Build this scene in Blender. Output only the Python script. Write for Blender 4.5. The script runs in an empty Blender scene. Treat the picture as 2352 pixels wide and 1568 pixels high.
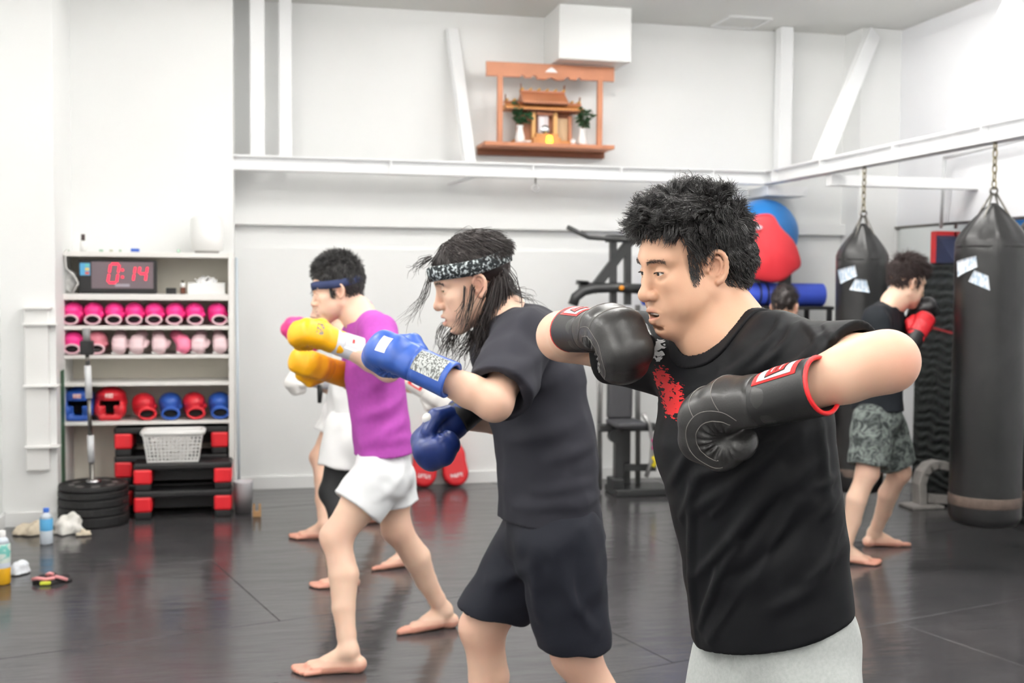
import bpy, math, random
import numpy as np
from mathutils import Vector, Matrix

random.seed(7)
np.random.seed(7)
SC = bpy.context.scene
COL = SC.collection

# ------------------------------------------------------------------ camera
W, H = 2352, 1568
FPX = 2640.0
CAM_LOC = np.array([0.0, 0.0, 1.48])
YAW, PITCH, ROLL = math.radians(-12.3), math.radians(3.02), 0.0085
cam_data = bpy.data.cameras.new('camera')
cam = bpy.data.objects.new('camera', cam_data)
COL.objects.link(cam)
cam_data.sensor_width = 36.0
cam_data.lens = FPX / W * 36.0
cam_data.clip_start = 0.05
CAM_M = (Matrix.Rotation(YAW, 4, 'Z') @ Matrix.Rotation(math.pi / 2 - PITCH, 4, 'X') @ Matrix.Rotation(ROLL, 4, 'Z'))
cam.matrix_world = Matrix.Translation(Vector(CAM_LOC)) @ CAM_M
cam_data.dof.use_dof = True
cam_data.dof.focus_distance = 2.08
cam_data.dof.aperture_fstop = 5.8
SC.camera = cam

# ------------------------------------------------------------------ world, exposure, room lamps
world = bpy.data.worlds.new('world')
SC.world = world
world.use_nodes = True
world.node_tree.nodes['Background'].inputs[0].default_value = (0.9, 0.95, 1.0, 1)
world.node_tree.nodes['Background'].inputs[1].default_value = 0.3
SC.view_settings.view_transform = 'Standard'
SC.view_settings.look = 'None'
SC.view_settings.gamma = 1.0
SC.view_settings.use_curve_mapping = False
SC.view_settings.exposure = 0.92
CEIL = 3.40
SC.cycles.max_bounces = 7; SC.cycles.diffuse_bounces = 4; SC.cycles.glossy_bounces = 3; SC.cycles.transmission_bounces = 4
SC.cycles.caustics_reflective = False; SC.cycles.caustics_refractive = False
LAMP_POWER = 26.0
LAMP_SPOTS = [(x, y) for y in (-1.8, 0.2, 2.2, 4.2) for x in (-1.0, 1.1, 3.2)] + [(0.5, 6.1), (2.0, 6.1), (3.4, 6.1)]

# ------------------------------------------------------------------ unprojection of photo points at real depths
_R = np.array(CAM_M.to_3x3())
def ray(px, py):
    return _R @ np.array([(px - W / 2) / FPX, -(py - H / 2) / FPX, -1.0])
def pt(px, py, d):
    return CAM_LOC + ray(px, py) * d
def on_z(px, py, z=0.0):
    r = ray(px, py); return CAM_LOC + r * ((z - CAM_LOC[2]) / r[2])
def on_y(px, py, y):
    r = ray(px, py); return CAM_LOC + r * ((y - CAM_LOC[1]) / r[1])
def on_x(px, py, x):
    r = ray(px, py); return CAM_LOC + r * ((x - CAM_LOC[0]) / r[0])
FWD = _R @ np.array([0, 0, -1.0]); RIGHT = _R @ np.array([1.0, 0, 0])
FH = np.array([FWD[0], FWD[1], 0]); FH /= np.linalg.norm(FH)      # horizontal view direction
RH = np.array([FH[1], -FH[0], 0])                                  # horizontal image right
ZU = np.array([0, 0, 1.0])
def depth(p):
    return float((np.asarray(p) - CAM_LOC) @ FWD)
def bone(parent, px, py, L, near=True):
    """point on the ray through (px,py) at distance L from parent"""
    r = ray(px, py); o = CAM_LOC - parent
    a = r @ r; b = 2 * (o @ r); c = o @ o - L * L
    disc = b * b - 4 * a * c
    t = -b / (2 * a) if disc <= 0 else (-b + (-1 if near else 1) * math.sqrt(disc)) / (2 * a)
    return CAM_LOC + r * t

# ------------------------------------------------------------------ materials
def lin(c):
    return tuple(((x / 255) / 12.92 if x / 255 <= 0.04045 else ((x / 255 + 0.055) / 1.055) ** 2.4) for x in c)
_MATS = {}
def mat(name, rgb, rough=0.5, metal=0.0, var=0.0, vscale=6.0, bump=0.0, bscale=80.0, sheen=0.0, coat=0.0,
        emit=0.0, trans=0.0, alpha=1.0, sss=0.0, spec=0.5, detail=3.0):
    if name in _MATS:
        return _MATS[name]
    m = bpy.data.materials.new(name); m.use_nodes = True
    nt = m.node_tree; b = nt.nodes['Principled BSDF']
    c = lin(rgb)
    b.inputs['Base Color'].default_value = (*c, 1)
    b.inputs['Roughness'].default_value = rough
    b.inputs['Metallic'].default_value = metal
    b.inputs['Specular IOR Level'].default_value = spec
    if sheen: b.inputs['Sheen Weight'].default_value = sheen; b.inputs['Sheen Roughness'].default_value = 0.4
    if coat: b.inputs['Coat Weight'].default_value = coat; b.inputs['Coat Roughness'].default_value = 0.12
    if emit: b.inputs['Emission Color'].default_value = (*c, 1); b.inputs['Emission Strength'].default_value = emit
    if trans: b.inputs['Transmission Weight'].default_value = trans; b.inputs['IOR'].default_value = 1.33
    if alpha < 1: b.inputs['Alpha'].default_value = alpha
    if sss:
        b.inputs['Subsurface Weight'].default_value = sss
        b.inputs['Subsurface Radius'].default_value = (0.012, 0.005, 0.003); b.inputs['Subsurface Scale'].default_value = 1.0
    tc = nt.nodes.new('ShaderNodeTexCoord')
    if var:
        n = nt.nodes.new('ShaderNodeTexNoise'); n.inputs['Scale'].default_value = vscale; n.inputs['Detail'].default_value = detail
        nt.links.new(tc.outputs['Object'], n.inputs['Vector'])
        r = nt.nodes.new('ShaderNodeMapRange'); r.inputs['From Min'].default_value = 0.3; r.inputs['From Max'].default_value = 0.7
        r.inputs['To Min'].default_value = 1 - var; r.inputs['To Max'].default_value = 1 + var
        nt.links.new(n.outputs['Fac'], r.inputs['Value'])
        mx = nt.nodes.new('ShaderNodeMix'); mx.data_type = 'RGBA'; mx.blend_type = 'MULTIPLY'; mx.inputs['Factor'].default_value = 1
        mx.inputs['A'].default_value = (*c, 1)
        nt.links.new(r.outputs['Result'], mx.inputs['B']); nt.links.new(mx.outputs['Result'], b.inputs['Base Color'])
    if bump:
        n2 = nt.nodes.new('ShaderNodeTexNoise'); n2.inputs['Scale'].default_value = bscale; n2.inputs['Detail'].default_value = 4
        nt.links.new(tc.outputs['Object'], n2.inputs['Vector'])
        bp = nt.nodes.new('ShaderNodeBump'); bp.inputs['Strength'].default_value = bump; bp.inputs['Distance'].default_value = 0.01
        nt.links.new(n2.outputs['Fac'], bp.inputs['Height']); nt.links.new(bp.outputs['Normal'], b.inputs['Normal'])
    _MATS[name] = m
    return m

# ------------------------------------------------------------------ objects
def wloc(o):
    p = np.zeros(3)
    while o is not None:
        p = p + np.array(o.location); o = o.parent
    return p
def thing(name, label, cat, loc=(0, 0, 0), rotz=0.0, group=None):
    o = bpy.data.objects.new(name, None); COL.objects.link(o)
    o.empty_display_size = 0.05
    o.location = tuple(loc); o.rotation_euler = (0, 0, rotz)
    o['label'] = label; o['category'] = cat
    if group: o['group'] = group
    return o
def tag(o, label=None, cat=None, group=None, kind=None):
    if label: o['label'] = label
    if cat: o['category'] = cat
    if group: o['group'] = group
    if kind: o['kind'] = kind
    return o
def mesh_obj(name, V, F, m, parent=None, smooth=True, local=False, loc=None):
    """local=False: V are world coordinates (parents carry no rotation); local=True: V in the parent's frame"""
    V = np.asarray(V, dtype=np.float64)
    if not local:
        off = wloc(parent) if parent is not None else np.zeros(3)
        if parent is None and loc is not None:
            off = np.asarray(loc, float)
        V = V - off
    me = bpy.data.meshes.new(name)
    if isinstance(F, np.ndarray):
        n = F.shape[1]
        me.vertices.add(len(V)); me.vertices.foreach_set('co', V.astype(np.float32).ravel())
        me.loops.add(F.size); me.loops.foreach_set('vertex_index', F.astype(np.int32).ravel())
        me.polygons.add(len(F)); me.polygons.foreach_set('loop_start', np.arange(0, F.size, n, dtype=np.int32))
        me.update(calc_edges=True); me.validate()
    else:
        me.from_pydata([tuple(v) for v in V], [], F); me.update()
    if smooth:
        me.polygons.foreach_set('use_smooth', np.ones(len(me.polygons), dtype=bool))
    me.materials.append(m)
    o = bpy.data.objects.new(name, me); COL.objects.link(o)
    if parent is not None: o.parent = parent
    elif loc is not None: o.location = tuple(loc)
    return o
def copy_tree(o, parent=None):
    c = o.copy(); COL.objects.link(c); c.parent = parent
    for ch in list(o.children):
        copy_tree(ch, c)
    return c

def rotz(a):
    c, s = math.cos(a), math.sin(a); return np.array([[c, -s, 0], [s, c, 0], [0, 0, 1.0]])
def rotx(a):
    c, s = math.cos(a), math.sin(a); return np.array([[1.0, 0, 0], [0, c, -s], [0, s, c]])
def roty(a):
    c, s = math.cos(a), math.sin(a); return np.array([[c, 0, s], [0, 1.0, 0], [-s, 0, c]])
def norm(v):
    v = np.asarray(v, float); return v / max(np.linalg.norm(v), 1e-9)
def frame(x, z):
    """columns: x axis, y axis, z axis (z made perpendicular to x)"""
    x = norm(x); z = np.asarray(z, float); z = norm(z - x * (x @ z)); y = np.cross(z, x)
    return np.column_stack([x, y, z])

class MB:
    """collects boxes, tubes, lathes into one mesh"""
    def __init__(s): s.V = []; s.F = []
    def add(s, V, F):
        o = len(s.V); s.V += [tuple(v) for v in V]; s.F += [tuple(i + o for i in f) for f in F]; return s
    def box(s, c, size, R=None, taper=1.0):
        c = np.asarray(c, float); hx, hy, hz = [q / 2 for q in size]
        P = []
        for z in (-1, 1):
            k = taper if z > 0 else 1.0
            for x, y in ((-1, -1), (1, -1), (1, 1), (-1, 1)):
                P.append((x * hx * k, y * hy * k, z * hz))
        P = np.array(P)
        if R is not None: P = P @ np.asarray(R).T
        return s.add(P + c, [(3, 2, 1, 0), (4, 5, 6, 7), (0, 1, 5, 4), (1, 2, 6, 5), (2, 3, 7, 6), (3, 0, 4, 7)])
    def bounds(s, lo, hi):
        lo = np.array(lo, float); hi = np.array(hi, float); return s.box((lo + hi) / 2, hi - lo)
    def tube(s, path, r, n=8, caps=True, closed=False):
        path = [np.asarray(p, float) for p in path]; m = len(path)
        rr = [r] * m if np.isscalar(r) else list(r)
        V = []; prev = None
        for i in range(m):
            if closed: t = norm(path[(i + 1) % m] - path[i - 1])
            else: t = norm(path[min(i + 1, m - 1)] - path[max(i - 1, 0)])
            if prev is None:
                a = np.array([0, 0, 1.0]) if abs(t[2]) < 0.9 else np.array([1.0, 0, 0])
                u = norm(np.cross(t, a))
            else:
                u = norm(prev - t * (prev @ t))
            prev = u; v = np.cross(t, u)
            for k in range(n):
                a = 2 * math.pi * k / n
                V.append(path[i] + rr[i] * (math.cos(a) * u + math.sin(a) * v))
        F = []
        for i in range(m if closed else m - 1):
            j = (i + 1) % m
            for k in range(n):
                l = (k + 1) % n
                F.append((i * n + k, i * n + l, j * n + l, j * n + k))
        if caps and not closed:
            F.append(tuple(range(n - 1, -1, -1))); F.append(tuple((m - 1) * n + k for k in range(n)))
        return s.add(V, F)
    def bar(s, a, b, w, h, up=(0, 0, 1)):
        a = np.asarray(a, float); b = np.asarray(b, float)
        R = frame(b - a, up)
        return s.box((a + b) / 2, (np.linalg.norm(b - a), w, h), R)
    def lathe(s, prof, c=(0, 0, 0), n=24, R=None, sx=1.0, sy=1.0):
        V = []
        for r, z in prof:
            for k in range(n):
                a = 2 * math.pi * k / n
                V.append((r * math.cos(a) * sx, r * math.sin(a) * sy, z))
        V = np.array(V)
        if R is not None: V = V @ np.asarray(R).T
        F = []
        for i in range(len(prof) - 1):
            for k in range(n):
                l = (k + 1) % n
                F.append((i * n + k, i * n + l, (i + 1) * n + l, (i + 1) * n + k))
        if prof[0][0] > 1e-6: F.append(tuple(range(n - 1, -1, -1)))
        if prof[-1][0] > 1e-6: F.append(tuple((len(prof) - 1) * n + k for k in range(n)))
        return s.add(V + np.asarray(c, float), F)
    def prism(s, poly, o, ux, uy, th):
        """polygon (2D list) in plane (o,ux,uy), extruded symmetrically along the normal by th"""
        ux = np.asarray(ux, float); uy = np.asarray(uy, float); nn = norm(np.cross(ux, uy)) * th / 2; o = np.asarray(o, float)
        n = len(poly)
        V = [o + ux * x + uy * y - nn for x, y in poly] + [o + ux * x + uy * y + nn for x, y in poly]
        F = [tuple(range(n - 1, -1, -1)), tuple(range(n, 2 * n))] + [(i, (i + 1) % n, n + (i + 1) % n, n + i) for i in range(n)]
        return s.add(V, F)
    def build(s, name, m, parent=None, smooth=False, bevel=0.0, local=False, loc=None, seg=2):
        o = mesh_obj(name, np.array(s.V), s.F, m, parent, smooth, local, loc)
        if bevel:
            b = o.modifiers.new('bevel', 'BEVEL'); b.width = bevel; b.segments = seg; b.limit_method = 'ANGLE'
            b.harden_normals = False
        return o
def struct(o):
    o['kind'] = 'structure'; return o

# ------------------------------------------------------------------ signed-distance modelling (bodies, clothes, gloves)
F32 = np.float32
def smin(a, b, k):
    if k <= 0: return np.minimum(a, b)
    h = np.clip(0.5 + 0.5 * (b - a) / k, 0, 1)
    return b + (a - b) * h - k * h * (1 - h)
def smax(a, b, k): return -smin(-a, -b, k)
def s_cone(a, b, ra, rb):
    a = np.asarray(a, F32); b = np.asarray(b, F32); ba = b - a; L2 = float(ba @ ba) + 1e-12
    def f(p):
        q = p - a; t = np.clip((q @ ba) / L2, 0, 1)
        return np.sqrt(((q - t[:, None] * ba) ** 2).sum(1)) - (ra + (rb - ra) * t)
    return f
def s_ball(c, r):
    c = np.asarray(c, F32)
    return lambda p: np.sqrt(((p - c) ** 2).sum(1)) - r
def s_ell(c, r, R=None):
    c = np.asarray(c, F32); r = np.asarray(r, F32); M = None if R is None else np.asarray(R, F32)
    def f(p):
        q = p - c
        if M is not None: q = q @ M
        k0 = np.sqrt(((q / r) ** 2).sum(1)); k1 = np.sqrt(((q / (r * r)) ** 2).sum(1)) + 1e-6
        return k0 * (k0 - 1) / k1
    return f
def s_box(c, hs, R=None, rnd=0.0):
    c = np.asarray(c, F32); hs = np.asarray(hs, F32) - rnd; M = None if R is None else np.asarray(R, F32)
    def f(p):
        q = p - c
        if M is not None: q = q @ M
        q = np.abs(q) - hs
        return np.sqrt((np.maximum(q, 0) ** 2).sum(1)) + np.minimum(q.max(1), 0) - rnd
    return f
def s_plane(o, n):
    """negative on the side opposite to n"""
    o = np.asarray(o, F32); n = np.asarray(norm(n), F32)
    return lambda p: (p - o) @ n
def s_loft(secs):
    """secs: list of (centre, lateral axis, front axis, half width, half depth front, half depth back)"""
    S = [(np.asarray(c, F32), np.asarray(norm(l), F32), np.asarray(norm(g), F32), w, df, db) for c, l, g, w, df, db in secs]
    def f(p):
        out = None
        for (c0, l0, g0, w0, f0, b0), (c1, l1, g1, w1, f1, b1) in zip(S[:-1], S[1:]):
            ba = c1 - c0; L2 = float(ba @ ba); L = math.sqrt(L2)
            tu = ((p - c0) @ ba) / L2; t = np.clip(tu, 0, 1); t1 = t[:, None]
            ts = t
            q = p - (c0 + t1 * ba)
            l = l0 + t1 * (l1 - l0); g = g0 + t1 * (g1 - g0)
            w = w0 + ts * (w1 - w0)
            x = (q * l).sum(1) / w; y = (q * g).sum(1)
            dd = np.where(y > 0, f0 + ts * (f1 - f0), b0 + ts * (b1 - b0)); y = y / dd
            ax = (tu - t) * L; m = np.minimum(w, dd)
            r = np.sqrt(x * x + y * y + (ax / m) ** 2)
            k1 = np.sqrt((x / w) ** 2 + (y / dd) ** 2 + (ax / (m * m)) ** 2) + 1e-6
            d = r * (r - 1) / k1
            out = d if out is None else smin(out, d, 0.012)
        return out
    return f
class S:
    """ordered list of smooth CSG steps"""
    def __init__(s): s.ops = []
    def frozen(s):
        c = S(); c.ops = list(s.ops); return c
    def add(s, f, k=0.02): s.ops.append(('u', f, k)); return s
    def sub(s, f, k=0.005): s.ops.append(('s', f, k)); return s
    def cut(s, f, k=0.0): s.ops.append(('i', f, k)); return s
    def disp(s, g): s.ops.append(('d', g, 0)); return s
    def chain(s, P, Rr, k=0.02, k0=None):
        for i in range(len(P) - 1):
            s.add(s_cone(P[i], P[i + 1], Rr[i], Rr[i + 1]), (min(k, 0.010) if i else (k if k0 is None else k0)))
        return s
    def __call__(s, p):
        d = None
        for op, f, k in s.ops:
            if op == 'u': v = f(p); d = v if d is None else smin(d, v, k)
            elif op == 's': d = smax(d, -f(p), k)
            elif op == 'i': d = smax(d, f(p), k)
            else: d = d + f(p, d)
        return d
def s_move(f, c, R, sc=1.0):
    """place a local SDF: columns of R are the local axes in the world"""
    c = np.asarray(c, F32); M = np.asarray(R, F32)
    return lambda p: f(((p - c) @ M) / F32(sc)) * F32(sc)
def fold(a, b, w, h):
    """a cloth ridge (h>0) or valley (h<0) along the segment a-b"""
    a = np.asarray(a, F32); b = np.asarray(b, F32); ba = b - a; L2 = float(ba @ ba)
    def g(p, d):
        q = p - a; t = np.clip((q @ ba) / L2, 0, 1)
        e = ((q - t[:, None] * ba) ** 2).sum(1) / (w * w)
        return -h * np.exp(-e) * (0.35 + 0.65 * np.sin(np.pi * np.clip(t, 0.03, 0.97)))
    return g
def wav(seed, amp, lam, n=7, stretch=None):
    rs = np.random.RandomState(seed); K = rs.normal(size=(n, 3)); K /= np.linalg.norm(K, axis=1)[:, None]
    if stretch is not None: K = K * np.asarray(stretch)
    K = (K * (2 * np.pi / lam) * rs.uniform(0.6, 1.5, (n, 1))).astype(F32); ph = rs.uniform(0, 6.28, n).astype(F32)
    def g(p, d):
        o = np.zeros(len(p), F32)
        for i in range(n): o += np.sin(p @ K[i] + ph[i])
        return -amp * o / math.sqrt(n)
    return g
_E = [(0, 1), (2, 3), (4, 5), (6, 7), (0, 2), (1, 3), (4, 6), (5, 7), (0, 4), (1, 5), (2, 6), (3, 7)]
_C = np.array([(i & 1, (i >> 1) & 1, (i >> 2) & 1) for i in range(8)])
def polygonise(f, lo, hi, h, proj=True):
    lo = np.asarray(lo, F32); hi = np.asarray(hi, F32); B = 4
    nb = np.maximum(np.ceil((hi - lo) / (h * B)).astype(int), 1); N = nb * B + 1
    g = np.stack(np.meshgrid(*[np.arange(n) for n in nb], indexing='ij'), -1).reshape(-1, 3)
    def ev(P):
        out = np.empty(len(P), F32)
        for i in range(0, len(P), 150000): out[i:i + 150000] = f(P[i:i + 150000])
        return out
    dc = ev((lo + (g + 0.5) * (h * B)).astype(F32)).reshape(nb)
    act = np.abs(dc) < h * B * 1.25
    rep = lambda a: a.repeat(B, 0).repeat(B, 1).repeat(B, 2)
    cm = rep(act)
    val = np.full(N, 1.0, F32); val[:-1, :-1, :-1] = np.where(rep(dc) < 0, F32(-1), F32(1))
    nm = np.zeros(N, bool); n0, n1, n2 = N - 1
    for a, b, c in _C: nm[a:a + n0, b:b + n1, c:c + n2] |= cm
    idx = np.argwhere(nm); val[nm] = ev((lo + idx * h).astype(F32))
    s = val < 0
    cnt = np.zeros((n0, n1, n2), np.int8)
    for a, b, c in _C: cnt += s[a:a + n0, b:b + n1, c:c + n2]
    mix = (cnt > 0) & (cnt < 8) & cm
    ci = np.argwhere(mix); M = len(ci)
    cv = np.stack([val[ci[:, 0] + a, ci[:, 1] + b, ci[:, 2] + c] for a, b, c in _C], 1)
    acc = np.zeros((M, 3), F32); num = np.zeros(M, F32)
    for i, j in _E:
        x, y = cv[:, i], cv[:, j]; cr = (x < 0) != (y < 0)
        t = np.where(cr, x / np.where(cr, x - y, 1), 0)
        acc += np.where(cr[:, None], _C[i] + t[:, None] * (_C[j] - _C[i]), 0); num += cr
    V = (lo + (ci + acc / np.maximum(num, 1)[:, None]) * h).astype(F32)
    if proj:
        e = F32(h * 0.3); d0 = f(V); G = np.empty_like(V)
        for k in range(3):
            o = np.zeros(3, F32); o[k] = e; G[:, k] = (f(V + o) - d0) / e
        gn = (G ** 2).sum(1)[:, None]; st = -d0[:, None] * G / np.maximum(gn, 0.25)
        V = V + np.clip(st, -h * 0.6, h * 0.6)
    im = np.full((n0, n1, n2), -1, np.int32); im[tuple(ci.T)] = np.arange(M)
    Fs = []
    for ax in range(3):
        u, v = [(1, 2), (2, 0), (0, 1)][ax]
        sl = [slice(None)] * 3; s0 = list(sl); s1 = list(sl); s0[ax] = slice(0, -1); s1[ax] = slice(1, None)
        ch = s[tuple(s0)] != s[tuple(s1)]
        q = np.argwhere(ch); q = q[(q[:, u] > 0) & (q[:, v] > 0) & (q[:, u] < (N[u] - 1)) & (q[:, v] < (N[v] - 1))]
        eu = np.zeros(3, int); eu[u] = 1; evv = np.zeros(3, int); evv[v] = 1
        quad = np.stack([im[tuple((q - a * eu - b * evv).T)] for a, b in ((1, 1), (0, 1), (0, 0), (1, 0))], 1)
        neg = s[tuple(q.T)]
        quad = np.where(neg[:, None], quad, quad[:, ::-1])
        Fs.append(quad[(quad >= 0).all(1)])
    return V.astype(np.float64), np.concatenate(Fs)
def sdf_obj(name, f, lo, hi, h, m, parent, proj=True):
    V, Fq = polygonise(f, lo, hi, h, proj)
    return mesh_obj(name, V, Fq, m, parent)
def join_vf(parts):
    V = []; Fq = []; o = 0
    for v, q in parts: V.append(v); Fq.append(q + o); o += len(v)
    return np.concatenate(V), np.concatenate(Fq)

# ------------------------------------------------------------------ the room
YB, XR, XL, YN = 8.26, 4.75, None, -3.2
XL = on_y(8, 1208, 7.22)[0]
YP = 7.22                                  # front of the pillar beside the equipment shelf
XP = on_y(131, 1000, YP)[0]
YW = 7.86                                  # wall behind the equipment shelf
XW = on_y(536, 400, YW)[0]
CEIL = 3.40
M_wall = mat('wall_paint', (240, 241, 240), 0.6, var=0.012, vscale=1.5, bump=0.05, bscale=30)
M_wall2 = mat('wall_paint_right', (236, 237, 240), 0.6, var=0.012, vscale=1.5, bump=0.05, bscale=30)
M_ceil = mat('ceiling_paint', (226, 226, 222), 0.8)
M_trim = mat('white_trim', (238, 239, 238), 0.45)
M_steel = mat('white_steel', (244, 245, 246), 0.4)
M_cream = mat('cream_board', (232, 228, 214), 0.6, var=0.02)
M_black = mat('black_plastic', (26, 26, 27), 0.45)
M_blackm = mat('black_metal', (38, 38, 40), 0.4, spec=0.6)
M_white = mat('white_plastic', (240, 240, 238), 0.4)
M_chrome = mat('bright_steel', (200, 200, 202), 0.25, metal=1.0)
M_dkchrome = mat('dull_steel', (120, 118, 114), 0.35, metal=1.0)
M_red = mat('red_vinyl', (212, 36, 44), 0.4, var=0.05)
M_orange_w = mat('orange_cedar', (190, 124, 88), 0.45, var=0.12, vscale=5)
M_cedar = mat('pale_cedar', (205, 140, 80), 0.55, var=0.12, vscale=9)

def wall_box(name, lo, hi, m):
    return struct(MB().bounds(lo, hi).build(name, m))
wall_box('wall_back', (XW - 0.02, YB, 0), (XR + 0.2, YB + 0.2, CEIL), M_wall)
wall_box('wall_right', (XR, YN - 0.2, 0), (XR + 0.2, YB + 0.2, CEIL), M_wall2)
wall_box('wall_left', (XL - 0.2, YN - 0.2, 0), (XL, YP + 0.8, CEIL), M_wall)
wall_box('wall_near', (XL - 0.2, YN - 0.2, 0), (XR + 0.2, YN, CEIL), M_wall)
wall_box('wall_pillar', (XL, YP, 0), (XP, YW + 0.3, CEIL), M_wall)
wall_box('wall_alcove', (XP, YW, 0), (XW, YB + 0.2, CEIL), M_wall)
wall_box('ceiling', (XL - 0.2, YN - 0.2, CEIL), (XR + 0.2, YB + 0.2, CEIL + 0.15), M_ceil)
wall_box('wall_column', (on_y(1975, 300, 8.0)[0], 8.0, 0), (XR, YB, CEIL), M_wall)
# ceiling hatch frame in the far corner
c0 = on_z(1660, 40, CEIL)
hf = MB()
for a, b in (((3.30, 7.86), (3.62, 7.86)), ((3.30, 8.20), (3.62, 8.20)), ((3.30, 7.86), (3.30, 8.20)), ((3.62, 7.86), (3.62, 8.20))):
    hf.bar((a[0], a[1], CEIL - 0.006), (b[0], b[1], CEIL - 0.006), 0.02, 0.012)
tag(hf.build('ceiling_hatch_frame', M_trim), 'thin square hatch frame on the ceiling above the corner', 'hatch')
# horizontal rails / ledge on the back wall, panel below it
zl = on_y(1000, 498, YB)[2]; zl2 = on_y(1000, 524, YB)[2]; zp = on_y(1000, 574, YB)[2]
wall_box('trim_1', (XW, YB - 0.07, zl2), (XR, YB + 0.01, zl), M_wall)
wall_box('trim_2', (XW, YB - 0.02, 0.0), (XR, YB + 0.01, zp), M_wall)
wall_box('baseboard_back', (XW, YB - 0.04, 0.0), (XR, YB - 0.015, 0.085), M_trim)
wall_box('baseboard_pillar', (XL, YP - 0.015, 0.0), (XP, YP + 0.005, 0.085), M_trim)
wall_box('baseboard_left', (XL - 0.005, YN, 0.0), (XL + 0.015, YP, 0.085), M_trim)
wall_box('baseboard_right', (XR - 0.015, YN, 0.0), (XR + 0.005, 8.0, 0.085), M_trim)

# floor: dark vinyl mats laid askew over the slab
M_slab = mat('floor_slab', (30, 30, 31), 0.5)
def mat_floor():
    m = bpy.data.materials.new('floor_mat_vinyl'); m.use_nodes = True; nt = m.node_tree; b = nt.nodes['Principled BSDF']
    tc = nt.nodes.new('ShaderNodeTexCoord')
    n1 = nt.nodes.new('ShaderNodeTexNoise'); n1.inputs['Scale'].default_value = 2.2; n1.inputs['Detail'].default_value = 6; n1.inputs['Roughness'].default_value = 0.65
    nt.links.new(tc.outputs['Object'], n1.inputs['Vector'])
    cr = nt.nodes.new('ShaderNodeValToRGB'); cr.color_ramp.elements[0].position = 0.3; cr.color_ramp.elements[1].position = 0.75
    cr.color_ramp.elements[0].color = (*lin((58, 57, 59)), 1); cr.color_ramp.elements[1].color = (*lin((78, 76, 78)), 1)
    nt.links.new(n1.outputs['Fac'], cr.inputs['Fac']); nt.links.new(cr.outputs['Color'], b.inputs['Base Color'])
    rr = nt.nodes.new('ShaderNodeMapRange'); rr.inputs['To Min'].default_value = 0.11; rr.inputs['To Max'].default_value = 0.24
    nt.links.new(n1.outputs['Fac'], rr.inputs['Value']); nt.links.new(rr.outputs['Result'], b.inputs['Roughness'])
    mp = nt.nodes.new('ShaderNodeMapping'); mp.inputs['Scale'].default_value = (1.0, 3.5, 1.0); mp.inputs['Rotation'].default_value = (0, 0, 0.4)
    nt.links.new(tc.outputs['Object'], mp.inputs['Vector'])
    n2 = nt.nodes.new('ShaderNodeTexNoise'); n2.inputs['Scale'].default_value = 3.0; n2.inputs['Detail'].default_value = 4
    nt.links.new(mp.outputs['Vector'], n2.inputs['Vector'])
    bp = nt.nodes.new('ShaderNodeBump'); bp.inputs['Strength'].default_value = 0.14; bp.inputs['Distance'].default_value = 0.02
    nt.links.new(n2.outputs['Fac'], bp.inputs['Height']); nt.links.new(bp.outputs['Normal'], b.inputs['Normal'])
    b.inputs['Specular IOR Level'].default_value = 0.5
    return m
M_floor = mat_floor()
floor = struct(MB().bounds((XL - 0.2, YN - 0.2, -0.12), (XR + 0.2, YB + 0.2, -0.012)).build('floor', M_slab))
def clip_poly(P, lo, hi):
    for ax in (0, 1):
        for sgn, lim in ((1, lo[ax]), (-1, hi[ax])):
            Q = []
            for i in range(len(P)):
                a, b = P[i - 1], P[i]; ia = sgn * (a[ax] - lim) >= 0; ib = sgn * (b[ax] - lim) >= 0
                if ia != ib:
                    t = (lim - a[ax]) / (b[ax] - a[ax]); Q.append((a[0] + t * (b[0] - a[0]), a[1] + t * (b[1] - a[1])))
                if ib: Q.append(b)
            P = Q
            if len(P) < 3: return []
    return P
ang = math.radians(16); ux, uy = (math.cos(ang), math.sin(ang)), (-math.sin(ang), math.cos(ang))
ML, MWd, g = 2.4, 1.22, 0.0025
for j in range(-8, 12):
    for i in range(-5, 6):
        u0 = i * ML + (j % 2) * ML * 0.5 + 0.3; v0 = j * MWd + 0.25
        P = [(u0 + a * (ML - g), v0 + b * (MWd - g)) for a, b in ((0, 0), (1, 0), (1, 1), (0, 1))]
        P = [(1.2 + u * ux[0] + v * uy[0], u * ux[1] + v * uy[1]) for u, v in P]
        P = clip_poly(P, (XL, YN), (XR, YB))
        if len(P) >= 3:
            dz = random.uniform(-0.0012, 0)
            MB().prism(P, (0, 0, -0.006 + dz), (1, 0, 0), (0, 1, 0), 0.012).build('floor_mat', M_floor, floor, bevel=0.0015, seg=1)

# ceiling lamps
TUBE_AREA = 2 * (2 * math.pi * 0.016 * 1.2)
M_tube = mat('fluorescent_glow', (255, 253, 249), 0.4, emit=LAMP_POWER / (math.pi * TUBE_AREA))
M_lampbody = mat('lamp_housing', (235, 235, 235), 0.5)
for (x, y) in LAMP_SPOTS:
    t = thing('ceiling_light', 'white ceiling light fixture with two fluorescent tubes', 'ceiling light', (x, y, CEIL), group='ceiling light fixtures')
    MB().box((0, 0, -0.03), (0.36, 1.3, 0.06)).build('housing', M_lampbody, t, local=True, bevel=0.01)
    for s_ in (-1, 1):
        MB().tube([(s_ * 0.09, -0.6, -0.085), (s_ * 0.09, 0.6, -0.085)], 0.016, 10).build('fluorescent_tube', M_tube, t, smooth=True, local=True)

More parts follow.
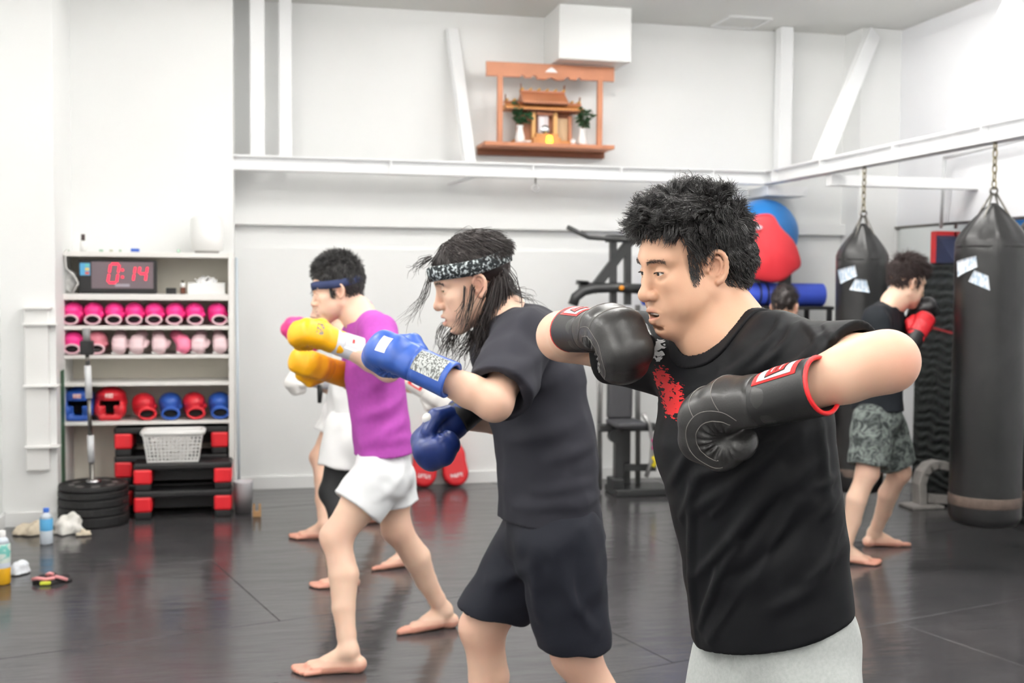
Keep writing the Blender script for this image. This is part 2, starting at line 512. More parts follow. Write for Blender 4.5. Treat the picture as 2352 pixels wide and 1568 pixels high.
# ------------------------------------------------------------------ white steel frame: beams, struts, pipe
def hbeam(name, a, b, hgt, wid, label, th=0.012, stiff=()):
    t = thing(name, label, 'beam', a)
    a = np.asarray(a, float); b = np.asarray(b, float); d = norm(b - a); side = norm(np.cross(d, ZU))
    MB().bar(a + ZU * (hgt / 2 - th / 2), b + ZU * (hgt / 2 - th / 2), wid, th).build('flange', M_steel, t)
    MB().bar(a - ZU * (hgt / 2 - th / 2), b - ZU * (hgt / 2 - th / 2), wid, th).build('flange', M_steel, t)
    MB().bar(a, b, 0.010, hgt - 2 * th).build('web', M_steel, t)
    for s in stiff:
        p = a + d * s
        R = frame(d, ZU)
        MB().box(p, (0.012, wid * 0.95, hgt - 2 * th), R).build('stiffener', M_steel, t)
    return t
ZBm = 2.255; YBm = YB - 0.30; XBm = 3.66
hbeam('steel_beam', (XW, YBm, ZBm), (XBm + 0.05, YBm, ZBm), 0.10, 0.10, 'white steel beam running along the back wall under the small shrine', stiff=(1.05, 2.05, 2.7, 3.4))
hbeam('steel_beam', (XBm, YBm - 0.05, ZBm), (XBm, -1.0, ZBm), 0.10, 0.10, 'white steel beam from the corner carrying the punching bags', stiff=(0.12, 0.85, 1.75, 2.6, 3.4))
def strut(a, b, w, label, th=None):
    t = MB().bar(a, b, w, th or w, up=(0.3, -1, 0.2)).build('steel_strut', M_steel, loc=a, bevel=0.004)
    tag(t, label, 'strut'); return t
def post(px, y, z0, z1, w, label):
    x = on_y(px, 200, y)[0]
    o = MB().bounds((x - w / 2, y - w / 2, z0), (x + w / 2, y + w / 2, z1)).build('steel_post', M_steel, loc=(x, y, z0), bevel=0.004)
    tag(o, label, 'post'); return o
post(591, YBm, ZBm + 0.05, CEIL, 0.095, 'wide white steel hanger post between the alcove wall and a slimmer post')
post(655, YBm + 0.1, ZBm + 0.05, CEIL, 0.085, 'slimmer white steel hanger post over the left end of the back beam')
post(1800, YB - 0.12, ZBm + 0.05, CEIL, 0.10, 'white square post rising from the beam corner to the ceiling')
strut(on_y(1038, 68, YB - 0.03), on_y(1078, 372, YBm + 0.02), 0.085, 'white slanting strut between the shrine and the back wall', 0.05)
strut((4.47, 7.93, on_y(2040, 80, 7.93)[2]), on_x(1885, 374, XBm + 0.02), 0.11, 'white diagonal strut bolted to the corner column', 0.06)
pa = on_x(2195, 300, XBm + 0.02); pb = on_x(2330, 0, 4.2)
strut(pb, pa, 0.10, 'white diagonal strut rising over the second punching bag', 0.06)
# outriggers under the beam reaching the walls
MB().bounds((XBm, 6.98, ZBm - 0.13), (XR, 7.06, ZBm - 0.06)).build('outrigger_bracket', M_steel)
tag(bpy.data.objects['outrigger_bracket'], 'white channel bracket reaching from beam to right wall', 'bracket')
o = MB().bounds((XBm - 0.02, YBm - 0.05, ZBm - 0.13), (XBm + 0.3, YB, ZBm - 0.06)).build('outrigger_bracket', M_steel)
tag(o, 'short white bracket under the corner of the two beams', 'bracket')
o = MB().bar(on_y(1035, 424, YB - 0.02), on_y(1095, 402, YBm), 0.05, 0.012).build('beam_brace', M_steel); tag(o, 'small grey angle brace under the back beam', 'brace')
# eye ring hanging under the back beam
pr0 = on_y(1230, 432, YBm)
t = thing('eye_ring', 'small steel ring hanging under the back beam', 'ring', pr0)
MB().tube([pr0 + 0.024 * np.array([math.cos(a), 0, math.sin(a)]) for a in np.linspace(0, 2 * math.pi, 20, endpoint=False)], 0.004, 6, closed=True).build('ring', M_chrome, t, smooth=True)
MB().tube([pr0 + ZU * 0.028, (pr0[0], pr0[1], ZBm - 0.05)], 0.006, 6).build('shank', M_dkchrome, t, smooth=True)
# duct box at the ceiling
p0 = on_y(1285, 15, YB - 0.45); p1 = on_y(1450, 143, YB - 0.45)
t = MB().bounds((p0[0], YB - 0.45, p1[2]), (p1[0], YB, CEIL)).build('duct_box', M_trim, bevel=0.008); tag(t, 'white boxed duct hanging from the ceiling above the shrine', 'duct')

# ------------------------------------------------------------------ people: shared building blocks
def mat_skin(name, rgb, red=(196, 110, 92), lip=(176, 92, 92)):
    m = mat(name, rgb, 0.42, sss=0.12, spec=0.4)
    nt = m.node_tree; b = nt.nodes['Principled BSDF']; tc = nt.nodes.new('ShaderNodeTexCoord')
    n = nt.nodes.new('ShaderNodeTexNoise'); n.inputs['Scale'].default_value = 14; n.inputs['Detail'].default_value = 5
    nt.links.new(tc.outputs['Object'], n.inputs['Vector'])
    r = nt.nodes.new('ShaderNodeMapRange'); r.inputs['From Min'].default_value = 0.35; r.inputs['From Max'].default_value = 0.75
    r.inputs['To Min'].default_value = 0.0; r.inputs['To Max'].default_value = 0.16; nt.links.new(n.outputs['Fac'], r.inputs['Value'])
    m1 = nt.nodes.new('ShaderNodeMix'); m1.data_type = 'RGBA'; m1.inputs['A'].default_value = (*lin(rgb), 1); m1.inputs['B'].default_value = (*lin(red), 1)
    nt.links.new(r.outputs['Result'], m1.inputs['Factor'])
    prev = m1.outputs['Result']
    for att, colr in (('blush', red), ('lip', lip), ('mouth', (60, 22, 22)), ('scalp', (62, 52, 48)), ('tan', (196, 148, 118))):
        a = nt.nodes.new('ShaderNodeAttribute'); a.attribute_name = att
        m2 = nt.nodes.new('ShaderNodeMix'); m2.data_type = 'RGBA'; m2.inputs['B'].default_value = (*lin(colr), 1)
        nt.links.new(prev, m2.inputs['A']); nt.links.new(a.outputs['Fac'], m2.inputs['Factor']); prev = m2.outputs['Result']
    nt.links.new(prev, b.inputs['Base Color'])
    n3 = nt.nodes.new('ShaderNodeTexNoise'); n3.inputs['Scale'].default_value = 420; nt.links.new(tc.outputs['Object'], n3.inputs['Vector'])
    bp = nt.nodes.new('ShaderNodeBump'); bp.inputs['Strength'].default_value = 0.06; bp.inputs['Distance'].default_value = 0.002
    nt.links.new(n3.outputs['Fac'], bp.inputs['Height']); nt.links.new(bp.outputs['Normal'], b.inputs['Normal'])
    return m
M_hair = mat('black_hair', (46, 44, 44), 0.38, spec=0.6)
M_hair2 = mat('dark_brown_hair', (40, 31, 30), 0.4, spec=0.6)
M_eye_w = mat('eye_white', (222, 216, 210), 0.15)
M_iris = mat('dark_iris', (40, 24, 18), 0.1)
M_pupil = mat('pupil', (8, 8, 8), 0.08)
M_teeth = mat('teeth', (226, 220, 208), 0.25)

def head_sdf(full=1.0, mouth=0.0, nose=1.0, jaw=1.0):
    """local frame: x out of the face, y to the person's left, z up; ear height = 0"""
    s = S()
    s.add(s_ell((-0.014, 0, 0.040), (0.098, 0.077, 0.081)))
    s.add(s_ell((0.030, 0, 0.030), (0.064, 0.066, 0.060)), 0.02)                   # forehead
    s.add(s_ell((0.030, 0, -0.036), (0.058, 0.058 * full, 0.074)), 0.03)            # face
    for y in (-1, 1):
        s.add(s_cone((-0.002, y * 0.052 * jaw, -0.050), (0.058, y * 0.018 * jaw, -0.098), 0.024, 0.019), 0.03)
        s.add(s_ell((0.054, y * 0.042, -0.020), (0.029, 0.024, 0.021)), 0.02)       # cheekbone
        s.add(s_ell((0.042, y * 0.041 * full, -0.058), (0.036, 0.027 * full, 0.036)), 0.022)
        s.add(s_cone((0.086, y * 0.010, 0.026), (0.069, y * 0.048, 0.028), 0.0105, 0.012), 0.014)   # brow
    s.add(s_ball((0.070, 0, -0.100), 0.021), 0.022)
    s.add(s_ell((0.072, 0, -0.068), (0.026, 0.032, 0.027)), 0.016)                  # muzzle
    if full > 1.04:                                                                  # soft chin
        s.add(s_ell((0.030, 0, -0.102), (0.042, 0.048, 0.026)), 0.03)
    for y in (-1, 1):
        s.sub(s_ell((0.098, y * 0.031, 0.006), (0.019, 0.018, 0.0105)), 0.016)
    nx = 0.006 * (nose - 1)
    s.add(s_cone((0.087, 0, 0.016), (0.102 + nx, 0, -0.030), 0.0065, 0.0105), 0.012)
    s.add(s_ball((0.1045 + nx, 0, -0.036), 0.0128), 0.008)
    for y in (-1, 1):
        s.add(s_ell((0.0945 + nx, y * 0.0135, -0.0385), (0.0115, 0.0082, 0.0092)), 0.005)
    for y in (-1, 1):
        s.sub(s_ell((0.1005 + nx, y * 0.0072, -0.0475), (0.0055, 0.0036, 0.004)), 0.003)
    zm = -0.072; dm = 0.004 + mouth
    for y in (-1, 1):
        s.add(s_cone((0.0985, y * 0.004, zm + 0.006), (0.087, y * 0.021, zm), 0.0058, 0.0034), 0.005)
        s.add(s_cone((0.0965, 0, zm - 0.004 - dm * 1.4), (0.0855, y * 0.019, zm - dm * 0.5), 0.0066, 0.0036), 0.005)
    s.sub(s_ell((0.097, 0, zm - dm * 0.45), (0.020, 0.0205, 0.0016 + dm * 0.62)), 0.0025)
    s.sub(s_ell((0.088, 0, zm - 0.0215 - dm * 1.3), (0.008, 0.018, 0.004)), 0.008)  # under the lip
    for y in (-1, 1):                                                                # lids and eye slit
        s.add(s_ell((0.0745, y * 0.031, 0.0035), (0.0152, 0.0165, 0.0135)), 0.006)
        R = rotz(y * 0.30)
        s.sub(s_ell((0.0885, y * 0.0325, 0.0022), (0.011, 0.0135, 0.0031), R @ rotx(y * 0.10)), 0.0014)
    for y in (-1, 1):                                                                # ears
        R = rotz(-y * 0.42) @ roty(-0.22)
        c = np.array([-0.007, y * 0.0795, -0.003])
        E = lambda x, w, z: c + R @ np.array([x, y * w, z])
        s.add(s_ell(E(0.001, -0.005, 0), (0.0180, 0.0080, 0.029), R), 0.005)
        s.sub(s_ell(E(0.002, 0.006, 0.004), (0.0125, 0.0085, 0.0210), R), 0.003)
        rim = [E(0.0175 * math.cos(a) * (1.0 if a < 1.9 else 1.08), 0.004, 0.029 * math.sin(a) + 0.002) for a in np.linspace(0.25, 4.4, 14)]
        s.chain(rim, [0.0034] + [0.0042] * 9 + [0.0046, 0.005, 0.0058, 0.0062], 0.0025, 0.003)
        anti = [E(0.0092 * math.cos(a) - 0.001, 0.001, 0.0165 * math.sin(a) + 0.002) for a in np.linspace(1.3, 4.4, 9)]
        s.chain(anti, [0.0026] * 9, 0.003, 0.003)
        s.add(s_ball(E(0.0140, 0.002, -0.006), 0.0046), 0.004)
        s.sub(s_ell(E(0.006, 0.002, -0.006), (0.0060, 0.007, 0.0075), R), 0.003)
    return s
HEAD_LO, HEAD_HI = np.array([-0.125, -0.11, -0.14]), np.array([0.13, 0.11, 0.135])

def head_R(face_dir, pitch=0.0, tilt=0.0):
    """face_dir horizontal; pitch>0 looks down; tilt>0 leans to own left"""
    x = norm([face_dir[0], face_dir[1], 0]); y = np.array([-x[1], x[0], 0])
    R0 = np.column_stack([x, y, ZU])
    return R0 @ roty(pitch) @ rotx(-tilt)

def add_eyes(root_parent, c, R, sc, gaze=(1, 0, 0), back=0.0):
    for y in (-1, 1):
        ec = np.array([0.0752 - back, y * 0.031, 0.003])
        n = 24; rad = 0.0128
        gz = norm(np.asarray(gaze, float)); Fr = frame(gz, (0, 0, 1))
        prof = [(rad * math.sin(a), rad * math.cos(a)) for a in np.linspace(0, math.pi, 16)]
        prof = [(max(r, 0), z) for r, z in prof]
        Rl = np.column_stack([Fr[:, 1], Fr[:, 2], Fr[:, 0]])
        mb = MB().lathe([(max(r, 1e-7), z) for r, z in prof], (0, 0, 0), n, Rl)
        V = (np.array(mb.V) + ec) * sc @ R.T + c
        e = mesh_obj('eye', V, mb.F, M_eye_w, root_parent)
        for nm, a1, off, mm in (('iris', 0.47, 0.0003, M_iris), ('pupil', 0.2, 0.0006, M_pupil)):
            pr = [((rad + off) * math.sin(a) + 1e-7, (rad + off) * math.cos(a)) for a in np.linspace(0, a1, 5)]
            mb = MB().lathe(pr, (0, 0, 0), 20, Rl); mb.F = [f for f in mb.F if len(f) == 4]
            V = (np.array(mb.V) + ec) * sc @ R.T + c
            mesh_obj(nm, V, mb.F, mm, e)

def tri_tubes(P, rad):
    """P: (N,S,3) polylines; rad: (N,S) radii -> 3-sided tubes"""
    N, Sg, _ = P.shape
    t = np.gradient(P, axis=1); t /= np.linalg.norm(t, axis=2, keepdims=True) + 1e-9
    rv = np.random.RandomState(3).normal(size=(N, 1, 3)); u = np.cross(t, rv); u /= np.linalg.norm(u, axis=2, keepdims=True) + 1e-9
    v = np.cross(t, u)
    V = np.empty((N, Sg, 3, 3))
    for k in range(3):
        a = 2 * math.pi * k / 3
        V[:, :, k] = P + rad[:, :, None] * (math.cos(a) * u + math.sin(a) * v)
    idx = np.arange(N * Sg * 3).reshape(N, Sg, 3)
    Fq = []
    for k in range(3):
        l = (k + 1) % 3
        Fq.append(np.stack([idx[:, :-1, k], idx[:, :-1, l], idx[:, 1:, l], idx[:, 1:, k]], -1).reshape(-1, 4))
    return V.reshape(-1, 3), np.concatenate(Fq)
def strands(roots, dirs, length, seed=1, curl=0.3, gravity=(0, 0, -1), g=0.3, r0=0.0009, nseg=7, freq=3.0, clump=None):
    rs = np.random.RandomState(seed); N = len(roots)
    P = np.zeros((N, nseg, 3)); P[:, 0] = roots
    d = dirs / np.linalg.norm(dirs, axis=1)[:, None]
    ph = rs.uniform(0, 6.28, (N, 3)); ax = rs.normal(size=(N, 3)); L = np.asarray(length) * rs.uniform(0.7, 1.15, N)
    if clump is not None: ph = rs.uniform(0, 6.28, (int(clump.max()) + 1, 3))[clump] + rs.normal(0, 0.35, (N, 3))
    for i in range(1, nseg):
        tt = i / (nseg - 1)
        wob = np.stack([np.sin(freq * tt * 3 + ph[:, k]) for k in range(3)], 1) * curl
        dd = d + np.asarray(gravity) * g * tt + wob * (0.4 + tt)
        dd /= np.linalg.norm(dd, axis=1)[:, None]
        P[:, i] = P[:, i - 1] + dd * (L / (nseg - 1))[:, None]
    rad = r0 * (1.0 - 0.8 * np.linspace(0, 1, nseg) ** 2)[None, :] * rs.uniform(0.7, 1.2, (N, 1))
    return tri_tubes(P, rad)

def foot_sdf(s, ankle, toe_dir, floor_z=0.0, sc=1.0, flip=1, heel_up=0.0, k=0.02):
    """bare foot with five toes; heel under the ankle, toe_dir horizontal"""
    f = norm([toe_dir[0], toe_dir[1], 0]); l = np.array([-f[1], f[0], 0]) * flip   # l: towards the little toe if flip=+1
    base = np.array([ankle[0], ankle[1], floor_z])
    hu = heel_up
    P = lambda x, y, z: base + (f * x + l * y) * sc + ZU * z * sc + ZU * hu * max(0, 1 - (x + 0.04) / 0.16)
    s.add(s_ell(P(-0.032, 0, 0.028), np.array([0.034, 0.030, 0.029]) * sc, np.column_stack([f, l, ZU])), k)
    s.add(s_cone(P(-0.005, 0, 0.075), P(0.075, -0.004, 0.036), 0.034 * sc, 0.027 * sc), k)
    s.add(s_cone(P(-0.03, 0.006, 0.026), P(0.12, 0.016, 0.017), 0.026 * sc, 0.019 * sc), k)
    s.add(s_cone(P(0.03, -0.014, 0.032), P(0.135, -0.022, 0.019), 0.026 * sc, 0.021 * sc), k)
    for i, (yy, x1, r) in enumerate(((-0.030, 0.195, 0.0125), (-0.010, 0.190, 0.0095), (0.007, 0.180, 0.009), (0.022, 0.168, 0.0085), (0.036, 0.152, 0.008))):
        s.add(s_cone(P(0.125 - 0.005 * i, yy * 0.9, r + 0.004), P(x1, yy, r), r * 1.05 * sc, r * sc), 0.006)

def hand_fist(s, wrist, d, k=0.015):
    d = norm(d); s.add(s_cone(wrist, np.asarray(wrist) + d * 0.06, 0.028, 0.032), k)

def set_attr(o, name, vals):
    a = o.data.attributes.new(name, 'FLOAT', 'POINT'); a.data.foreach_set('value', np.asarray(vals, np.float32))

def box_of(pts_, m):
    P = np.array([np.asarray(p, float) for p in pts_]); return P.min(0) - m, P.max(0) + m

def limb_up(s, hip, knee, ankle, r=(0.088, 0.056, 0.058, 0.040), back=None, k=0.03):
    hip, knee, ankle = map(np.asarray, (hip, knee, ankle))
    s.chain([hip, hip * 0.55 + knee * 0.45, knee], [r[0], r[0] * 0.86, r[1]], k)
    calf = knee * 0.66 + ankle * 0.34
    if back is not None: calf = calf + np.asarray(back) * 0.014
    s.chain([knee, calf, knee * 0.38 + ankle * 0.62, knee * 0.15 + ankle * 0.85, ankle], [r[1] * 0.95, r[2] * 0.95, r[3] * 1.22, r[3] * 1.0, r[3]], 0.04)
    if back is not None: s.add(s_ball(knee - np.asarray(back) * 0.012, r[1] * 0.86), 0.02)
def arm(s, sh, el, wr, r=(0.056, 0.046, 0.047, 0.031), k=0.03):
    sh, el, wr = map(np.asarray, (sh, el, wr))
    s.add(s_ball(sh, r[0] * 1.05), k)
    s.chain([sh, sh * 0.5 + el * 0.5, el], [r[0], r[0] * 0.93, r[1]], k)
    s.chain([el, el * 0.68 + wr * 0.32, wr], [r[1] * 0.97, r[2], r[3]], k)
def sleeve(sh, el, frac, r0, r1, root, droop=0.0):
    """sleeve shell closed by a cut at frac of the upper arm, hollow at its end"""
    sh, el = map(lambda q: np.asarray(q, float), (sh, el)); d = norm(el - sh); e = sh + (el - sh) * frac
    s = S(); s.add(s_cone(root, sh, r0 * 1.05, r0)); s.add(s_cone(sh, e + d * 0.04 - ZU * droop, r0, r1), 0.03)
    return s, e, d

# ------------------------------------------------------------------ boxing gloves
def glove_sdf():
    """x: towards the knuckles, z: back of the hand, y: thumb side; wrist joint at the origin"""
    hook = S()
    P = [(-0.030, 0, 0.000), (0.020, 0, 0.004), (0.070, 0, 0.010), (0.118, 0, -0.002), (0.140, 0, -0.036), (0.118, 0, -0.066), (0.082, 0, -0.066)]
    hook.chain([np.array(q) for q in P], [0.043, 0.042, 0.046, 0.049, 0.046, 0.038, 0.030], 0.012)
    sy = np.array([1, 0.74, 1], F32)
    c = np.array([0.083, 0, -0.040], F32)
    def f(p):
        d = hook(p * sy)
        d = smax(d, np.abs(p[:, 1]) - 0.060, 0.022)
        q = p - c; r = np.sqrt(q[:, 0] ** 2 + q[:, 2] ** 2); th = np.arctan2(q[:, 2], q[:, 0])
        side = np.clip((np.abs(p[:, 1]) - 0.030) / 0.022, 0, 1)
        pit = np.exp(-(r / 0.014) ** 2) * 0.014 * side
        ple = 0.0032 * np.sin(th * 15 + 0.7 * np.sin(th * 4)) * np.exp(-((r - 0.026) / 0.014) ** 2) * side
        return d + pit + ple
    s = S(); s.add(f)
    s.add(s_cone((0.012, 0.046, -0.010), (0.060, 0.069, -0.018), 0.020, 0.024), 0.010)
    s.add(s_cone((0.060, 0.069, -0.018), (0.112, 0.058, -0.034), 0.024, 0.021), 0.010)
    # crease between hand and cuff
    def cr(p, d): return 0.0035 * np.exp(-((p[:, 0] + 0.004) / 0.006) ** 2)
    s.disp(cr)
    return s
GLV = glove_sdf()
_GV, _GF = polygonise(GLV, (-0.09, -0.09, -0.13), (0.21, 0.11, 0.08), 0.003)
def project(f, Pp, it=6):
    Pp = np.asarray(Pp, F32).copy(); e = F32(0.0008)
    for _ in range(it):
        d = f(Pp); G = np.stack([(f(Pp + np.eye(3, dtype=F32)[k] * e) - d) / e for k in range(3)], 1)
        Pp -= d[:, None] * G / np.maximum((G ** 2).sum(1)[:, None], 0.2)
    d = f(Pp); G = np.stack([(f(Pp + np.eye(3, dtype=F32)[k] * e) - d) / e for k in range(3)], 1)
    G /= np.linalg.norm(G, axis=1)[:, None] + 1e-9
    return Pp.astype(float), G.astype(float)
def patch_on(f, corners, nu=10, nv=6, lift=0.0012):
    """quad patch draped on the surface of f; corners a,b,c,d around"""
    a, b, c, d = [np.asarray(q, float) for q in corners]
    P0 = np.array([(a * (1 - u) + b * u) * (1 - v) + (d * (1 - u) + c * u) * v for v in np.linspace(0, 1, nv) for u in np.linspace(0, 1, nu)])
    Q, G = project(f, P0); Vt = Q + G * lift; Vb = Q - G * 0.001
    idx = np.arange(nu * nv).reshape(nv, nu); n = nu * nv
    Fq = [(idx[j, i], idx[j, i + 1], idx[j + 1, i + 1], idx[j + 1, i]) for j in range(nv - 1) for i in range(nu - 1)]
    rim = list(idx[0, :]) + list(idx[1:, -1]) + list(idx[-1, -2::-1]) + list(idx[-2:0, 0])
    Fq += [(rim[i], rim[(i + 1) % len(rim)], rim[(i + 1) % len(rim)] + n, rim[i] + n) for i in range(len(rim))]
    return np.concatenate([Vt, Vb]), Fq
CUFF_X0, CUFF_X1 = -0.118, 0.004
def cuff_sdf():
    s = S(); s.add(s_loft([((CUFF_X0, 0, 0), (0, 1, 0), (0, 0, 1), 0.056, 0.050, 0.050), ((CUFF_X1, 0, 0), (0, 1, 0), (0, 0, 1), 0.0520, 0.0450, 0.0450)]))
    s.cut(s_plane((CUFF_X0, 0, 0), (-1, 0, 0)), 0.004); s.cut(s_plane((CUFF_X1, 0, 0), (1, 0, 0)), 0.004)
    s.sub(s_cone((CUFF_X0 - 0.03, 0, 0), (CUFF_X0 + 0.05, 0, 0), 0.046, 0.041), 0.003)
    return s
CUF = cuff_sdf()
_CV, _CF = polygonise(CUF, (-0.135, -0.07, -0.07), (0.02, 0.07, 0.07), 0.0034)
def ring_path(x, wy, wz, n=32):
    return [(x, wy * math.cos(a), wz * math.sin(a)) for a in np.linspace(0, 2 * math.pi, n, endpoint=False)]
def glove(parent, wrist, fdir, dorsal, sc, hand, m_main, m_cuff, name='boxing_glove', label=None, trim=None, patch=None, stitch=None, tip=None, backprint=None):
    """glove as a part of a person: main padding with cuff, trim, patch and stitching as sub-parts"""
    R = frame(fdir, dorsal); fl = 1 if hand == 'R' else -1     # thumb side: y is left of a right hand seen from the back
    fl = -fl if hand in ('R', 'L') else 1
    fl = 1 if hand == 'R' else -1
    def put(V):
        V = np.asarray(V, float) * np.array([1, fl, 1]); return V * sc @ R.T + np.asarray(wrist, float)
    def fix(Fq):
        if fl > 0: return Fq
        return Fq[:, ::-1] if isinstance(Fq, np.ndarray) else [tuple(reversed(f)) for f in Fq]
    g_ = mesh_obj(name, put(_GV), fix(_GF), m_main, parent)
    if label: g_['label'] = label
    mesh_obj('cuff', put(_CV), fix(_CF), m_cuff, g_)
    if trim is not None:
        mb = MB().tube(ring_path(CUFF_X0 - 0.001, 0.0525, 0.0465), 0.0042, 6, closed=True); mesh_obj('cuff_trim', put(mb.V), fix(mb.F), trim, g_)
    if patch:
        for nm, cs, mm, lf in patch:
            V, Fq = patch_on(CUF, cs, lift=lf); mesh_obj(nm, put(V), fix(Fq), mm, g_)
    if backprint:
        for nm, cs, mm, lf in backprint:
            V, Fq = patch_on(GLV, cs, lift=lf); mesh_obj(nm, put(V), fix(Fq), mm, g_)
    if stitch is not None:
        mb = MB()
        for line in STITCH:
            Q, G = project(GLV, line); mb.tube(list(Q + G * 0.0003), 0.0008, 4)
        mesh_obj('stitching', put(mb.V), fix(mb.F), stitch, g_)
    if tip is not None:
        V, Fq = polygonise(s_ball((0.085, 0.083, -0.018), 0.016), (0.06, 0.06, -0.04), (0.11, 0.11, 0.005), 0.004); mesh_obj('thumb_button', put(V), fix(Fq), tip, g_)
    return g_
STITCH = []
for x0, zc in ((0.050, -0.03), (0.105, -0.02)):
    STITCH.append([(x0 + 0.018 * math.sin(a), 0.062 * math.cos(a), 0.062 * math.sin(a) + 0.01) for a in np.linspace(0.15, math.pi - 0.15, 30)])
for sy_, ra in ((-0.047, 0.043), (-0.056, 0.030)):
    STITCH.append([(0.083 + ra * 1.45 * math.cos(a), sy_, -0.036 + ra * 1.35 * math.sin(a)) for a in np.linspace(-1.2, 2.6, 34)])

def trace(f, pxs, dmin, dmax):
    """points of the surface of f seen at photo pixels"""
    rays = np.array([ray(x, y) for x, y in pxs]); t = np.full(len(rays), float(dmin))
    for _ in range(60):
        d = f((CAM_LOC + rays * t[:, None]).astype(F32)); t = np.minimum(t + np.maximum(d, -0.02) * 0.8, dmax)
    Q = CAM_LOC + rays * t[:, None]; ok = np.abs(d) < 0.012
    return Q[ok] if ok.any() else Q[:0]
def fold_px(f, a, b, w, h, dmin, dmax, bend=0.0, n=6):
    """a cloth fold that follows the surface between two places of the garment"""
    a = np.asarray(a, float); b = np.asarray(b, float); nn = np.array([-(b - a)[1], (b - a)[0]])
    tt = np.linspace(0, 1, n); Q = trace(f, [a + (b - a) * t + nn * bend * 4 * t * (1 - t) for t in tt], dmin, dmax).astype(F32)
    n = len(Q)
    if n < 2: return lambda p, d: np.zeros(len(p), F32)
    tt = np.linspace(0, 1, n)
    env = 0.25 + 0.75 * np.sin(np.pi * np.clip(tt, 0.04, 0.96)); lo = Q.min(0) - 3 * w; hi = Q.max(0) + 3 * w
    def g(p, d):
        out = np.zeros(len(p), F32); m = ((p > lo) & (p < hi)).all(1)
        if not m.any(): return out
        q = p[m]; best = np.full(len(q), 9.0, F32); e = np.zeros(len(q), F32)
        for i in range(n - 1):
            ba = Q[i + 1] - Q[i]; L2 = float(ba @ ba) + 1e-9; v = q - Q[i]; t = np.clip((v @ ba) / L2, 0, 1)
            dd = ((v - t[:, None] * ba) ** 2).sum(1); c = dd < best
            best = np.where(c, dd, best); e = np.where(c, env[i] + t * (env[i + 1] - env[i]), e)
        out[m] = -h * np.exp(-best / (w * w)) * e
        return out
    return g

def cloth_obj(name, s, lo, hi, h, m, root):
    return sdf_obj(name, s, lo, hi, h, m, root)

# ------------------------------------------------------------------ front man: black print T-shirt, grey sweat pants, black gloves
M_skin1 = mat_skin('skin_warm', (226, 188, 162), (208, 138, 120), (176, 96, 100))
M_tee1 = None
def mat_tee_print():
    m = mat('black_tee_print', (9, 9, 13), 0.6, sheen=0.0, bump=0.05, bscale=900, spec=0.22)
    nt = m.node_tree; b = nt.nodes['Principled BSDF']
    tc = nt.nodes.new('ShaderNodeTexCoord')
    a = nt.nodes.new('ShaderNodeAttribute'); a.attribute_name = 'print'
    mp = nt.nodes.new('ShaderNodeMapping'); mp.inputs['Rotation'].default_value = (0.5, 0.9, 0.3); mp.inputs['Scale'].default_value = (45, 45, 150)
    nt.links.new(tc.outputs['Object'], mp.inputs['Vector'])
    n = nt.nodes.new('ShaderNodeTexNoise'); n.inputs['Scale'].default_value = 1.0; n.inputs['Detail'].default_value = 5; n.inputs['Distortion'].default_value = 0.8
    nt.links.new(mp.outputs['Vector'], n.inputs['Vector'])
    ad = nt.nodes.new('ShaderNodeMath'); ad.operation = 'ADD'; nt.links.new(n.outputs['Fac'], ad.inputs[0]); nt.links.new(a.outputs['Fac'], ad.inputs[1])
    th = nt.nodes.new('ShaderNodeMath'); th.operation = 'GREATER_THAN'; th.inputs[1].default_value = 1.40; nt.links.new(ad.outputs[0], th.inputs[0])
    mx = nt.nodes.new('ShaderNodeMix'); mx.data_type = 'RGBA'; mx.inputs['A'].default_value = (*lin((9, 10, 14)), 1); mx.inputs['B'].default_value = (*lin((206, 44, 46)), 1)
    nt.links.new(th.outputs[0], mx.inputs['Factor'])
    a2 = nt.nodes.new('ShaderNodeAttribute'); a2.attribute_name = 'print_white'
    ad2 = nt.nodes.new('ShaderNodeMath'); ad2.operation = 'ADD'; nt.links.new(n.outputs['Fac'], ad2.inputs[0]); nt.links.new(a2.outputs['Fac'], ad2.inputs[1])
    th2 = nt.nodes.new('ShaderNodeMath'); th2.operation = 'GREATER_THAN'; th2.inputs[1].default_value = 1.44; nt.links.new(ad2.outputs[0], th2.inputs[0])
    m3 = nt.nodes.new('ShaderNodeMix'); m3.data_type = 'RGBA'; m3.inputs['B'].default_value = (0.8, 0.8, 0.8, 1)
    nt.links.new(mx.outputs['Result'], m3.inputs['A']); nt.links.new(th2.outputs[0], m3.inputs['Factor'])
    nt.links.new(m3.outputs['Result'], b.inputs['Base Color'])
    return m
M_tee1 = mat_tee_print()
M_rib = mat('black_rib', (10, 10, 14), 0.7, spec=0.22)
M_sweat = mat('grey_marl', (176, 180, 178), 0.9, var=0.07, vscale=160, bump=0.12, bscale=700, sheen=0.1, detail=4)
M_glv_black = mat('black_leather', (44, 43, 43), 0.36, bump=0.06, bscale=260, spec=0.55)
M_glv_black2 = mat('black_cuff_leather', (24, 24, 25), 0.42, bump=0.05, bscale=260)
M_redtrim = mat('red_trim', (214, 30, 36), 0.4)
M_patch_w = mat('patch_white', (226, 222, 224), 0.5)
M_patch_r = mat('patch_red', (216, 44, 44), 0.5)
M_patch_k = mat('patch_black', (40, 30, 32), 0.5)
M_thread = mat('grey_thread', (120, 116, 112), 0.7)

def face_dir(phi):
    """horizontal direction: image-left turned phi degrees towards the camera"""
    a = math.radians(phi); return -RH * math.cos(a) - FH * math.sin(a)
def left_of(g): return np.array([-g[1], g[0], 0])

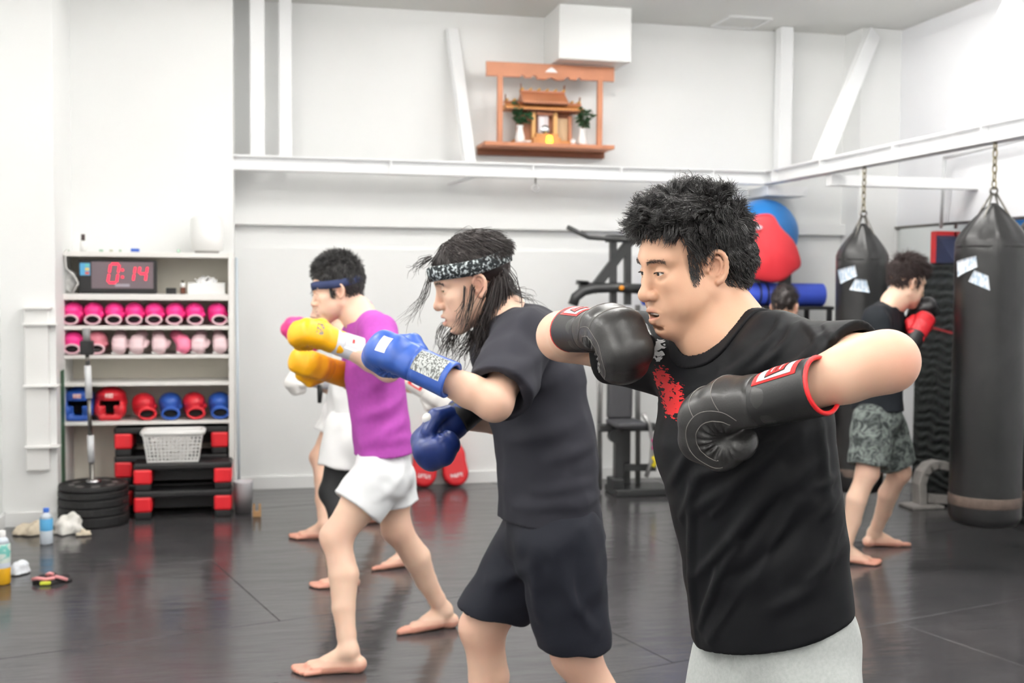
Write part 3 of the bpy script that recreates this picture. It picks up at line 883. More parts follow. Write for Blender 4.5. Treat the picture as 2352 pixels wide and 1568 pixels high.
def person_front():
    g = face_dir(34); l = left_of(g)
    pel = pt(1778, 1505, 2.15); base = np.array([pel[0], pel[1], 0])
    root = thing('person', 'person in black T-shirt with red brush print and grey sweatpants, black boxing gloves raised', 'person', base)
    belly = pt(1758, 1260, 2.15); chest = pt(1708, 990, 2.14); upper = pt(1690, 850, 2.14); neck = pt(1664, 772, 2.15)
    shL = pt(1820, 830, 2.00); shR = pt(1560, 822, 2.30)
    elL = pt(2036, 830, 1.76); wrL = pt(1752, 920, 1.84)
    elR = bone(shR, 1290, 772, 0.30, False); wrR = bone(elR, 1366, 760, 0.25, True)
    hc = pt(1586, 611, 2.15); hr = head_R(face_dir(21), 0.20, 0.03); hsc = 0.985
    hipL = pel + l * 0.10 - ZU * 0.04; hipR = pel - l * 0.10 - ZU * 0.04
    anL = base - g * 0.10 + l * 0.17 + ZU * 0.075; anR = base + g * 0.12 - l * 0.14 + ZU * 0.075
    knL = (hipL + anL) / 2 + g * 0.06; knR = (hipR + anR) / 2 + g * 0.03
    # --- skin: head with neck (fine) and the rest (coarser) in one mesh
    hs = head_sdf(full=1.16, mouth=0.003, nose=1.1, jaw=1.16)
    hw = s_move(hs, hc, hr, hsc)
    L2W = lambda q: hc + hr @ (np.asarray(q, float) * hsc)
    neckS = S().add(hw)
    neckS.add(s_cone(L2W((-0.030, 0, -0.030)), neck, 0.060, 0.070), 0.02)
    neckS.add(s_cone(L2W((-0.004, 0, -0.085)), neck + g * 0.022, 0.036, 0.048), 0.025)
    neckS.add(s_cone(neck, shL * 0.6 + neck * 0.4, 0.07, 0.05), 0.04)
    neckS.add(s_cone(neck, shR * 0.6 + neck * 0.4, 0.07, 0.05), 0.04)
    neckS.cut(s_plane(neck - ZU * 0.07, (0, 0, -1)))
    corners = [L2W((x, y, z)) for x in (HEAD_LO[0], HEAD_HI[0]) for y in (HEAD_LO[1], HEAD_HI[1]) for z in (HEAD_LO[2], HEAD_HI[2])]
    lo, hi = box_of(corners + [neck - ZU * 0.08, neck + g * 0.1, neck - g * 0.1, neck + l * .1, neck - l * .1], 0.01)
    Vh, Fh = polygonise(neckS, lo, hi, 0.0021)
    b = S()
    b.add(s_loft([(pel, l, g, 0.135, 0.10, 0.10), (belly, l, g, 0.145, 0.12, 0.095), (chest, l, g, 0.155, 0.125, 0.10), (upper, l, g, 0.14, 0.09, 0.09)]))
    arm(b, shL, elL, wrL, (0.053, 0.042, 0.044, 0.035)); arm(b, shR, elR, wrR, (0.058, 0.049, 0.048, 0.036))
    b.add(s_ball(elL + norm(elL - shL) * 0.008, 0.037), 0.02)
    tipL = pt(1590, 962, 1.94); dirL = norm(tipL - wrL); tipR = pt(1476, 768, 2.04); dirR = norm(tipR - wrR)
    hand_fist(b, wrL, dirL); hand_fist(b, wrR, dirR)
    limb_up(b, hipL, knL, anL, (0.084, 0.056, 0.058, 0.042), -g); limb_up(b, hipR, knR, anR, (0.084, 0.056, 0.058, 0.042), -g)
    foot_sdf(b, anL, g + l * 0.25, flip=1); foot_sdf(b, anR, g - l * 0.1, flip=-1)
    lo, hi = box_of([pel, upper, shL, shR, elL, elR, wrL, wrR, hipL, knL, knR, anL - ZU * 0.075, anR - ZU * 0.075, anL + g * 0.24, anR + g * 0.24, wrL + norm(wrL - elL) * 0.1, wrR + norm(wrR - elR) * 0.1], 0.13)
    lo[2] = -0.01
    Vb, Fb = polygonise(b, lo, hi, 0.0062)
    V, Fq = join_vf([(Vh, Fh), (Vb, Fb)])
    o = mesh_obj('body', V, Fq, M_skin1, root)
    q = ((V - hc) @ hr) / hsc; isH = np.arange(len(V)) < len(Vh)
    zm = -0.0745
    lipm = np.exp(-(((q[:, 0] - 0.095) / 0.018) ** 2 + (q[:, 1] / 0.018) ** 4 + ((q[:, 2] - zm - 0.0005) / 0.0115) ** 4)) * isH
    set_attr(o, 'lip', np.clip(lipm * 1.4 - 0.15, 0, 0.95))
    inm = isH * (np.abs(q[:, 1]) < 0.021) * (q[:, 0] < 0.0915) * (q[:, 0] > 0.06) * (np.abs(q[:, 2] - zm) < 0.0075)
    set_attr(o, 'mouth', inm * 0.95)
    blush = 0.40 * np.exp(-(((q[:, 0] - 0.10) / 0.022) ** 2 + (q[:, 1] / 0.018) ** 2 + ((q[:, 2] + 0.036) / 0.016) ** 2)) + 0.45 * np.exp(-(((q[:, 0] + 0.014) / 0.03) ** 2 + ((np.abs(q[:, 1]) - 0.082) / 0.012) ** 2 + ((q[:, 2]) / 0.036) ** 2)) \
        + 0.22 * np.exp(-(((q[:, 0] - 0.06) / 0.03) ** 2 + ((np.abs(q[:, 1]) - 0.05) / 0.02) ** 2 + ((q[:, 2] + 0.03) / 0.025) ** 2))
    de = np.linalg.norm(V - (elL + norm(elL - shL) * 0.045), axis=1); blush = blush * isH + 0.5 * np.exp(-(de / 0.045) ** 2) * (~isH)
    set_attr(o, 'blush', np.clip(blush, 0, 1)); set_attr(o, 'tan', isH * 0.55)
    ffs = np.clip((q[:, 2] + 0.028) / 0.06, 0, 1); hw_ = 0.007 + 0.021 * ffs
    sc_m = np.clip(1.35 - (np.abs(q[:, 0] - (0.038 - 0.016 * ffs)) / hw_) ** 4, 0, 1) * np.clip((q[:, 2] + 0.031) / 0.008, 0, 1) * np.clip((0.075 - q[:, 2]) / 0.01, 0, 1) * (np.abs(q[:, 1]) > 0.045) * (np.abs(q[:, 1]) < 0.080) * isH
    brow_m = sum(np.exp(-((q[:, 2] - 0.0245) / 0.0035) ** 2 - ((q[:, 1] - y * 0.030) / 0.017) ** 4) for y in (-1, 1)) * (q[:, 0] > 0.06) * isH
    set_attr(o, 'scalp', np.clip(sc_m * 0.85 + brow_m * 0.45, 0, 0.9))
    add_eyes(o, hc, hr, hsc, gaze=(1, -0.10, -0.03))
    # teeth glint inside the mouth
    tv = MB().box((0.0885, 0, zm + 0.0012), (0.008, 0.026, 0.005)); mesh_obj('teeth', np.array(tv.V) * hsc @ hr.T + hc, tv.F, M_teeth, o)
    # --- hair
    cap = S().add(s_ell((-0.018, 0, 0.044), (0.107, 0.087, 0.090)))
    cap.add(s_ell((0.006, 0, 0.082), (0.084, 0.078, 0.048)), 0.03)
    cap.add(s_ell((-0.05, 0, 0.0), (0.066, 0.078, 0.07)), 0.03)
    cap.cut(s_plane((0.066, 0, 0.075), norm((1, 0, -0.82))), 0.006)
    cap.cut(s_plane((-0.02, 0, -0.064), norm((0.62, 0, -1))), 0.006)
    for y in (-1, 1):
        cap.sub(s_ell((-0.005, y * 0.090, -0.006), (0.029, 0.03, 0.043), roty(-0.2)), 0.006)
    cap.disp(wav(5, 0.0035, 0.035))
    Vc, Fc = polygonise(cap, (-0.14, -0.12, -0.09), (0.14, 0.12, 0.18), 0.004)
    rs = np.random.RandomState(11); N = 21000
    _, uc = project(cap, Vc, 0); Vl = Vc.copy(); Vc = (Vc - uc * 0.0045) * hsc @ hr.T + hc
    P0 = Vl[rs.randint(0, len(Vl), N)]
    _, u = project(cap, P0, 0); 
    ok = ~((u[:, 0] > 0.55) & (P0[:, 2] < 0.075)) & (u[:, 2] > -0.75); P0 = P0[ok] - u[ok] * 0.002; u = u[ok]
    top = np.clip((P0[:, 2] - 0.045) / 0.07, 0, 1); fr = np.clip((P0[:, 0] + 0.03) / 0.12, 0, 1)
    K = 46; nz = np.stack([np.sin(P0[:, 1] * K + P0[:, 2] * 28 + 1) + 0.6 * np.sin(P0[:, 0] * 83 + 2), np.sin(P0[:, 0] * K + P0[:, 2] * 33) + 0.6 * np.sin(P0[:, 2] * 90), np.sin(P0[:, 0] * 40 + P0[:, 1] * K + 2)], 1)
    flow = np.stack([1.0 * fr * top - 0.35 * (1 - top), u[:, 1] * 0.2, -0.95 * (1 - top) + 0.15 * top], 1)
    D = u * (0.30 + 0.22 * top)[:, None] + flow * 0.8 + nz * (0.08 + 0.40 * top)[:, None]
    cc_ = P0[rs.randint(0, len(P0), 340)]; ci_ = np.empty(len(P0), int)
    for i0 in range(0, len(P0), 2000): ci_[i0:i0 + 2000] = ((P0[i0:i0 + 2000, None] - cc_[None]) ** 2).sum(2).argmin(1)
    rd_ = rs.normal(0, 1, (340, 3)); D = D + rd_[ci_] * (0.10 + 0.26 * top)[:, None] + (cc_[ci_] - P0) * (12 * top)[:, None]
    Lh = 0.022 + 0.026 * top
    Vs, Fs = strands(P0, D, Lh, 21, curl=0.50, g=0.4, r0=0.00085, nseg=8, freq=2.4, clump=ci_)
    Vs = Vs * hsc @ hr.T + hc
    # fringe locks over the forehead and sideburns
    M_ = 420; yy = rs.uniform(-0.062, 0.07, M_)
    Rt = np.stack([0.075 - 6.0 * yy ** 2 + rs.uniform(-0.012, 0.006, M_), yy, 0.098 - 4.0 * yy ** 2 + rs.uniform(-0.004, 0.012, M_)], 1)
    lock = np.sin(yy * 160) * 0.5
    Dr = np.stack([np.full(M_, 0.40), lock * 0.5 + 0.1, -0.25 + 0.25 * lock], 1)
    Vf, Ff = strands(Rt, Dr, np.full(M_, 0.040) + 0.01 * lock, 5, curl=0.28, g=1.0, r0=0.0012, nseg=8)
    Vf = Vf * hsc @ hr.T + hc
    M2 = 1500; sg = np.where(rs.rand(M2) < 0.5, -1, 1.0)
    zz = -0.026 + 0.075 * rs.rand(M2) ** 0.8; ff = np.clip((zz + 0.026) / 0.06, 0, 1); xx = 0.038 - 0.016 * ff + rs.uniform(-1, 1, M2) * (0.006 + 0.020 * ff)
    Rt, Gs = project(hs, np.stack([xx, sg * 0.085, zz], 1)); kk_ = (np.abs(Rt[:, 1]) < 0.0765) & ((Rt[:, 0] > 0.016) | (Rt[:, 2] > 0.03)); Rt = Rt[kk_]; Gs = Gs[kk_]; M2 = len(Rt)
    Dr = np.stack([rs.normal(-0.1, 0.15, M2), np.zeros(M2), np.full(M2, -1.0)], 1) + Gs * 0.22
    V2, F2 = strands(Rt, Dr, np.full(M2, 0.011), 6, curl=0.1, g=0.1, r0=0.0006, nseg=4)
    V2 = V2 * hsc @ hr.T + hc
    V, Fq = join_vf([(Vc, Fc), (Vs, Fs), (Vf, Ff), (V2, F2)])
    mesh_obj('hair', V, Fq, M_hair, root)
    # eyebrows
    for y in (-1, 1):
        nb_ = 260; t = rs.rand(nb_)
        Rt = np.stack([0.0995 - 0.023 * t ** 1.6, y * (0.012 + 0.038 * t), 0.0225 + 0.009 * np.sin(t * 2.0) - 0.006 * t + rs.normal(0, 0.0019, nb_)], 1)
        Q, G = project(hs, Rt); 
        Dr = np.stack([-0.3 * np.ones(nb_), y * np.ones(nb_), 0.25 - 0.7 * t], 1) + G * 0.35
        Vb_, Fb_ = strands(Q, Dr, np.full(nb_, 0.0065), 8, curl=0.05, g=0.0, r0=0.00026, nseg=4)
        mesh_obj('eyebrow', Vb_ * hsc @ hr.T + hc, Fb_, mat('soft_brow', (66, 56, 52), 0.6), o)
        nb_ = 46; t = rs.rand(nb_)      # upper lashes
        a = -1 + 2 * t
        Rt = np.stack([0.0905 - 0.004 * a * a - 0.003 * (a > 0) * a, y * (0.032 + 0.0132 * a), 0.0066 - 0.0042 * a * a], 1)
        Q, G = project(hs, Rt)
        Vb_, Fb_ = strands(Q, G + np.array([0.5, 0, -0.25]), np.full(nb_, 0.0045), 9, curl=0.05, g=0.0, r0=0.0004, nseg=3)
        mesh_obj('eyelashes', Vb_ * hsc @ hr.T + hc, Fb_, M_hair, o)
    # --- T-shirt
    hemc = pt(1782, 1430, 2.15); hn = norm(-ZU + 0.33 * RH)
    t_ = S()
    t_.add(s_loft([(hemc - ZU * 0.10, l, g, 0.172, 0.128, 0.132), (belly, l, g, 0.168, 0.142, 0.118), (chest, l, g, 0.184, 0.148, 0.118), (upper - ZU * 0.015, l, g, 0.168, 0.105, 0.108), (neck - ZU * 0.012, l, g, 0.060, 0.060, 0.062)]))
    for sh, el, fr_, r0, r1 in ((shL, elL, 0.66, 0.070, 0.064), (shR, elR, 0.55, 0.080, 0.082)):
        sv, e, d = sleeve(sh, el, fr_, r0, r1, upper * 0.5 + sh * 0.5)
        d = norm(d + RH * 0.15 - ZU * 0.40) if sh is shL else d
        sv.cut(s_plane(e, d), 0.004); sv.sub(s_cone(e - d * 0.018, e + d * 0.06, r1 - 0.012, r1 - 0.006), 0.003)
        t_.add(sv, 0.035)
    nape = pt(1712, 752, 2.15)
    t_.add(s_cone(nape - ZU * 0.02, shL * 0.75 + neck * 0.25 + ZU * 0.010, 0.050, 0.066), 0.03)
    t_.add(s_cone(nape - ZU * 0.02, shR * 0.75 + neck * 0.25 + ZU * 0.010, 0.050, 0.066), 0.03)
    base_t = t_.frozen()
    folds = [((1598, 1095), (1770, 1000), .013, .011, .06), ((1588, 1175), (1800, 1010), .014, .010, .05), ((1592, 1330), (1790, 1080), .013, .011, .04),
             ((1608, 1440), (1700, 1250), .010, .012, -.05), ((1630, 1470), (1830, 1150), .013, .009, .03), ((1650, 1450), (1760, 1270), .012, -.008, .03), ((1565, 1190), (1610, 1090), .012, .009, 0),
             ((1690, 1330), (1860, 1180), .018, -.008, .04), ((1885, 960), (1905, 1170), .016, .007, 0), ((1690, 870), (1830, 745), .012, .008, .1),
             ((1735, 895), (1890, 770), .013, .009, .08), ((1780, 905), (1880, 820), .012, .009, .08), ((1600, 900), (1740, 800), .016, .006, .1),
             ((1835, 730), (1885, 800), .010, .008, -.1), ((1890, 1185), (1945, 1100), .012, .010, 0), ((1720, 1180), (1930, 1000), .020, .007, .03),
             ((1895, 745), (1925, 800), .008, .006, 0), ((1640, 1000), (1690, 880), .014, .007, 0), ((1860, 1330), (1940, 1240), .014, .008, 0.05), ((1770, 1400), (1900, 1320), .018, .006, .05), ((1530, 1130), (1600, 1010), .014, .007, 0), ((1590, 1110), (1602, 1470), .013, .012, .02), ((1640, 1180), (1700, 1100), .010, .009, .05), ((1620, 1400), (1650, 1300), .009, .009, .05), ((1700, 1260), (1800, 1120), .012, -.008, .03), ((1880, 1120), (1940, 1060), .010, .009, .1), ((1900, 1300), (1930, 1200), .010, .008, .0), ((1740, 800), (1800, 720), .010, .007, .1), ((1655, 860), (1760, 790), .010, .007, .1)]
    for a_, b_, w_, h_, bd_ in folds: t_.disp(fold_px(base_t, a_, b_, w_ * 0.72, h_ * 1.15, 1.7, 2.5, bd_))
    t_.disp(wav(3, 0.0016, 0.10, stretch=(1, 1, 0.6)))
    nh = S().add(s_cone(L2W((-0.034, 0, -0.02)), neck + g * 0.006 + l * 0.004 + ZU * 0.01, 0.066, 0.082))
    nh.add(s_ell(neck + g * 0.046 + ZU * 0.012, (0.066, 0.066, 0.050)), 0.03)
    tf = S().add(t_); tf.sub(nh, 0.004); tf.cut(s_plane(hemc, hn), 0.004)
    inner = s_loft([(hemc - ZU * 0.1, l, g, 0.158, 0.116, 0.116), (hemc + ZU * 0.0, l, g, 0.152, 0.110, 0.104)])
    tf.sub(inner, 0.003)
    lo, hi = box_of([hemc, belly, chest, neck + ZU * 0.05, shL, shR, shL * .4 + elL * .6, shR * .4 + elR * .6], 0.21)
    V, Fq = polygonise(tf, lo, hi, 0.0042)
    tee = mesh_obj('t_shirt', V, Fq, M_tee1, root)
    # brush print on the chest (flat print: red strokes, a white flash)
    pc = trace(base_t, [(1536, 900)], 1.6, 2.5)[0]; ax1 = norm(trace(base_t, [(1590, 935)], 1.6, 2.5)[0] - trace(base_t, [(1515, 840)], 1.6, 2.5)[0]); 
    dv = V - pc; u1 = dv @ ax1; up_ = norm(np.cross(ax1, g)); v1 = dv @ up_; gg = dv @ g
    pm = np.clip(1.08 - (np.abs(u1) / 0.125) ** 4 - (np.abs(v1) / 0.062) ** 2, 0, 1) * (gg > -0.10)
    set_attr(tee, 'print', pm)
    pw = trace(base_t, [(1512, 805)], 1.6, 2.5)[0]; set_attr(tee, 'print_white', np.clip(1.3 - (np.linalg.norm(V - pw, axis=1) / 0.036) ** 2, 0, 1) * 1.0)
    colr = S().add(lambda p: np.maximum(np.abs(t_(p) - 0.001) - 0.0035, np.abs(nh(p) - 0.010) - 0.011))
    lo, hi = box_of([neck], 0.15); hi[2] += 0.05
    sdf_obj('collar', colr, lo, hi, 0.0030, M_rib, tee)
    # --- sweat pants
    p_ = S().add(s_loft([(pel - ZU * 0.05, l, g, 0.150, 0.110, 0.124), (pel + ZU * 0.06, l, g, 0.152, 0.112, 0.122), (hemc + ZU * 0.02, l, g, 0.146, 0.106, 0.100)]))
    for hp, kn, an in ((hipL, knL, anL), (hipR, knR, anR)):
        p_.chain([hp, kn, an + ZU * 0.02], [0.084, 0.076, 0.062], 0.04)
        p_.cut(s_plane(np.array([0, 0, 0.06]), (0, 0, -1)), 0.003)
    p_.add(s_ell(pel - g * 0.040 + l * 0.03 + ZU * 0.035, (0.10, 0.10, 0.10)), 0.04)
    pbase = p_.frozen()
    for a_, b_, w_, h_ in (((1694, 1450), (1668, 1568), 0.006, -0.010), ((1702, 1450), (1680, 1568), 0.007, 0.006), ((1668, 1450), (1646, 1568), 0.004, 0.005), ((1715, 1568), (1725, 1510), 0.012, 0.005), ((1930, 1400), (1820, 1440), 0.008, -0.003)):
        p_.disp(fold_px(pbase, a_, b_, w_, h_, 1.6, 2.6))
    p_.disp(wav(8, 0.002, 0.13))
    lo, hi = box_of([hemc, pel, hipL, hipR, knL, knR, anL, anR], 0.2); lo[2] = 0.03
    sdf_obj('sweatpants', p_, lo, hi, 0.0052, M_sweat, root)
    # --- gloves
    big = [('wrist_patch', ((-0.100, -0.042, 0.06), (-0.010, -0.042, 0.06), (-0.010, 0.034, 0.06), (-0.100, 0.034, 0.06)), M_patch_r, 0.0010),
           ('patch_panel', ((-0.090, -0.034, 0.06), (-0.020, -0.034, 0.06), (-0.020, 0.027, 0.06), (-0.090, 0.027, 0.06)), M_patch_w, 0.0018),
           ('patch_emblem_outline', ((-0.076, -0.020, 0.06), (-0.036, -0.028, 0.06), (-0.034, 0.019, 0.06), (-0.076, 0.014, 0.06)), M_patch_k, 0.0023),
           ('patch_emblem', ((-0.0735, -0.0175, 0.06), (-0.0385, -0.025, 0.06), (-0.037, 0.0165, 0.06), (-0.0735, 0.0115, 0.06)), M_patch_r, 0.0028)]
    for k in range(3):
        x = -0.066 + k * 0.0085
        big.append(('emblem_stroke', ((x, -0.014, 0.06), (x + 0.003, -0.014, 0.06), (x + 0.003, 0.010, 0.06), (x, 0.010, 0.06)), M_patch_w if k != 1 else M_patch_k, 0.0032))
    glove(root, wrL, dirL, ZU * 0.85 - FH * 0.40, 0.93, 'L', M_glv_black, M_glv_black2, label='black leather boxing glove with red trim and white wrist patch', trim=M_redtrim, patch=big, stitch=M_thread)
    glove(root, wrR, dirR, -FH * 0.55 + ZU * 0.8, 0.93, 'R', M_glv_black, M_glv_black2, label='black leather boxing glove seen from the knuckles', trim=M_redtrim, patch=big, stitch=M_thread)
    return root
person_front()

# ------------------------------------------------------------------ the other people
M_skin2 = mat_skin('skin_light', (228, 190, 166), (214, 146, 128), (190, 116, 116))
M_skin3 = mat_skin('skin_pale', (234, 200, 176), (216, 146, 128), (196, 120, 116))
M_tee2 = mat('charcoal_tee', (42, 42, 50), 0.8, spec=0.3, bump=0.04, bscale=700)
M_short2 = mat('black_shorts', (26, 28, 38), 0.75, spec=0.3, bump=0.04, bscale=700)
M_tee3 = mat('purple_tee', (168, 66, 164), 0.75, var=0.06, vscale=60, bump=0.05, bscale=700)
M_short3 = mat('pale_grey_shorts', (232, 234, 236), 0.6, bump=0.03, bscale=400)
M_wtee = mat('white_tee', (236, 236, 236), 0.8)
M_wshort = mat('white_shorts', (240, 240, 240), 0.7)
M_legging = mat('black_leggings', (22, 23, 25), 0.7)
M_tee4 = mat('black_tee_plain', (22, 26, 32), 0.8, spec=0.3)
M_yellow = mat('yellow_leather', (244, 178, 14), 0.36, bump=0.03, bscale=200, spec=0.5)
M_blue = mat('blue_leather', (50, 88, 172), 0.35, bump=0.03, bscale=200)
M_navy = mat('navy_leather', (30, 50, 112), 0.35)
M_pinkg = mat('hot_pink_leather', (244, 74, 150), 0.4, bump=0.02, bscale=200)
M_whiteg = mat('white_leather', (240, 238, 234), 0.4)
M_blackg = mat('black_leather_plain', (34, 33, 35), 0.4)
M_redg = mat('red_leather', (196, 34, 44), 0.4)
M_navyband = mat('navy_band', (44, 56, 94), 0.8)
M_cuffgrey = mat('silver_wrist_band', (222, 222, 228), 0.5)
M_ink = mat('dark_ink', (60, 58, 66), 0.6)
def mat_bandana():
    m = mat('bandana_print', (30, 36, 40), 0.85); nt = m.node_tree; b = nt.nodes['Principled BSDF']; tc = nt.nodes.new('ShaderNodeTexCoord')
    v = nt.nodes.new('ShaderNodeTexVoronoi'); v.inputs['Scale'].default_value = 150; nt.links.new(tc.outputs['Object'], v.inputs['Vector'])
    n = nt.nodes.new('ShaderNodeTexNoise'); n.inputs['Scale'].default_value = 120; n.inputs['Detail'].default_value = 4; nt.links.new(tc.outputs['Object'], n.inputs['Vector'])
    a = nt.nodes.new('ShaderNodeMath'); a.operation = 'ADD'; nt.links.new(v.outputs['Distance'], a.inputs[0]); nt.links.new(n.outputs['Fac'], a.inputs[1])
    r = nt.nodes.new('ShaderNodeValToRGB'); r.color_ramp.elements[0].position = 0.50; r.color_ramp.elements[1].position = 0.68
    r.color_ramp.elements[0].color = (*lin((24, 30, 33)), 1); r.color_ramp.elements[1].color = (*lin((205, 214, 216)), 1)
    nt.links.new(n.outputs['Fac'], r.inputs['Fac']); nt.links.new(r.outputs['Color'], b.inputs['Base Color']); return m
def mat_camo(name='camo_shorts'):
    m = mat(name, (70, 78, 76), 0.85); nt = m.node_tree; b = nt.nodes['Principled BSDF']; tc = nt.nodes.new('ShaderNodeTexCoord')
    n = nt.nodes.new('ShaderNodeTexNoise'); n.inputs['Scale'].default_value = 24; n.inputs['Detail'].default_value = 3; n.inputs['Distortion'].default_value = 1.2
    nt.links.new(tc.outputs['Object'], n.inputs['Vector'])
    r = nt.nodes.new('ShaderNodeValToRGB'); r.color_ramp.interpolation = 'EASE'
    r.color_ramp.elements[0].position = 0.35; r.color_ramp.elements[1].position = 0.68
    r.color_ramp.elements[0].color = (*lin((42, 48, 48)), 1); r.color_ramp.elements[1].color = (*lin((118, 126, 122)), 1)
    nt.links.new(n.outputs['Fac'], r.inputs['Fac']); nt.links.new(r.outputs['Color'], b.inputs['Base Color']); return m
def mat_scribble(name, base, ink, scale=(40, 220, 90)):
    m = mat(name, base, 0.5); nt = m.node_tree; b = nt.nodes['Principled BSDF']; tc = nt.nodes.new('ShaderNodeTexCoord')
    mp = nt.nodes.new('ShaderNodeMapping'); mp.inputs['Scale'].default_value = scale; nt.links.new(tc.outputs['Object'], mp.inputs['Vector'])
    n = nt.nodes.new('ShaderNodeTexNoise'); n.inputs['Scale'].default_value = 1.6; n.inputs['Detail'].default_value = 3; nt.links.new(mp.outputs['Vector'], n.inputs['Vector'])
    r = nt.nodes.new('ShaderNodeValToRGB'); r.color_ramp.elements[0].position = 0.44; r.color_ramp.elements[1].position = 0.52
    r.color_ramp.elements[0].color = (*lin(ink), 1); r.color_ramp.elements[1].color = (*lin(base), 1)
    nt.links.new(n.outputs['Fac'], r.inputs['Fac']); nt.links.new(r.outputs['Color'], b.inputs['Base Color']); return m
M_bandana = mat_bandana(); M_camo = mat_camo()
M_label_silver = mat_scribble('silver_label_print', (178, 182, 180), (92, 94, 92), (160, 160, 50))

def short_hair(root, hc, hr, hsc, m, seed, N=3500, top_len=0.022, up=0.02, side=0.012, spread=0.5, band=None, low=-0.055, fwd=0.0):
    cap = S().add(s_ell((-0.016, 0, 0.044 + up * 0.4), (0.105, 0.084, 0.088 + up)))
    cap.cut(s_plane((0.066 + fwd, 0, 0.072), norm((1, 0, -0.82))), 0.006); cap.cut(s_plane((-0.02, 0, low), norm((0.62, 0, -1))), 0.006)
    for y in (-1, 1):
        cap.sub(s_ell((-0.010, y * 0.085, -0.012), (0.027, 0.03, 0.045), roty(-0.2)), 0.006)
        cap.add(s_cone((0.030, y * 0.069, 0.02), (0.026, y * 0.072, -0.018), 0.009, 0.005), 0.008)
    cap.disp(wav(seed, 0.003, 0.04))
    Vc, Fc = polygonise(cap, (-0.14, -0.12, -0.09), (0.14, 0.12, 0.18), 0.005)
    rs = np.random.RandomState(seed); P0 = Vc[rs.randint(0, len(Vc), N)]
    _, u = project(cap, P0, 0); ok = ~((u[:, 0] > 0.55) & (P0[:, 2] < 0.072)) & (u[:, 2] > -0.75); P0 = P0[ok]; u = u[ok]
    top = np.clip((P0[:, 2] - 0.05) / 0.07, 0, 1)
    D = u * 0.4 + np.stack([0.5 * top, 0 * top, -0.9 * (1 - top)], 1) * 0.8 + rs.normal(0, spread * 0.4, P0.shape)
    Vs, Fs = strands(P0, D, side + top_len * top, seed, curl=0.25, g=0.5, r0=0.0014, nseg=5)
    _, uc = project(cap, Vc, 0); Vc = Vc - uc * 0.003
    V, Fq = join_vf([(Vc, Fc), (Vs, Fs)])
    return mesh_obj('hair', V * hsc @ hr.T + hc, Fq, m, root)
def head_band(root, hc, hr, hsc, m, z_front, z_back, width, rx=0.104, ry=0.084, name='headband'):
    """fabric band around the head"""
    n = 40; V = []
    for k in range(n):
        a = 2 * math.pi * k / n; x = rx * math.cos(a) - 0.006; y = ry * math.sin(a); z = z_back + (z_front - z_back) * (0.5 + 0.5 * math.cos(a)) + 0.003 * math.sin(3 * a)
        for dz, dr in ((-1, -0.003), (-0.9, 0.004), (0, 0.006), (0.9, 0.004), (1, -0.003)):
            V.append((x * (1 + dr / rx), y * (1 + dr / ry), z + dz * width / 2))
    Fq = [(k * 5 + j, ((k + 1) % n) * 5 + j, ((k + 1) % n) * 5 + j + 1, k * 5 + j + 1) for k in range(n) for j in range(4)]
    o = mesh_obj(name, np.array(V) * hsc @ hr.T + hc, Fq, m, root)
    sm = o.modifiers.new('thick', 'SOLIDIFY'); sm.thickness = 0.003; return o

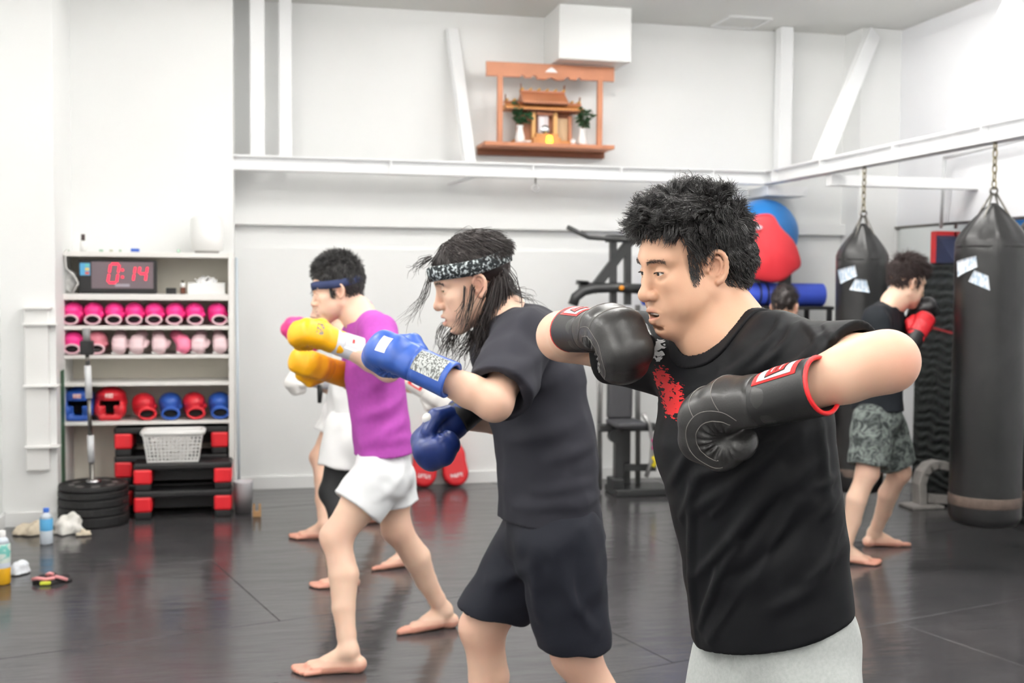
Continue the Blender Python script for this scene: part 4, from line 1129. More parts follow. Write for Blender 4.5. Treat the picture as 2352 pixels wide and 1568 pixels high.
def fighter(c):
    g = c['g']; l = left_of(g); pel = c['pel']; base = np.array([pel[0], pel[1], 0])
    root = thing('person', c['label'], 'person', base)
    J = c['J']; hc, hr, hsc = c['head']; k = c.get('bw', 1.0); h = c.get('h', 0.008); A = c.get('ar', 1.0)
    L2W = lambda q: hc + hr @ (np.asarray(q, float) * hsc)
    # body
    hs = head_sdf(**c.get('face', {})); hw = s_move(hs, hc, hr, hsc); neck = c['neck']; upper = c['upper']; chest = c['chest']; belly = c['belly']
    lu = norm(J['shL'] - J['shR']); gu = norm(g - lu * (g @ lu))
    ns = S().add(hw); ns.add(s_cone(L2W((-0.030, 0, -0.035)), neck, 0.052, 0.058), 0.02)
    ns.add(s_cone(neck, J['shL'] * 0.6 + neck * 0.4, 0.055, 0.045), 0.04); ns.add(s_cone(neck, J['shR'] * 0.6 + neck * 0.4, 0.055, 0.045), 0.04)
    ns.cut(s_plane(neck - norm(L2W((0, 0, 0)) - neck) * 0.06, neck - L2W((0, 0, 0))))
    corners = [L2W((x, y, z)) for x in (HEAD_LO[0], HEAD_HI[0]) for y in (HEAD_LO[1], HEAD_HI[1]) for z in (HEAD_LO[2], HEAD_HI[2])]
    lo, hi = box_of(corners + [neck], 0.0); lo -= 0.08; hi += 0.02
    lo = np.minimum(lo, np.asarray(neck) - 0.12); hi = np.maximum(hi, np.asarray(neck) + 0.12)
    Vh, Fh = polygonise(ns, lo, hi, c.get('hh', 0.0032))
    b = S().add(s_loft([(pel, l, g, 0.145 * k, 0.10 * k, 0.105 * k), (belly, l, g, 0.130 * k, 0.10 * k, 0.09 * k), (chest, norm(l + lu), norm(g + gu), 0.140 * k, 0.105 * k, 0.10 * k), (upper, lu, gu, 0.125 * k, 0.08 * k, 0.08 * k)]))
    arm(b, J['shL'], J['elL'], J['wrL'], tuple(np.array((0.050, 0.040, 0.041, 0.029)) * A)); arm(b, J['shR'], J['elR'], J['wrR'], tuple(np.array((0.050, 0.040, 0.041, 0.029)) * A))
    dL = norm(c['tipL'] - J['wrL']); dR = norm(c['tipR'] - J['wrR'])
    hand_fist(b, J['wrL'], dL); hand_fist(b, J['wrR'], dR)
    lr = tuple(np.array(c.get('lr', (0.086, 0.053, 0.056, 0.036))))
    for sd in 'LR':
        kb = c.get('kneeback', -g)
        limb_up(b, J['hip' + sd], J['kn' + sd], J['an' + sd], lr, kb)
        foot_sdf(b, J['an' + sd] , c['toe' + sd], flip=1 if sd == 'L' else -1, sc=c.get('fs', 1.0), heel_up=c.get('heel' + sd, 0.0))
    allp = [pel, upper] + list(J.values()) + [J['anL'] + norm(c['toeL']) * 0.2, J['anR'] + norm(c['toeR']) * 0.2]
    lo, hi = box_of(allp, 0.12); lo[2] = -0.01
    Vb, Fb = polygonise(b, lo, hi, h)
    V, Fq = join_vf([(Vh, Fh), (Vb, Fb)]); o = mesh_obj('body', V, Fq, c['skin'], root)
    q = ((V - hc) @ hr) / hsc; isH = np.arange(len(V)) < len(Vh)
    lipm = np.exp(-(((q[:, 0] - 0.097) / 0.012) ** 2 + (q[:, 1] / 0.018) ** 4 + ((q[:, 2] + 0.074) / 0.011) ** 4)) * isH
    set_attr(o, 'lip', np.clip(lipm * 1.1 - 0.15, 0, 0.8))
    bl = 0.5 * np.exp(-(((q[:, 0] + 0.014) / 0.03) ** 2 + ((np.abs(q[:, 1]) - 0.082) / 0.012) ** 2 + (q[:, 2] / 0.036) ** 2)) * isH + 0.3 * np.exp(-(((q[:, 0] - 0.10) / 0.02) ** 2 + (q[:, 1] / 0.02) ** 2 + ((q[:, 2] + 0.036) / 0.016) ** 2)) * isH
    for sd in 'LR': 
        bl = bl + 0.35 * np.exp(-(np.linalg.norm(V - J['kn' + sd], axis=1) / 0.07) ** 2) * ~isH
    bl = bl + 0.45 * (V[:, 2] < 0.03) * ~isH + 0.3 * (V[:, 2] < 0.05) * ~isH
    set_attr(o, 'blush', np.clip(bl, 0, 0.8))
    add_eyes(o, hc, hr, hsc, c.get('gaze', (1, 0, -0.05)), 0.0036)
    rs = np.random.RandomState(4)
    for y in (-1, 1):
        nb_ = 60; t = rs.rand(nb_)
        Rt = np.stack([0.0995 - 0.023 * t ** 1.6, y * (0.012 + 0.036 * t), 0.0225 + 0.009 * np.sin(t * 2.0) - 0.006 * t + rs.normal(0, 0.0016, nb_)], 1)
        Q, G = project(hs, Rt); Vb_, Fb_ = strands(Q, np.stack([-0.3 * np.ones(nb_), y * np.ones(nb_), 0.25 - 0.7 * t], 1) + G * 0.3, np.full(nb_, 0.008), 8, curl=0.05, g=0.0, r0=0.0007, nseg=3)
        mesh_obj('eyebrow', Vb_ * hsc @ hr.T + hc, Fb_, M_hair, o)
    # shirt
    sw = c.get('sw', 1.0); hemc = c['hem']; hn = c.get('hemn', -ZU); ht = c.get('ht', h)
    t_ = S().add(s_loft([(hemc - (belly - hemc) * 0.25, l, g, 0.172 * k * sw, 0.128 * k * sw, 0.128 * k * sw), (belly, l, g, 0.162 * k * sw, 0.125 * k * sw, 0.118 * k * sw), (chest, norm(l + lu), norm(g + gu), 0.165 * k * sw, 0.125 * k * sw, 0.120 * k * sw), (upper, lu, gu, 0.145 * k, 0.092 * k, 0.095 * k), (neck - (neck - upper) * 0.15, lu, gu, 0.062, 0.055, 0.058)]))
    ss = c.get('ss', 1.0)
    for sd in 'LR':
        sh, el = J['sh' + sd], J['el' + sd]; r0, r1 = 0.068 * ss, 0.076 * ss
        sv, e, d = sleeve(sh, el, c.get('sf' + sd, 0.6), r0, r1, upper * 0.5 + sh * 0.5)
        sv.cut(s_plane(e, d), 0.004); sv.sub(s_cone(e - d * 0.018, e + d * 0.06, r1 - 0.022, r1 - 0.014), 0.003); t_.add(sv, 0.03)
        t_.add(s_cone(neck - (neck - upper) * 0.2, sh * 0.75 + neck * 0.25, 0.045, 0.056), 0.03)
    base_t = t_.frozen(); d0 = depth(pel)
    for a_, b_, w_, h_, bd_ in c.get('folds', ()): t_.disp(fold_px(base_t, a_, b_, w_, h_, d0 - 0.8, d0 + 0.6, bd_))
    t_.disp(wav(c.get('seed', 1) + 3, c.get('wr', 0.003), 0.11, stretch=(1, 1, 0.6)))
    nh = S().add(s_cone(L2W((-0.034, 0, -0.03)), neck, 0.056, 0.068)); nh.add(s_ell(neck + gu * 0.03, (0.05, 0.05, 0.04)), 0.02)
    tf = S().add(t_); tf.sub(nh, 0.004); tf.cut(s_plane(hemc, hn), 0.004)
    tf.sub(s_loft([(hemc - (belly - hemc) * 0.25, l, g, 0.152 * k * sw, 0.110 * k * sw, 0.110 * k * sw), (hemc * 0.85 + belly * 0.15, l, g, 0.148 * k * sw, 0.108 * k * sw, 0.106 * k * sw)]), 0.003)
    lo, hi = box_of([hemc, belly, chest, neck, J['shL'], J['shR'], J['shL'] * .4 + J['elL'] * .6, J['shR'] * .4 + J['elR'] * .6], 0.19)
    tee = sdf_obj('t_shirt', tf, lo, hi, ht, c['m_tee'], root)
    # shorts
    st = c.get('sh_r', 1.0)
    p_ = S().add(s_loft([(pel - (belly - pel) * 0.15, l, g, 0.158 * k * st, 0.116 * k * st, 0.124 * k * st), (pel * 0.5 + belly * 0.5, l, g, 0.146 * k, 0.112 * k, 0.108 * k)]))
    for sd in 'LR':
        hp, kn = J['hip' + sd], J['kn' + sd]; f_ = c.get('hf' + sd, 0.62); e = hp + (kn - hp) * f_; d = norm(kn - hp); r1 = c.get('hr', 0.098)
        lg = S().add(s_cone(hp, e + d * 0.05, 0.110 * st, r1)); dn = norm(d + np.asarray(c.get('hemtilt', (0, 0, 0)), float))
        lg.cut(s_plane(e, dn), 0.004); lg.sub(s_cone(e - d * 0.02, e + d * 0.08, r1 - 0.022, r1 - 0.014), 0.003); p_.add(lg, 0.03)
    pb = p_.frozen()
    for a_, b_, w_, h_, bd_ in c.get('sfolds', ()): p_.disp(fold_px(pb, a_, b_, w_, h_, d0 - 0.8, d0 + 0.6, bd_))
    p_.disp(wav(c.get('seed', 1) + 9, c.get('wr', 0.003), 0.12))
    lo, hi = box_of([pel, belly, J['hipL'], J['hipR'], J['knL'], J['knR']], 0.17)
    sdf_obj('shorts', p_, lo, hi, ht, c['m_short'], root)
    return root, o, tee, base_t, (dL, dR), hs

def torso_line(c, px_pel, px_neck, d, lean=0.0):
    pass

# ---- second man: long hair, bandana, charcoal tee, black shorts, blue gloves
def person_second():
    D = 3.12; g = face_dir(16); l = left_of(g)
    P = lambda x, y, dd=0.0: pt(x, y, D + dd)
    pel = P(1270, 1215); 
    J = dict(shL=P(1200, 780, -0.16), shR=P(1142, 790, 0.18), hipL=P(1285, 1245, -0.09), hipR=P(1240, 1245, 0.09))
    J['elL'] = P(1136, 926, -0.36); J['wrL'] = P(958, 838, -0.36)
    J['elR'] = bone(J['shR'], 1175, 965, 0.27, False); J['wrR'] = P(1050, 962, 0.10)
    J['knL'] = P(1322, 1500, -0.06); J['knR'] = P(1108, 1440, 0.14)
    fl = on_z(1500, 1905); J['anL'] = np.array([fl[0], fl[1], 0.075]); J['anL'][:2] = (pt(1478, 1780, D - 0.02))[:2]
    J['anR'] = np.array([*pt(1120, 1760, D + 0.16)[:2], 0.075])
    hc = P(1084, 652); hr = head_R(face_dir(10), 0.26, 0.05)
    c = dict(label='person with long wet hair and patterned bandana, charcoal T-shirt, black shorts and blue gloves', g=g, pel=pel, belly=P(1262, 1080), chest=P(1232, 905, 0.01), upper=P(1198, 785, 0.01), neck=P(1150, 718, 0.01),
             J=J, head=(hc, hr, 1.0), tipL=P(880, 803, -0.325), tipR=P(985, 1020, 0.06), skin=M_skin2, m_tee=M_tee2, m_short=M_short2, h=0.0065, hh=0.0028, ht=0.006, bw=1.06, sw=1.02, ss=1.12,
             hem=P(1262, 1185), hemn=norm(-ZU + 0.02 * RH), toeL=face_dir(30), toeR=face_dir(5), sfL=0.86, sfR=0.6, hfL=0.93, hfR=0.80, hr=0.098, sh_r=1.06, hemtilt=(0, 0, -1.5), lr=(0.09, 0.058, 0.060, 0.04), face=dict(full=1.02, mouth=0.003), gaze=(1, 0, 0.1),
             folds=[((1180, 900), (1330, 830), .02, .012, .08), ((1150, 870), (1290, 760), .018, .010, .06), ((1180, 1010), (1370, 940), .02, .012, .08), ((1230, 1130), (1395, 1090), .018, .014, .06), ((1180, 1165), (1380, 1130), .016, .012, .05), ((1250, 1060), (1390, 1000), .018, .010, .05), ((1230, 700), (1180, 800), .015, .008, .1), ((1300, 1170), (1400, 1110), .014, .012, 0.1)],
             sfolds=[((1230, 1260), (1240, 1420), .02, .014, 0.05), ((1330, 1230), (1330, 1420), .012, -.010, 0), ((1290, 1300), (1370, 1450), .018, .012, .1), ((1120, 1330), (1230, 1290), .018, .010, .1)], wr=0.0035, seed=2)
    root, o, tee, bt, (dL, dR), hs = fighter(c)
    # bandana and hair
    head_band(root, hc, hr, 1.0, M_bandana, 0.052, 0.052, 0.040, 0.113, 0.094, 'bandana')
    cap = S().add(s_ell((-0.016, 0, 0.048), (0.108, 0.088, 0.094))); cap.cut(s_plane((0.076, 0, 0.066), norm((0.75, 0, -1))), 0.006); cap.cut(s_plane((0, 0, 0.02), norm((0.5, 0, -1))), 0.006)
    cap.disp(wav(12, 0.003, 0.04)); V0, F0 = polygonise(cap, (-0.14, -0.12, -0.1), (0.14, 0.12, 0.17), 0.005)
    rs = np.random.RandomState(5); P0 = V0[rs.randint(0, len(V0), 9000)]; _, u = project(cap, P0, 0); ok = (P0[:, 2] > 0.062); P0 = P0[ok]; u = u[ok]
    Dn = u * 0.12 + np.stack([-0.7 + 0.9 * (P0[:, 0] > 0.05), u[:, 1] * 0.5, -0.4 - 0.6 * (1 - np.clip(u[:, 2], 0, 1))], 1) + rs.normal(0, 0.12, P0.shape)
    V1, F1 = strands(P0, Dn, 0.018 + 0.55 * (P0[:, 2] - 0.062), 8, curl=0.12, g=0.3, r0=0.0013, nseg=7)
    _, u0 = project(cap, V0, 0); V0 = V0 - u0 * 0.004
    parts = [((V0) @ hr.T + hc, F0), (V1 @ hr.T + hc, F1)]
    def lock(pxs, n, spread, r0=0.0014, d0=-0.09, d1=-0.09, fan=1.0, seed=0):
        """a lock of hair following a guide of photo points"""
        rr = np.random.RandomState(seed); G_ = np.array([P(x, y, d0 + (d1 - d0) * i / (len(pxs) - 1)) for i, (x, y) in enumerate(pxs)])
        tt = np.linspace(0, 1, 14); ti = np.linspace(0, 1, len(pxs)); base_ = np.stack([np.interp(tt, ti, G_[:, k]) for k in range(3)], 1)
        for _ in range(2): base_[1:-1] = (base_[:-2] + base_[1:-1] * 2 + base_[2:]) / 4
        off = rr.normal(0, spread, (n, 1, 3)); ph = rr.uniform(0, 6.28, (n, 1, 3)); end = rr.uniform(0.6, 1.0, (n, 1, 1))
        T = tt[None, :, None]
        Pn = base_[None] + off * (0.5 + fan * T) + 0.006 * np.sin(T * 7 + ph) * T
        Pn = Pn[:, :1] + (Pn - Pn[:, :1]) * (1 - (1 - end) * T)
        rad = r0 * (1 - 0.75 * T[0, :, 0] ** 1.5)[None] * rr.uniform(0.7, 1.2, (n, 1))
        return tri_tubes(Pn, rad)
    i = 0
    for pxs, n, sp, d0, d1 in (([(984, 640), (975, 680), (950, 712), (918, 744)], 16, 0.006, -0.05, -0.06), ([(986, 640), (968, 680), (950, 720), (940, 760)], 5, 0.008, -0.05, -0.06),
                               ([(1068, 660), (1066, 700), (1050, 740), (1040, 765)], 14, 0.005, -0.085, -0.09), ([(1085, 655), (1080, 700), (1068, 745), (1062, 780)], 14, 0.006, -0.09, -0.09), ([(1090, 660), (1078, 720), (1060, 760), (1055, 800)], 6, 0.006, -0.09, -0.09),
                               ([(1140, 650), (1130, 700), (1112, 760), (1118, 800)], 260, 0.016, -0.07, -0.05), ([(1148, 640), (1150, 690), (1135, 750), (1122, 790)], 240, 0.016, -0.05, -0.03), ([(1150, 620), (1165, 660), (1160, 720), (1142, 760)], 200, 0.018, -0.03, 0.0),
                               ([(1160, 650), (1190, 680), (1225, 690), (1245, 712)], 22, 0.010, -0.04, -0.06), ([(1135, 560), (1150, 575), (1145, 600), (1140, 612)], 14, 0.008, -0.02, -0.03), ([(1050, 545), (1085, 530), (1112, 545), (1120, 560)], 16, 0.008, 0.0, 0.0),
                               ([(1060, 745), (1040, 770), (1028, 800), (1020, 832)], 60, 0.011, 0.02, 0.0), ([(1085, 760), (1075, 790), (1058, 815), (1050, 835)], 40, 0.013, 0.02, 0.0), ([(1100, 750), (1105, 780), (1095, 805), (1098, 815)], 40, 0.012, -0.03, -0.02), ([(1020, 745), (1008, 770), (1006, 800), (1012, 815)], 16, 0.010, 0.04, 0.04), ([(990, 590), (970, 600), (955, 615), (946, 622)], 30, 0.008, -0.02, -0.02)):
        parts.append(lock(pxs, n, sp, 0.0013 if n > 30 else 0.0008, d0, d1, seed=i)); i += 1
    V, Fq = join_vf(parts); mesh_obj('hair', V, Fq, M_hair2, root)
    lab = [('wrist_label', ((-0.100, -0.050, 0.06), (-0.004, -0.050, 0.06), (-0.004, 0.052, 0.06), (-0.100, 0.052, 0.06)), M_label_silver, 0.0012)]
    bp_ = [('knuckle_label', ((0.085, -0.035, 0.07), (0.118, -0.035, 0.06), (0.118, 0.025, 0.06), (0.085, 0.025, 0.07)), M_patch_w, 0.001)]
    glove(root, J['wrL'], dL, ZU * 0.5 - FH * 0.85, 0.84, 'L', M_blue, M_blue, label='blue leather boxing glove with silver wrist label', patch=lab, backprint=bp_)
    glove(root, J['wrR'], dR, ZU * 0.5 + FH * 0.85, 0.93, 'R', M_navy, M_black, label='dark blue boxing glove with black wrist strap', tip=M_whiteg)
    return root
person_second()

# ---- third man: navy headband, purple tee, pale shorts, yellow gloves
def person_third():
    D = 4.62; g = face_dir(10); l = left_of(g)
    P = lambda x, y, dd=0.0: pt(x, y, D + dd)
    pel = P(882, 1075)
    J = dict(shL=P(868, 762, -0.16), shR=P(824, 775, 0.18), hipL=P(868, 1100, -0.085), hipR=P(890, 1100, 0.085))
    J['elL'] = P(892, 850, -0.32); J['wrL'] = P(768, 784, -0.38)
    J['elR'] = P(830, 885, 0.22); J['wrR'] = P(752, 848, 0.02)
    a1 = on_z(800, 1497, 0.075); a2 = on_z(1018, 1402, 0.075)
    J['anL'] = a1; J['anR'] = a2; J['knL'] = P(772, 1232, -0.16); J['knR'] = P(912, 1215, 0.10)
    hc = P(775, 668); hr = head_R(face_dir(10), 0.20)
    c = dict(label='person in purple T-shirt and pale shorts with navy headband, punching with yellow gloves', g=g, pel=pel, belly=P(878, 985), chest=P(860, 860, 0.01), upper=P(848, 768, 0.01), neck=P(822, 722, 0.01),
             J=J, head=(hc, hr, 0.97), tipL=P(682, 754, -0.44), tipR=P(700, 832, -0.10), skin=M_skin3, m_tee=M_tee3, m_short=M_short3, h=0.0065, hh=0.0036, ht=0.007, bw=0.96, sw=0.97, ss=1.0,
             hem=P(884, 1040), hemn=norm(-ZU + 0.06 * RH), toeL=face_dir(8), toeR=face_dir(22), sfL=0.55, sfR=0.5, hfL=0.50, hfR=0.52, hr=0.110, sh_r=1.0, lr=(0.088, 0.055, 0.060, 0.036), face=dict(full=0.98), hemtilt=(0, 0, 0), fs=1.04,
             folds=[((830, 900), (910, 850), .022, .012, .05), ((825, 960), (925, 910), .022, .014, .08), ((830, 1020), (930, 960), .022, .013, .08), ((800, 850), (870, 780), .02, .010, .1), ((870, 1020), (945, 1000), .018, .010, 0)],
             sfolds=[((800, 1100), (860, 1060), .02, .010, .1), ((860, 1150), (930, 1070), .02, .012, .1), ((880, 1120), (935, 1140), .02, .010, .1)], wr=0.003, seed=4)
    root, o, tee, bt, (dL, dR), hs = fighter(c)
    short_hair(root, hc, hr, 0.97, M_hair, 31, N=6500, top_len=0.016, up=0.022, fwd=0.02)
    head_band(root, hc, hr, 0.97, M_navyband, 0.036, 0.030, 0.034, 0.104, 0.086)
    M_txt = mat_scribble('grey_glove_print', (240, 176, 20), (120, 116, 110), (60, 60, 60))
    bp_ = [('knuckle_print', ((0.070, -0.028, 0.07), (0.100, -0.028, 0.06), (0.100, 0.030, 0.06), (0.070, 0.030, 0.07)), M_txt, 0.001)]
    lab = [('wrist_band', ((-0.105, -0.055, 0.06), (-0.030, -0.055, 0.06), (-0.030, 0.055, 0.06), (-0.105, 0.055, 0.06)), M_cuffgrey, 0.0015), ('band_mark', ((-0.070, -0.010, 0.06), (-0.060, -0.010, 0.06), (-0.060, 0.012, 0.06), (-0.070, 0.012, 0.06)), M_patch_r, 0.0025)]
    glove(root, J['wrL'], dL, ZU * 0.55 - FH * 0.8, 0.90, 'L', M_yellow, M_cuffgrey, label='yellow boxing glove with silver wrist band', patch=lab, backprint=bp_)
    glove(root, J['wrR'], dR, ZU * 0.2 - FH * 0.9 - RH * 0.3, 0.95, 'R', M_yellow, M_yellow, label='yellow boxing glove tucked below the other')
    return root
person_third()

# ---- bag man on the right: black tee, camouflage shorts, black and red gloves, facing right
def person_bag():
    D = 6.15; g = RH * math.cos(math.radians(8)) + FH * math.sin(math.radians(8)); l = left_of(g)
    P = lambda x, y, dd=0.0: pt(x, y, D + dd)
    pel = P(2018, 952)
    J = dict(shR=P(2010, 734, -0.16), shL=P(2050, 742, 0.16), hipR=P(2005, 970, -0.08), hipL=P(2030, 970, 0.08))
    J['elR'] = P(2035, 838, -0.24); J['wrR'] = P(2106, 768, -0.12)
    J['elL'] = P(2090, 838, 0.14); J['wrL'] = P(2096, 740, 0.10)
    J['knR'] = P(1992, 1085, -0.12); J['knL'] = P(2066, 1085, 0.10)
    J['anR'] = on_z(1938, 1262, 0.075); J['anL'] = on_z(2008, 1224, 0.075)
    hc = P(2083, 652); hr = head_R(RH * 0.97 + FH * 0.24, 0.26)
    c = dict(label='person in black T-shirt and camouflage shorts working the heavy bag with black-red gloves', g=g, pel=pel, belly=P(2014, 890), chest=P(2024, 812), upper=P(2030, 738), neck=P(2054, 694),
             J=J, head=(hc, hr, 0.97), tipL=P(2120, 700, 0.02), tipR=P(2130, 725, -0.06), skin=M_skin3, m_tee=M_tee4, m_short=M_camo, h=0.009, hh=0.0048, ht=0.009, bw=0.98,
             hem=P(2014, 940), toeL=g, toeR=norm(g - FH * 0.2), sfL=0.6, sfR=0.62, hfL=0.86, hfR=0.86, hr=0.105, sh_r=1.02, face=dict(full=0.96), wr=0.004, seed=6, kneeback=-g, fs=1.0, heelR=0.02)
    root, o, tee, bt, (dL, dR), hs = fighter(c)
    short_hair(root, hc, hr, 0.97, mat('brown_hair', (52, 36, 34), 0.45), 41, N=4000, top_len=0.036, up=0.018, side=0.02, spread=0.25)
    glove(root, J['wrL'], dL, -g + ZU * 0.2, 0.9, 'L', M_blackg, M_redg, label='black boxing glove with red cuff held at the chin')
    glove(root, J['wrR'], dR, ZU * 0.3 - FH, 0.9, 'R', M_redg, M_blackg, label='red and black boxing glove')
    return root
person_bag()

# ---- two people behind the purple shirt
def person_white():
    D = 5.86; g = face_dir(6); l = left_of(g)
    P = lambda x, y, dd=0.0: pt(x, y, D + dd)
    pel = P(802, 970)
    J = dict(shL=P(824, 800, -0.14), shR=P(792, 800, 0.15), hipL=P(796, 990, -0.075), hipR=P(812, 990, 0.075))
    J['elL'] = P(900, 872, -0.10); J['wrL'] = P(978, 896, -0.12)
    J['elR'] = P(765, 890, 0.14); J['wrR'] = P(722, 872, -0.02)
    J['anL'] = on_z(798, 1312, 0.075); J['anR'] = on_z(930, 1268, 0.075); J['knL'] = P(762, 1130, -0.12); J['knR'] = P(862, 1130, 0.10)
    hc = P(760, 706); hr = head_R(face_dir(8), 0.12)
    c = dict(label='person in white T-shirt and white shorts over black leggings behind the purple shirt', g=g, pel=pel, belly=P(804, 920), chest=P(806, 860), upper=P(804, 800), neck=P(788, 768),
             J=J, head=(hc, hr, 0.93), tipL=P(1040, 935, -0.12), tipR=P(672, 866, -0.10), skin=M_skin3, m_tee=M_wtee, m_short=M_wshort, h=0.009, hh=0.005, ht=0.009, bw=0.86,
             hem=P(800, 960), toeL=g, toeR=norm(g - FH * 0.3), sfL=0.6, sfR=0.55, hfL=0.62, hfR=0.62, hr=0.10, sh_r=1.05, face=dict(full=0.97), wr=0.004, seed=9, lr=(0.078, 0.05, 0.052, 0.034), fs=0.9)
    root, o, tee, bt, (dL, dR), hs = fighter(c)
    short_hair(root, hc, hr, 0.93, M_hair2, 51, N=2000, top_len=0.02, up=0.012)
    leg = S(); lr = (0.084, 0.056, 0.058, 0.041)
    for sd in 'LR': limb_up(leg, J['hip' + sd], J['kn' + sd], J['an' + sd] + ZU * 0.03, lr, -g)
    leg.cut(s_plane((0, 0, 0.11), (0, 0, -1)), 0.003)
    lo, hi = box_of([J[q + sd] for q in ('hip', 'kn', 'an') for sd in 'LR'], 0.12); sdf_obj('leggings', leg, lo, hi, 0.010, M_legging, root)
    M_gp = mat_scribble('grey_shirt_print', (236, 236, 236), (150, 154, 156), (30, 30, 30))
    Q = trace(bt, [(748, 890), (800, 885), (806, 945), (756, 950)], D - 0.6, D + 0.4)
    if len(Q) == 4:
        V, Fq = patch_on(bt, Q, lift=0.004); mesh_obj('chest_print', V, Fq, M_gp, tee)
    lab = [('wrist_label', ((-0.105, -0.045, 0.06), (-0.020, -0.045, 0.06), (-0.020, 0.035, 0.06), (-0.105, 0.035, 0.06)), M_patch_r, 0.0015), ('label_panel', ((-0.085, -0.030, 0.06), (-0.035, -0.030, 0.06), (-0.035, 0.022, 0.06), (-0.085, 0.022, 0.06)), M_patch_w, 0.0024)]
    glove(root, J['wrL'], dL, -FH + ZU * 0.3, 0.9, 'L', M_whiteg, M_whiteg, label='white boxing glove with red wrist label', patch=lab)
    w = glove(root, J['wrR'], dR, ZU, 0.85, 'R', M_whiteg, M_cuffgrey, label='white boxing glove behind the yellow gloves')
    MB().tube([P(733, 884, -0.06), P(735, 900, -0.06), P(734, 925, -0.06)], [0.010, 0.014, 0.010], 8).build('hanging_strap', M_black, w, smooth=True)
    return root
person_white()
def person_far():
    D = 6.85; g = face_dir(4); l = left_of(g)
    P = lambda x, y, dd=0.0: pt(x, y, D + dd)
    pel = P(806, 890)
    J = dict(shL=P(822, 742, -0.14), shR=P(802, 745, 0.15), hipL=P(800, 912, -0.08), hipR=P(812, 912, 0.08))
    J['elL'] = P(770, 800, -0.22); J['wrL'] = P(712, 752, -0.24); J['elR'] = P(800, 832, 0.18); J['wrR'] = P(757, 790, 0.06)
    J['anL'] = on_z(745, 1206, 0.075); J['anR'] = on_z(880, 1170, 0.075); J['knL'] = P(734, 1050, -0.10); J['knR'] = P(830, 1055, 0.10)
    hc = P(794, 690); hr = head_R(face_dir(2), 0.12)
    c = dict(label='person in white shirt with bare shins and pink gloves, mostly hidden behind two boxers', g=g, pel=pel, belly=P(808, 850), chest=P(812, 800), upper=P(810, 745), neck=P(804, 718),
             J=J, head=(hc, hr, 0.93), tipL=P(648, 742, -0.26), tipR=P(720, 770, 0.02), skin=M_skin2, m_tee=M_wtee, m_short=M_wshort, h=0.010, hh=0.006, ht=0.010, bw=0.88,
             hem=P(806, 885), toeL=g, toeR=norm(g - FH * 0.3), hfL=0.62, hfR=0.62, hr=0.10, wr=0.004, seed=12, lr=(0.08, 0.05, 0.056, 0.035))
    root, *_r = fighter(c); dL, dR = _r[3]
    short_hair(root, hc, hr, 0.93, M_hair, 61, N=1200, top_len=0.02, up=0.012)
    glove(root, J['wrL'], dL, ZU - FH * 0.4, 0.88, 'L', M_pinkg, M_pinkg, label='pink boxing glove thrown forward'); glove(root, J['wrR'], dR, ZU, 0.88, 'R', M_pinkg, M_pinkg, label='pink boxing glove held back')
    return root
person_far()
def person_corner():
    D = 7.35; g = norm(RH * 0.5 + FH * 0.85); l = left_of(g)
    P = lambda x, y, dd=0.0: pt(x, y, D + dd)
    pel = P(1800, 880)
    J = dict(shL=P(1778, 762, 0.05), shR=P(1828, 762, -0.05), hipL=P(1788, 905, 0.02), hipR=P(1812, 905, -0.02))
    J['elL'] = P(1778, 840, 0.14); J['wrL'] = P(1800, 790, 0.28); J['elR'] = P(1845, 840, 0.05); J['wrR'] = P(1836, 790, 0.24)
    J['anL'] = on_z(1782, 1155, 0.075); J['anR'] = on_z(1822, 1165, 0.075); J['knL'] = P(1786, 1030, 0.10); J['knR'] = P(1818, 1030, 0.06)
    hc = P(1803, 706); hr = head_R(g, 0.1)
    c = dict(label='dark-haired person in the corner, crown of the head showing over a shoulder', g=g, pel=pel, belly=P(1800, 840), chest=P(1802, 800), upper=P(1802, 765), neck=P(1802, 740),
             J=J, head=(hc, hr, 0.97), tipL=P(1812, 765, 0.33), tipR=P(1832, 765, 0.30), skin=M_skin2, m_tee=M_tee4, m_short=M_short2, h=0.012, hh=0.007, ht=0.012, bw=0.9, hem=P(1800, 880), toeL=g, toeR=g, hfL=0.7, hfR=0.7, hr=0.1, seed=15)
    root, *_r = fighter(c); dL, dR = _r[3]
    short_hair(root, hc, hr, 0.97, M_hair2, 71, N=1200, top_len=0.02, up=0.014)
    glove(root, J['wrL'], dL, ZU, 0.85, 'L', M_blackg, M_blackg); glove(root, J['wrR'], dR, ZU, 0.85, 'R', M_blackg, M_blackg)
    return root
person_corner()

# ------------------------------------------------------------------ equipment shelf in the alcove
YS = 7.50
sx0 = on_y(137, 800, YS)[0]; sx1 = on_y(531, 800, YS)[0]
zs = lambda py, y=YS: on_y(330, py, y)[2]
M_shelfw = mat('shelf_white', (240, 238, 234), 0.5)
M_back = mat('shelf_back_cream', (236, 231, 218), 0.7, var=0.03)
shelf = thing('equipment_shelf', 'tall white open shelf unit holding gloves, headguards and a timer', 'shelf', ((sx0 + sx1) / 2, YS, 0))
for x in (sx0, sx1):
    MB().bounds((x - 0.016, YS, 0), (x + 0.016, YW - 0.005, zs(578))).build('side_panel', M_shelfw, shelf, bevel=0.002)
MB().bounds((sx0, YW - 0.02, 0), (sx1, YW - 0.006, zs(582))).build('back_panel', M_back, shelf)
BZ = {}
for nm, a, b in (('top', 579, 590), ('a', 675, 689), ('b', 748, 757), ('c', 815, 823), ('d', 878, 886), ('e', 967, 975)):
    BZ[nm] = zs(a)
    MB().bounds((sx0 + 0.016, YS + 0.004, zs(b)), (sx1 - 0.016, YW - 0.02, zs(a))).build('shelf_board', M_shelfw, shelf, bevel=0.002)
BZ['top'] = zs(578)

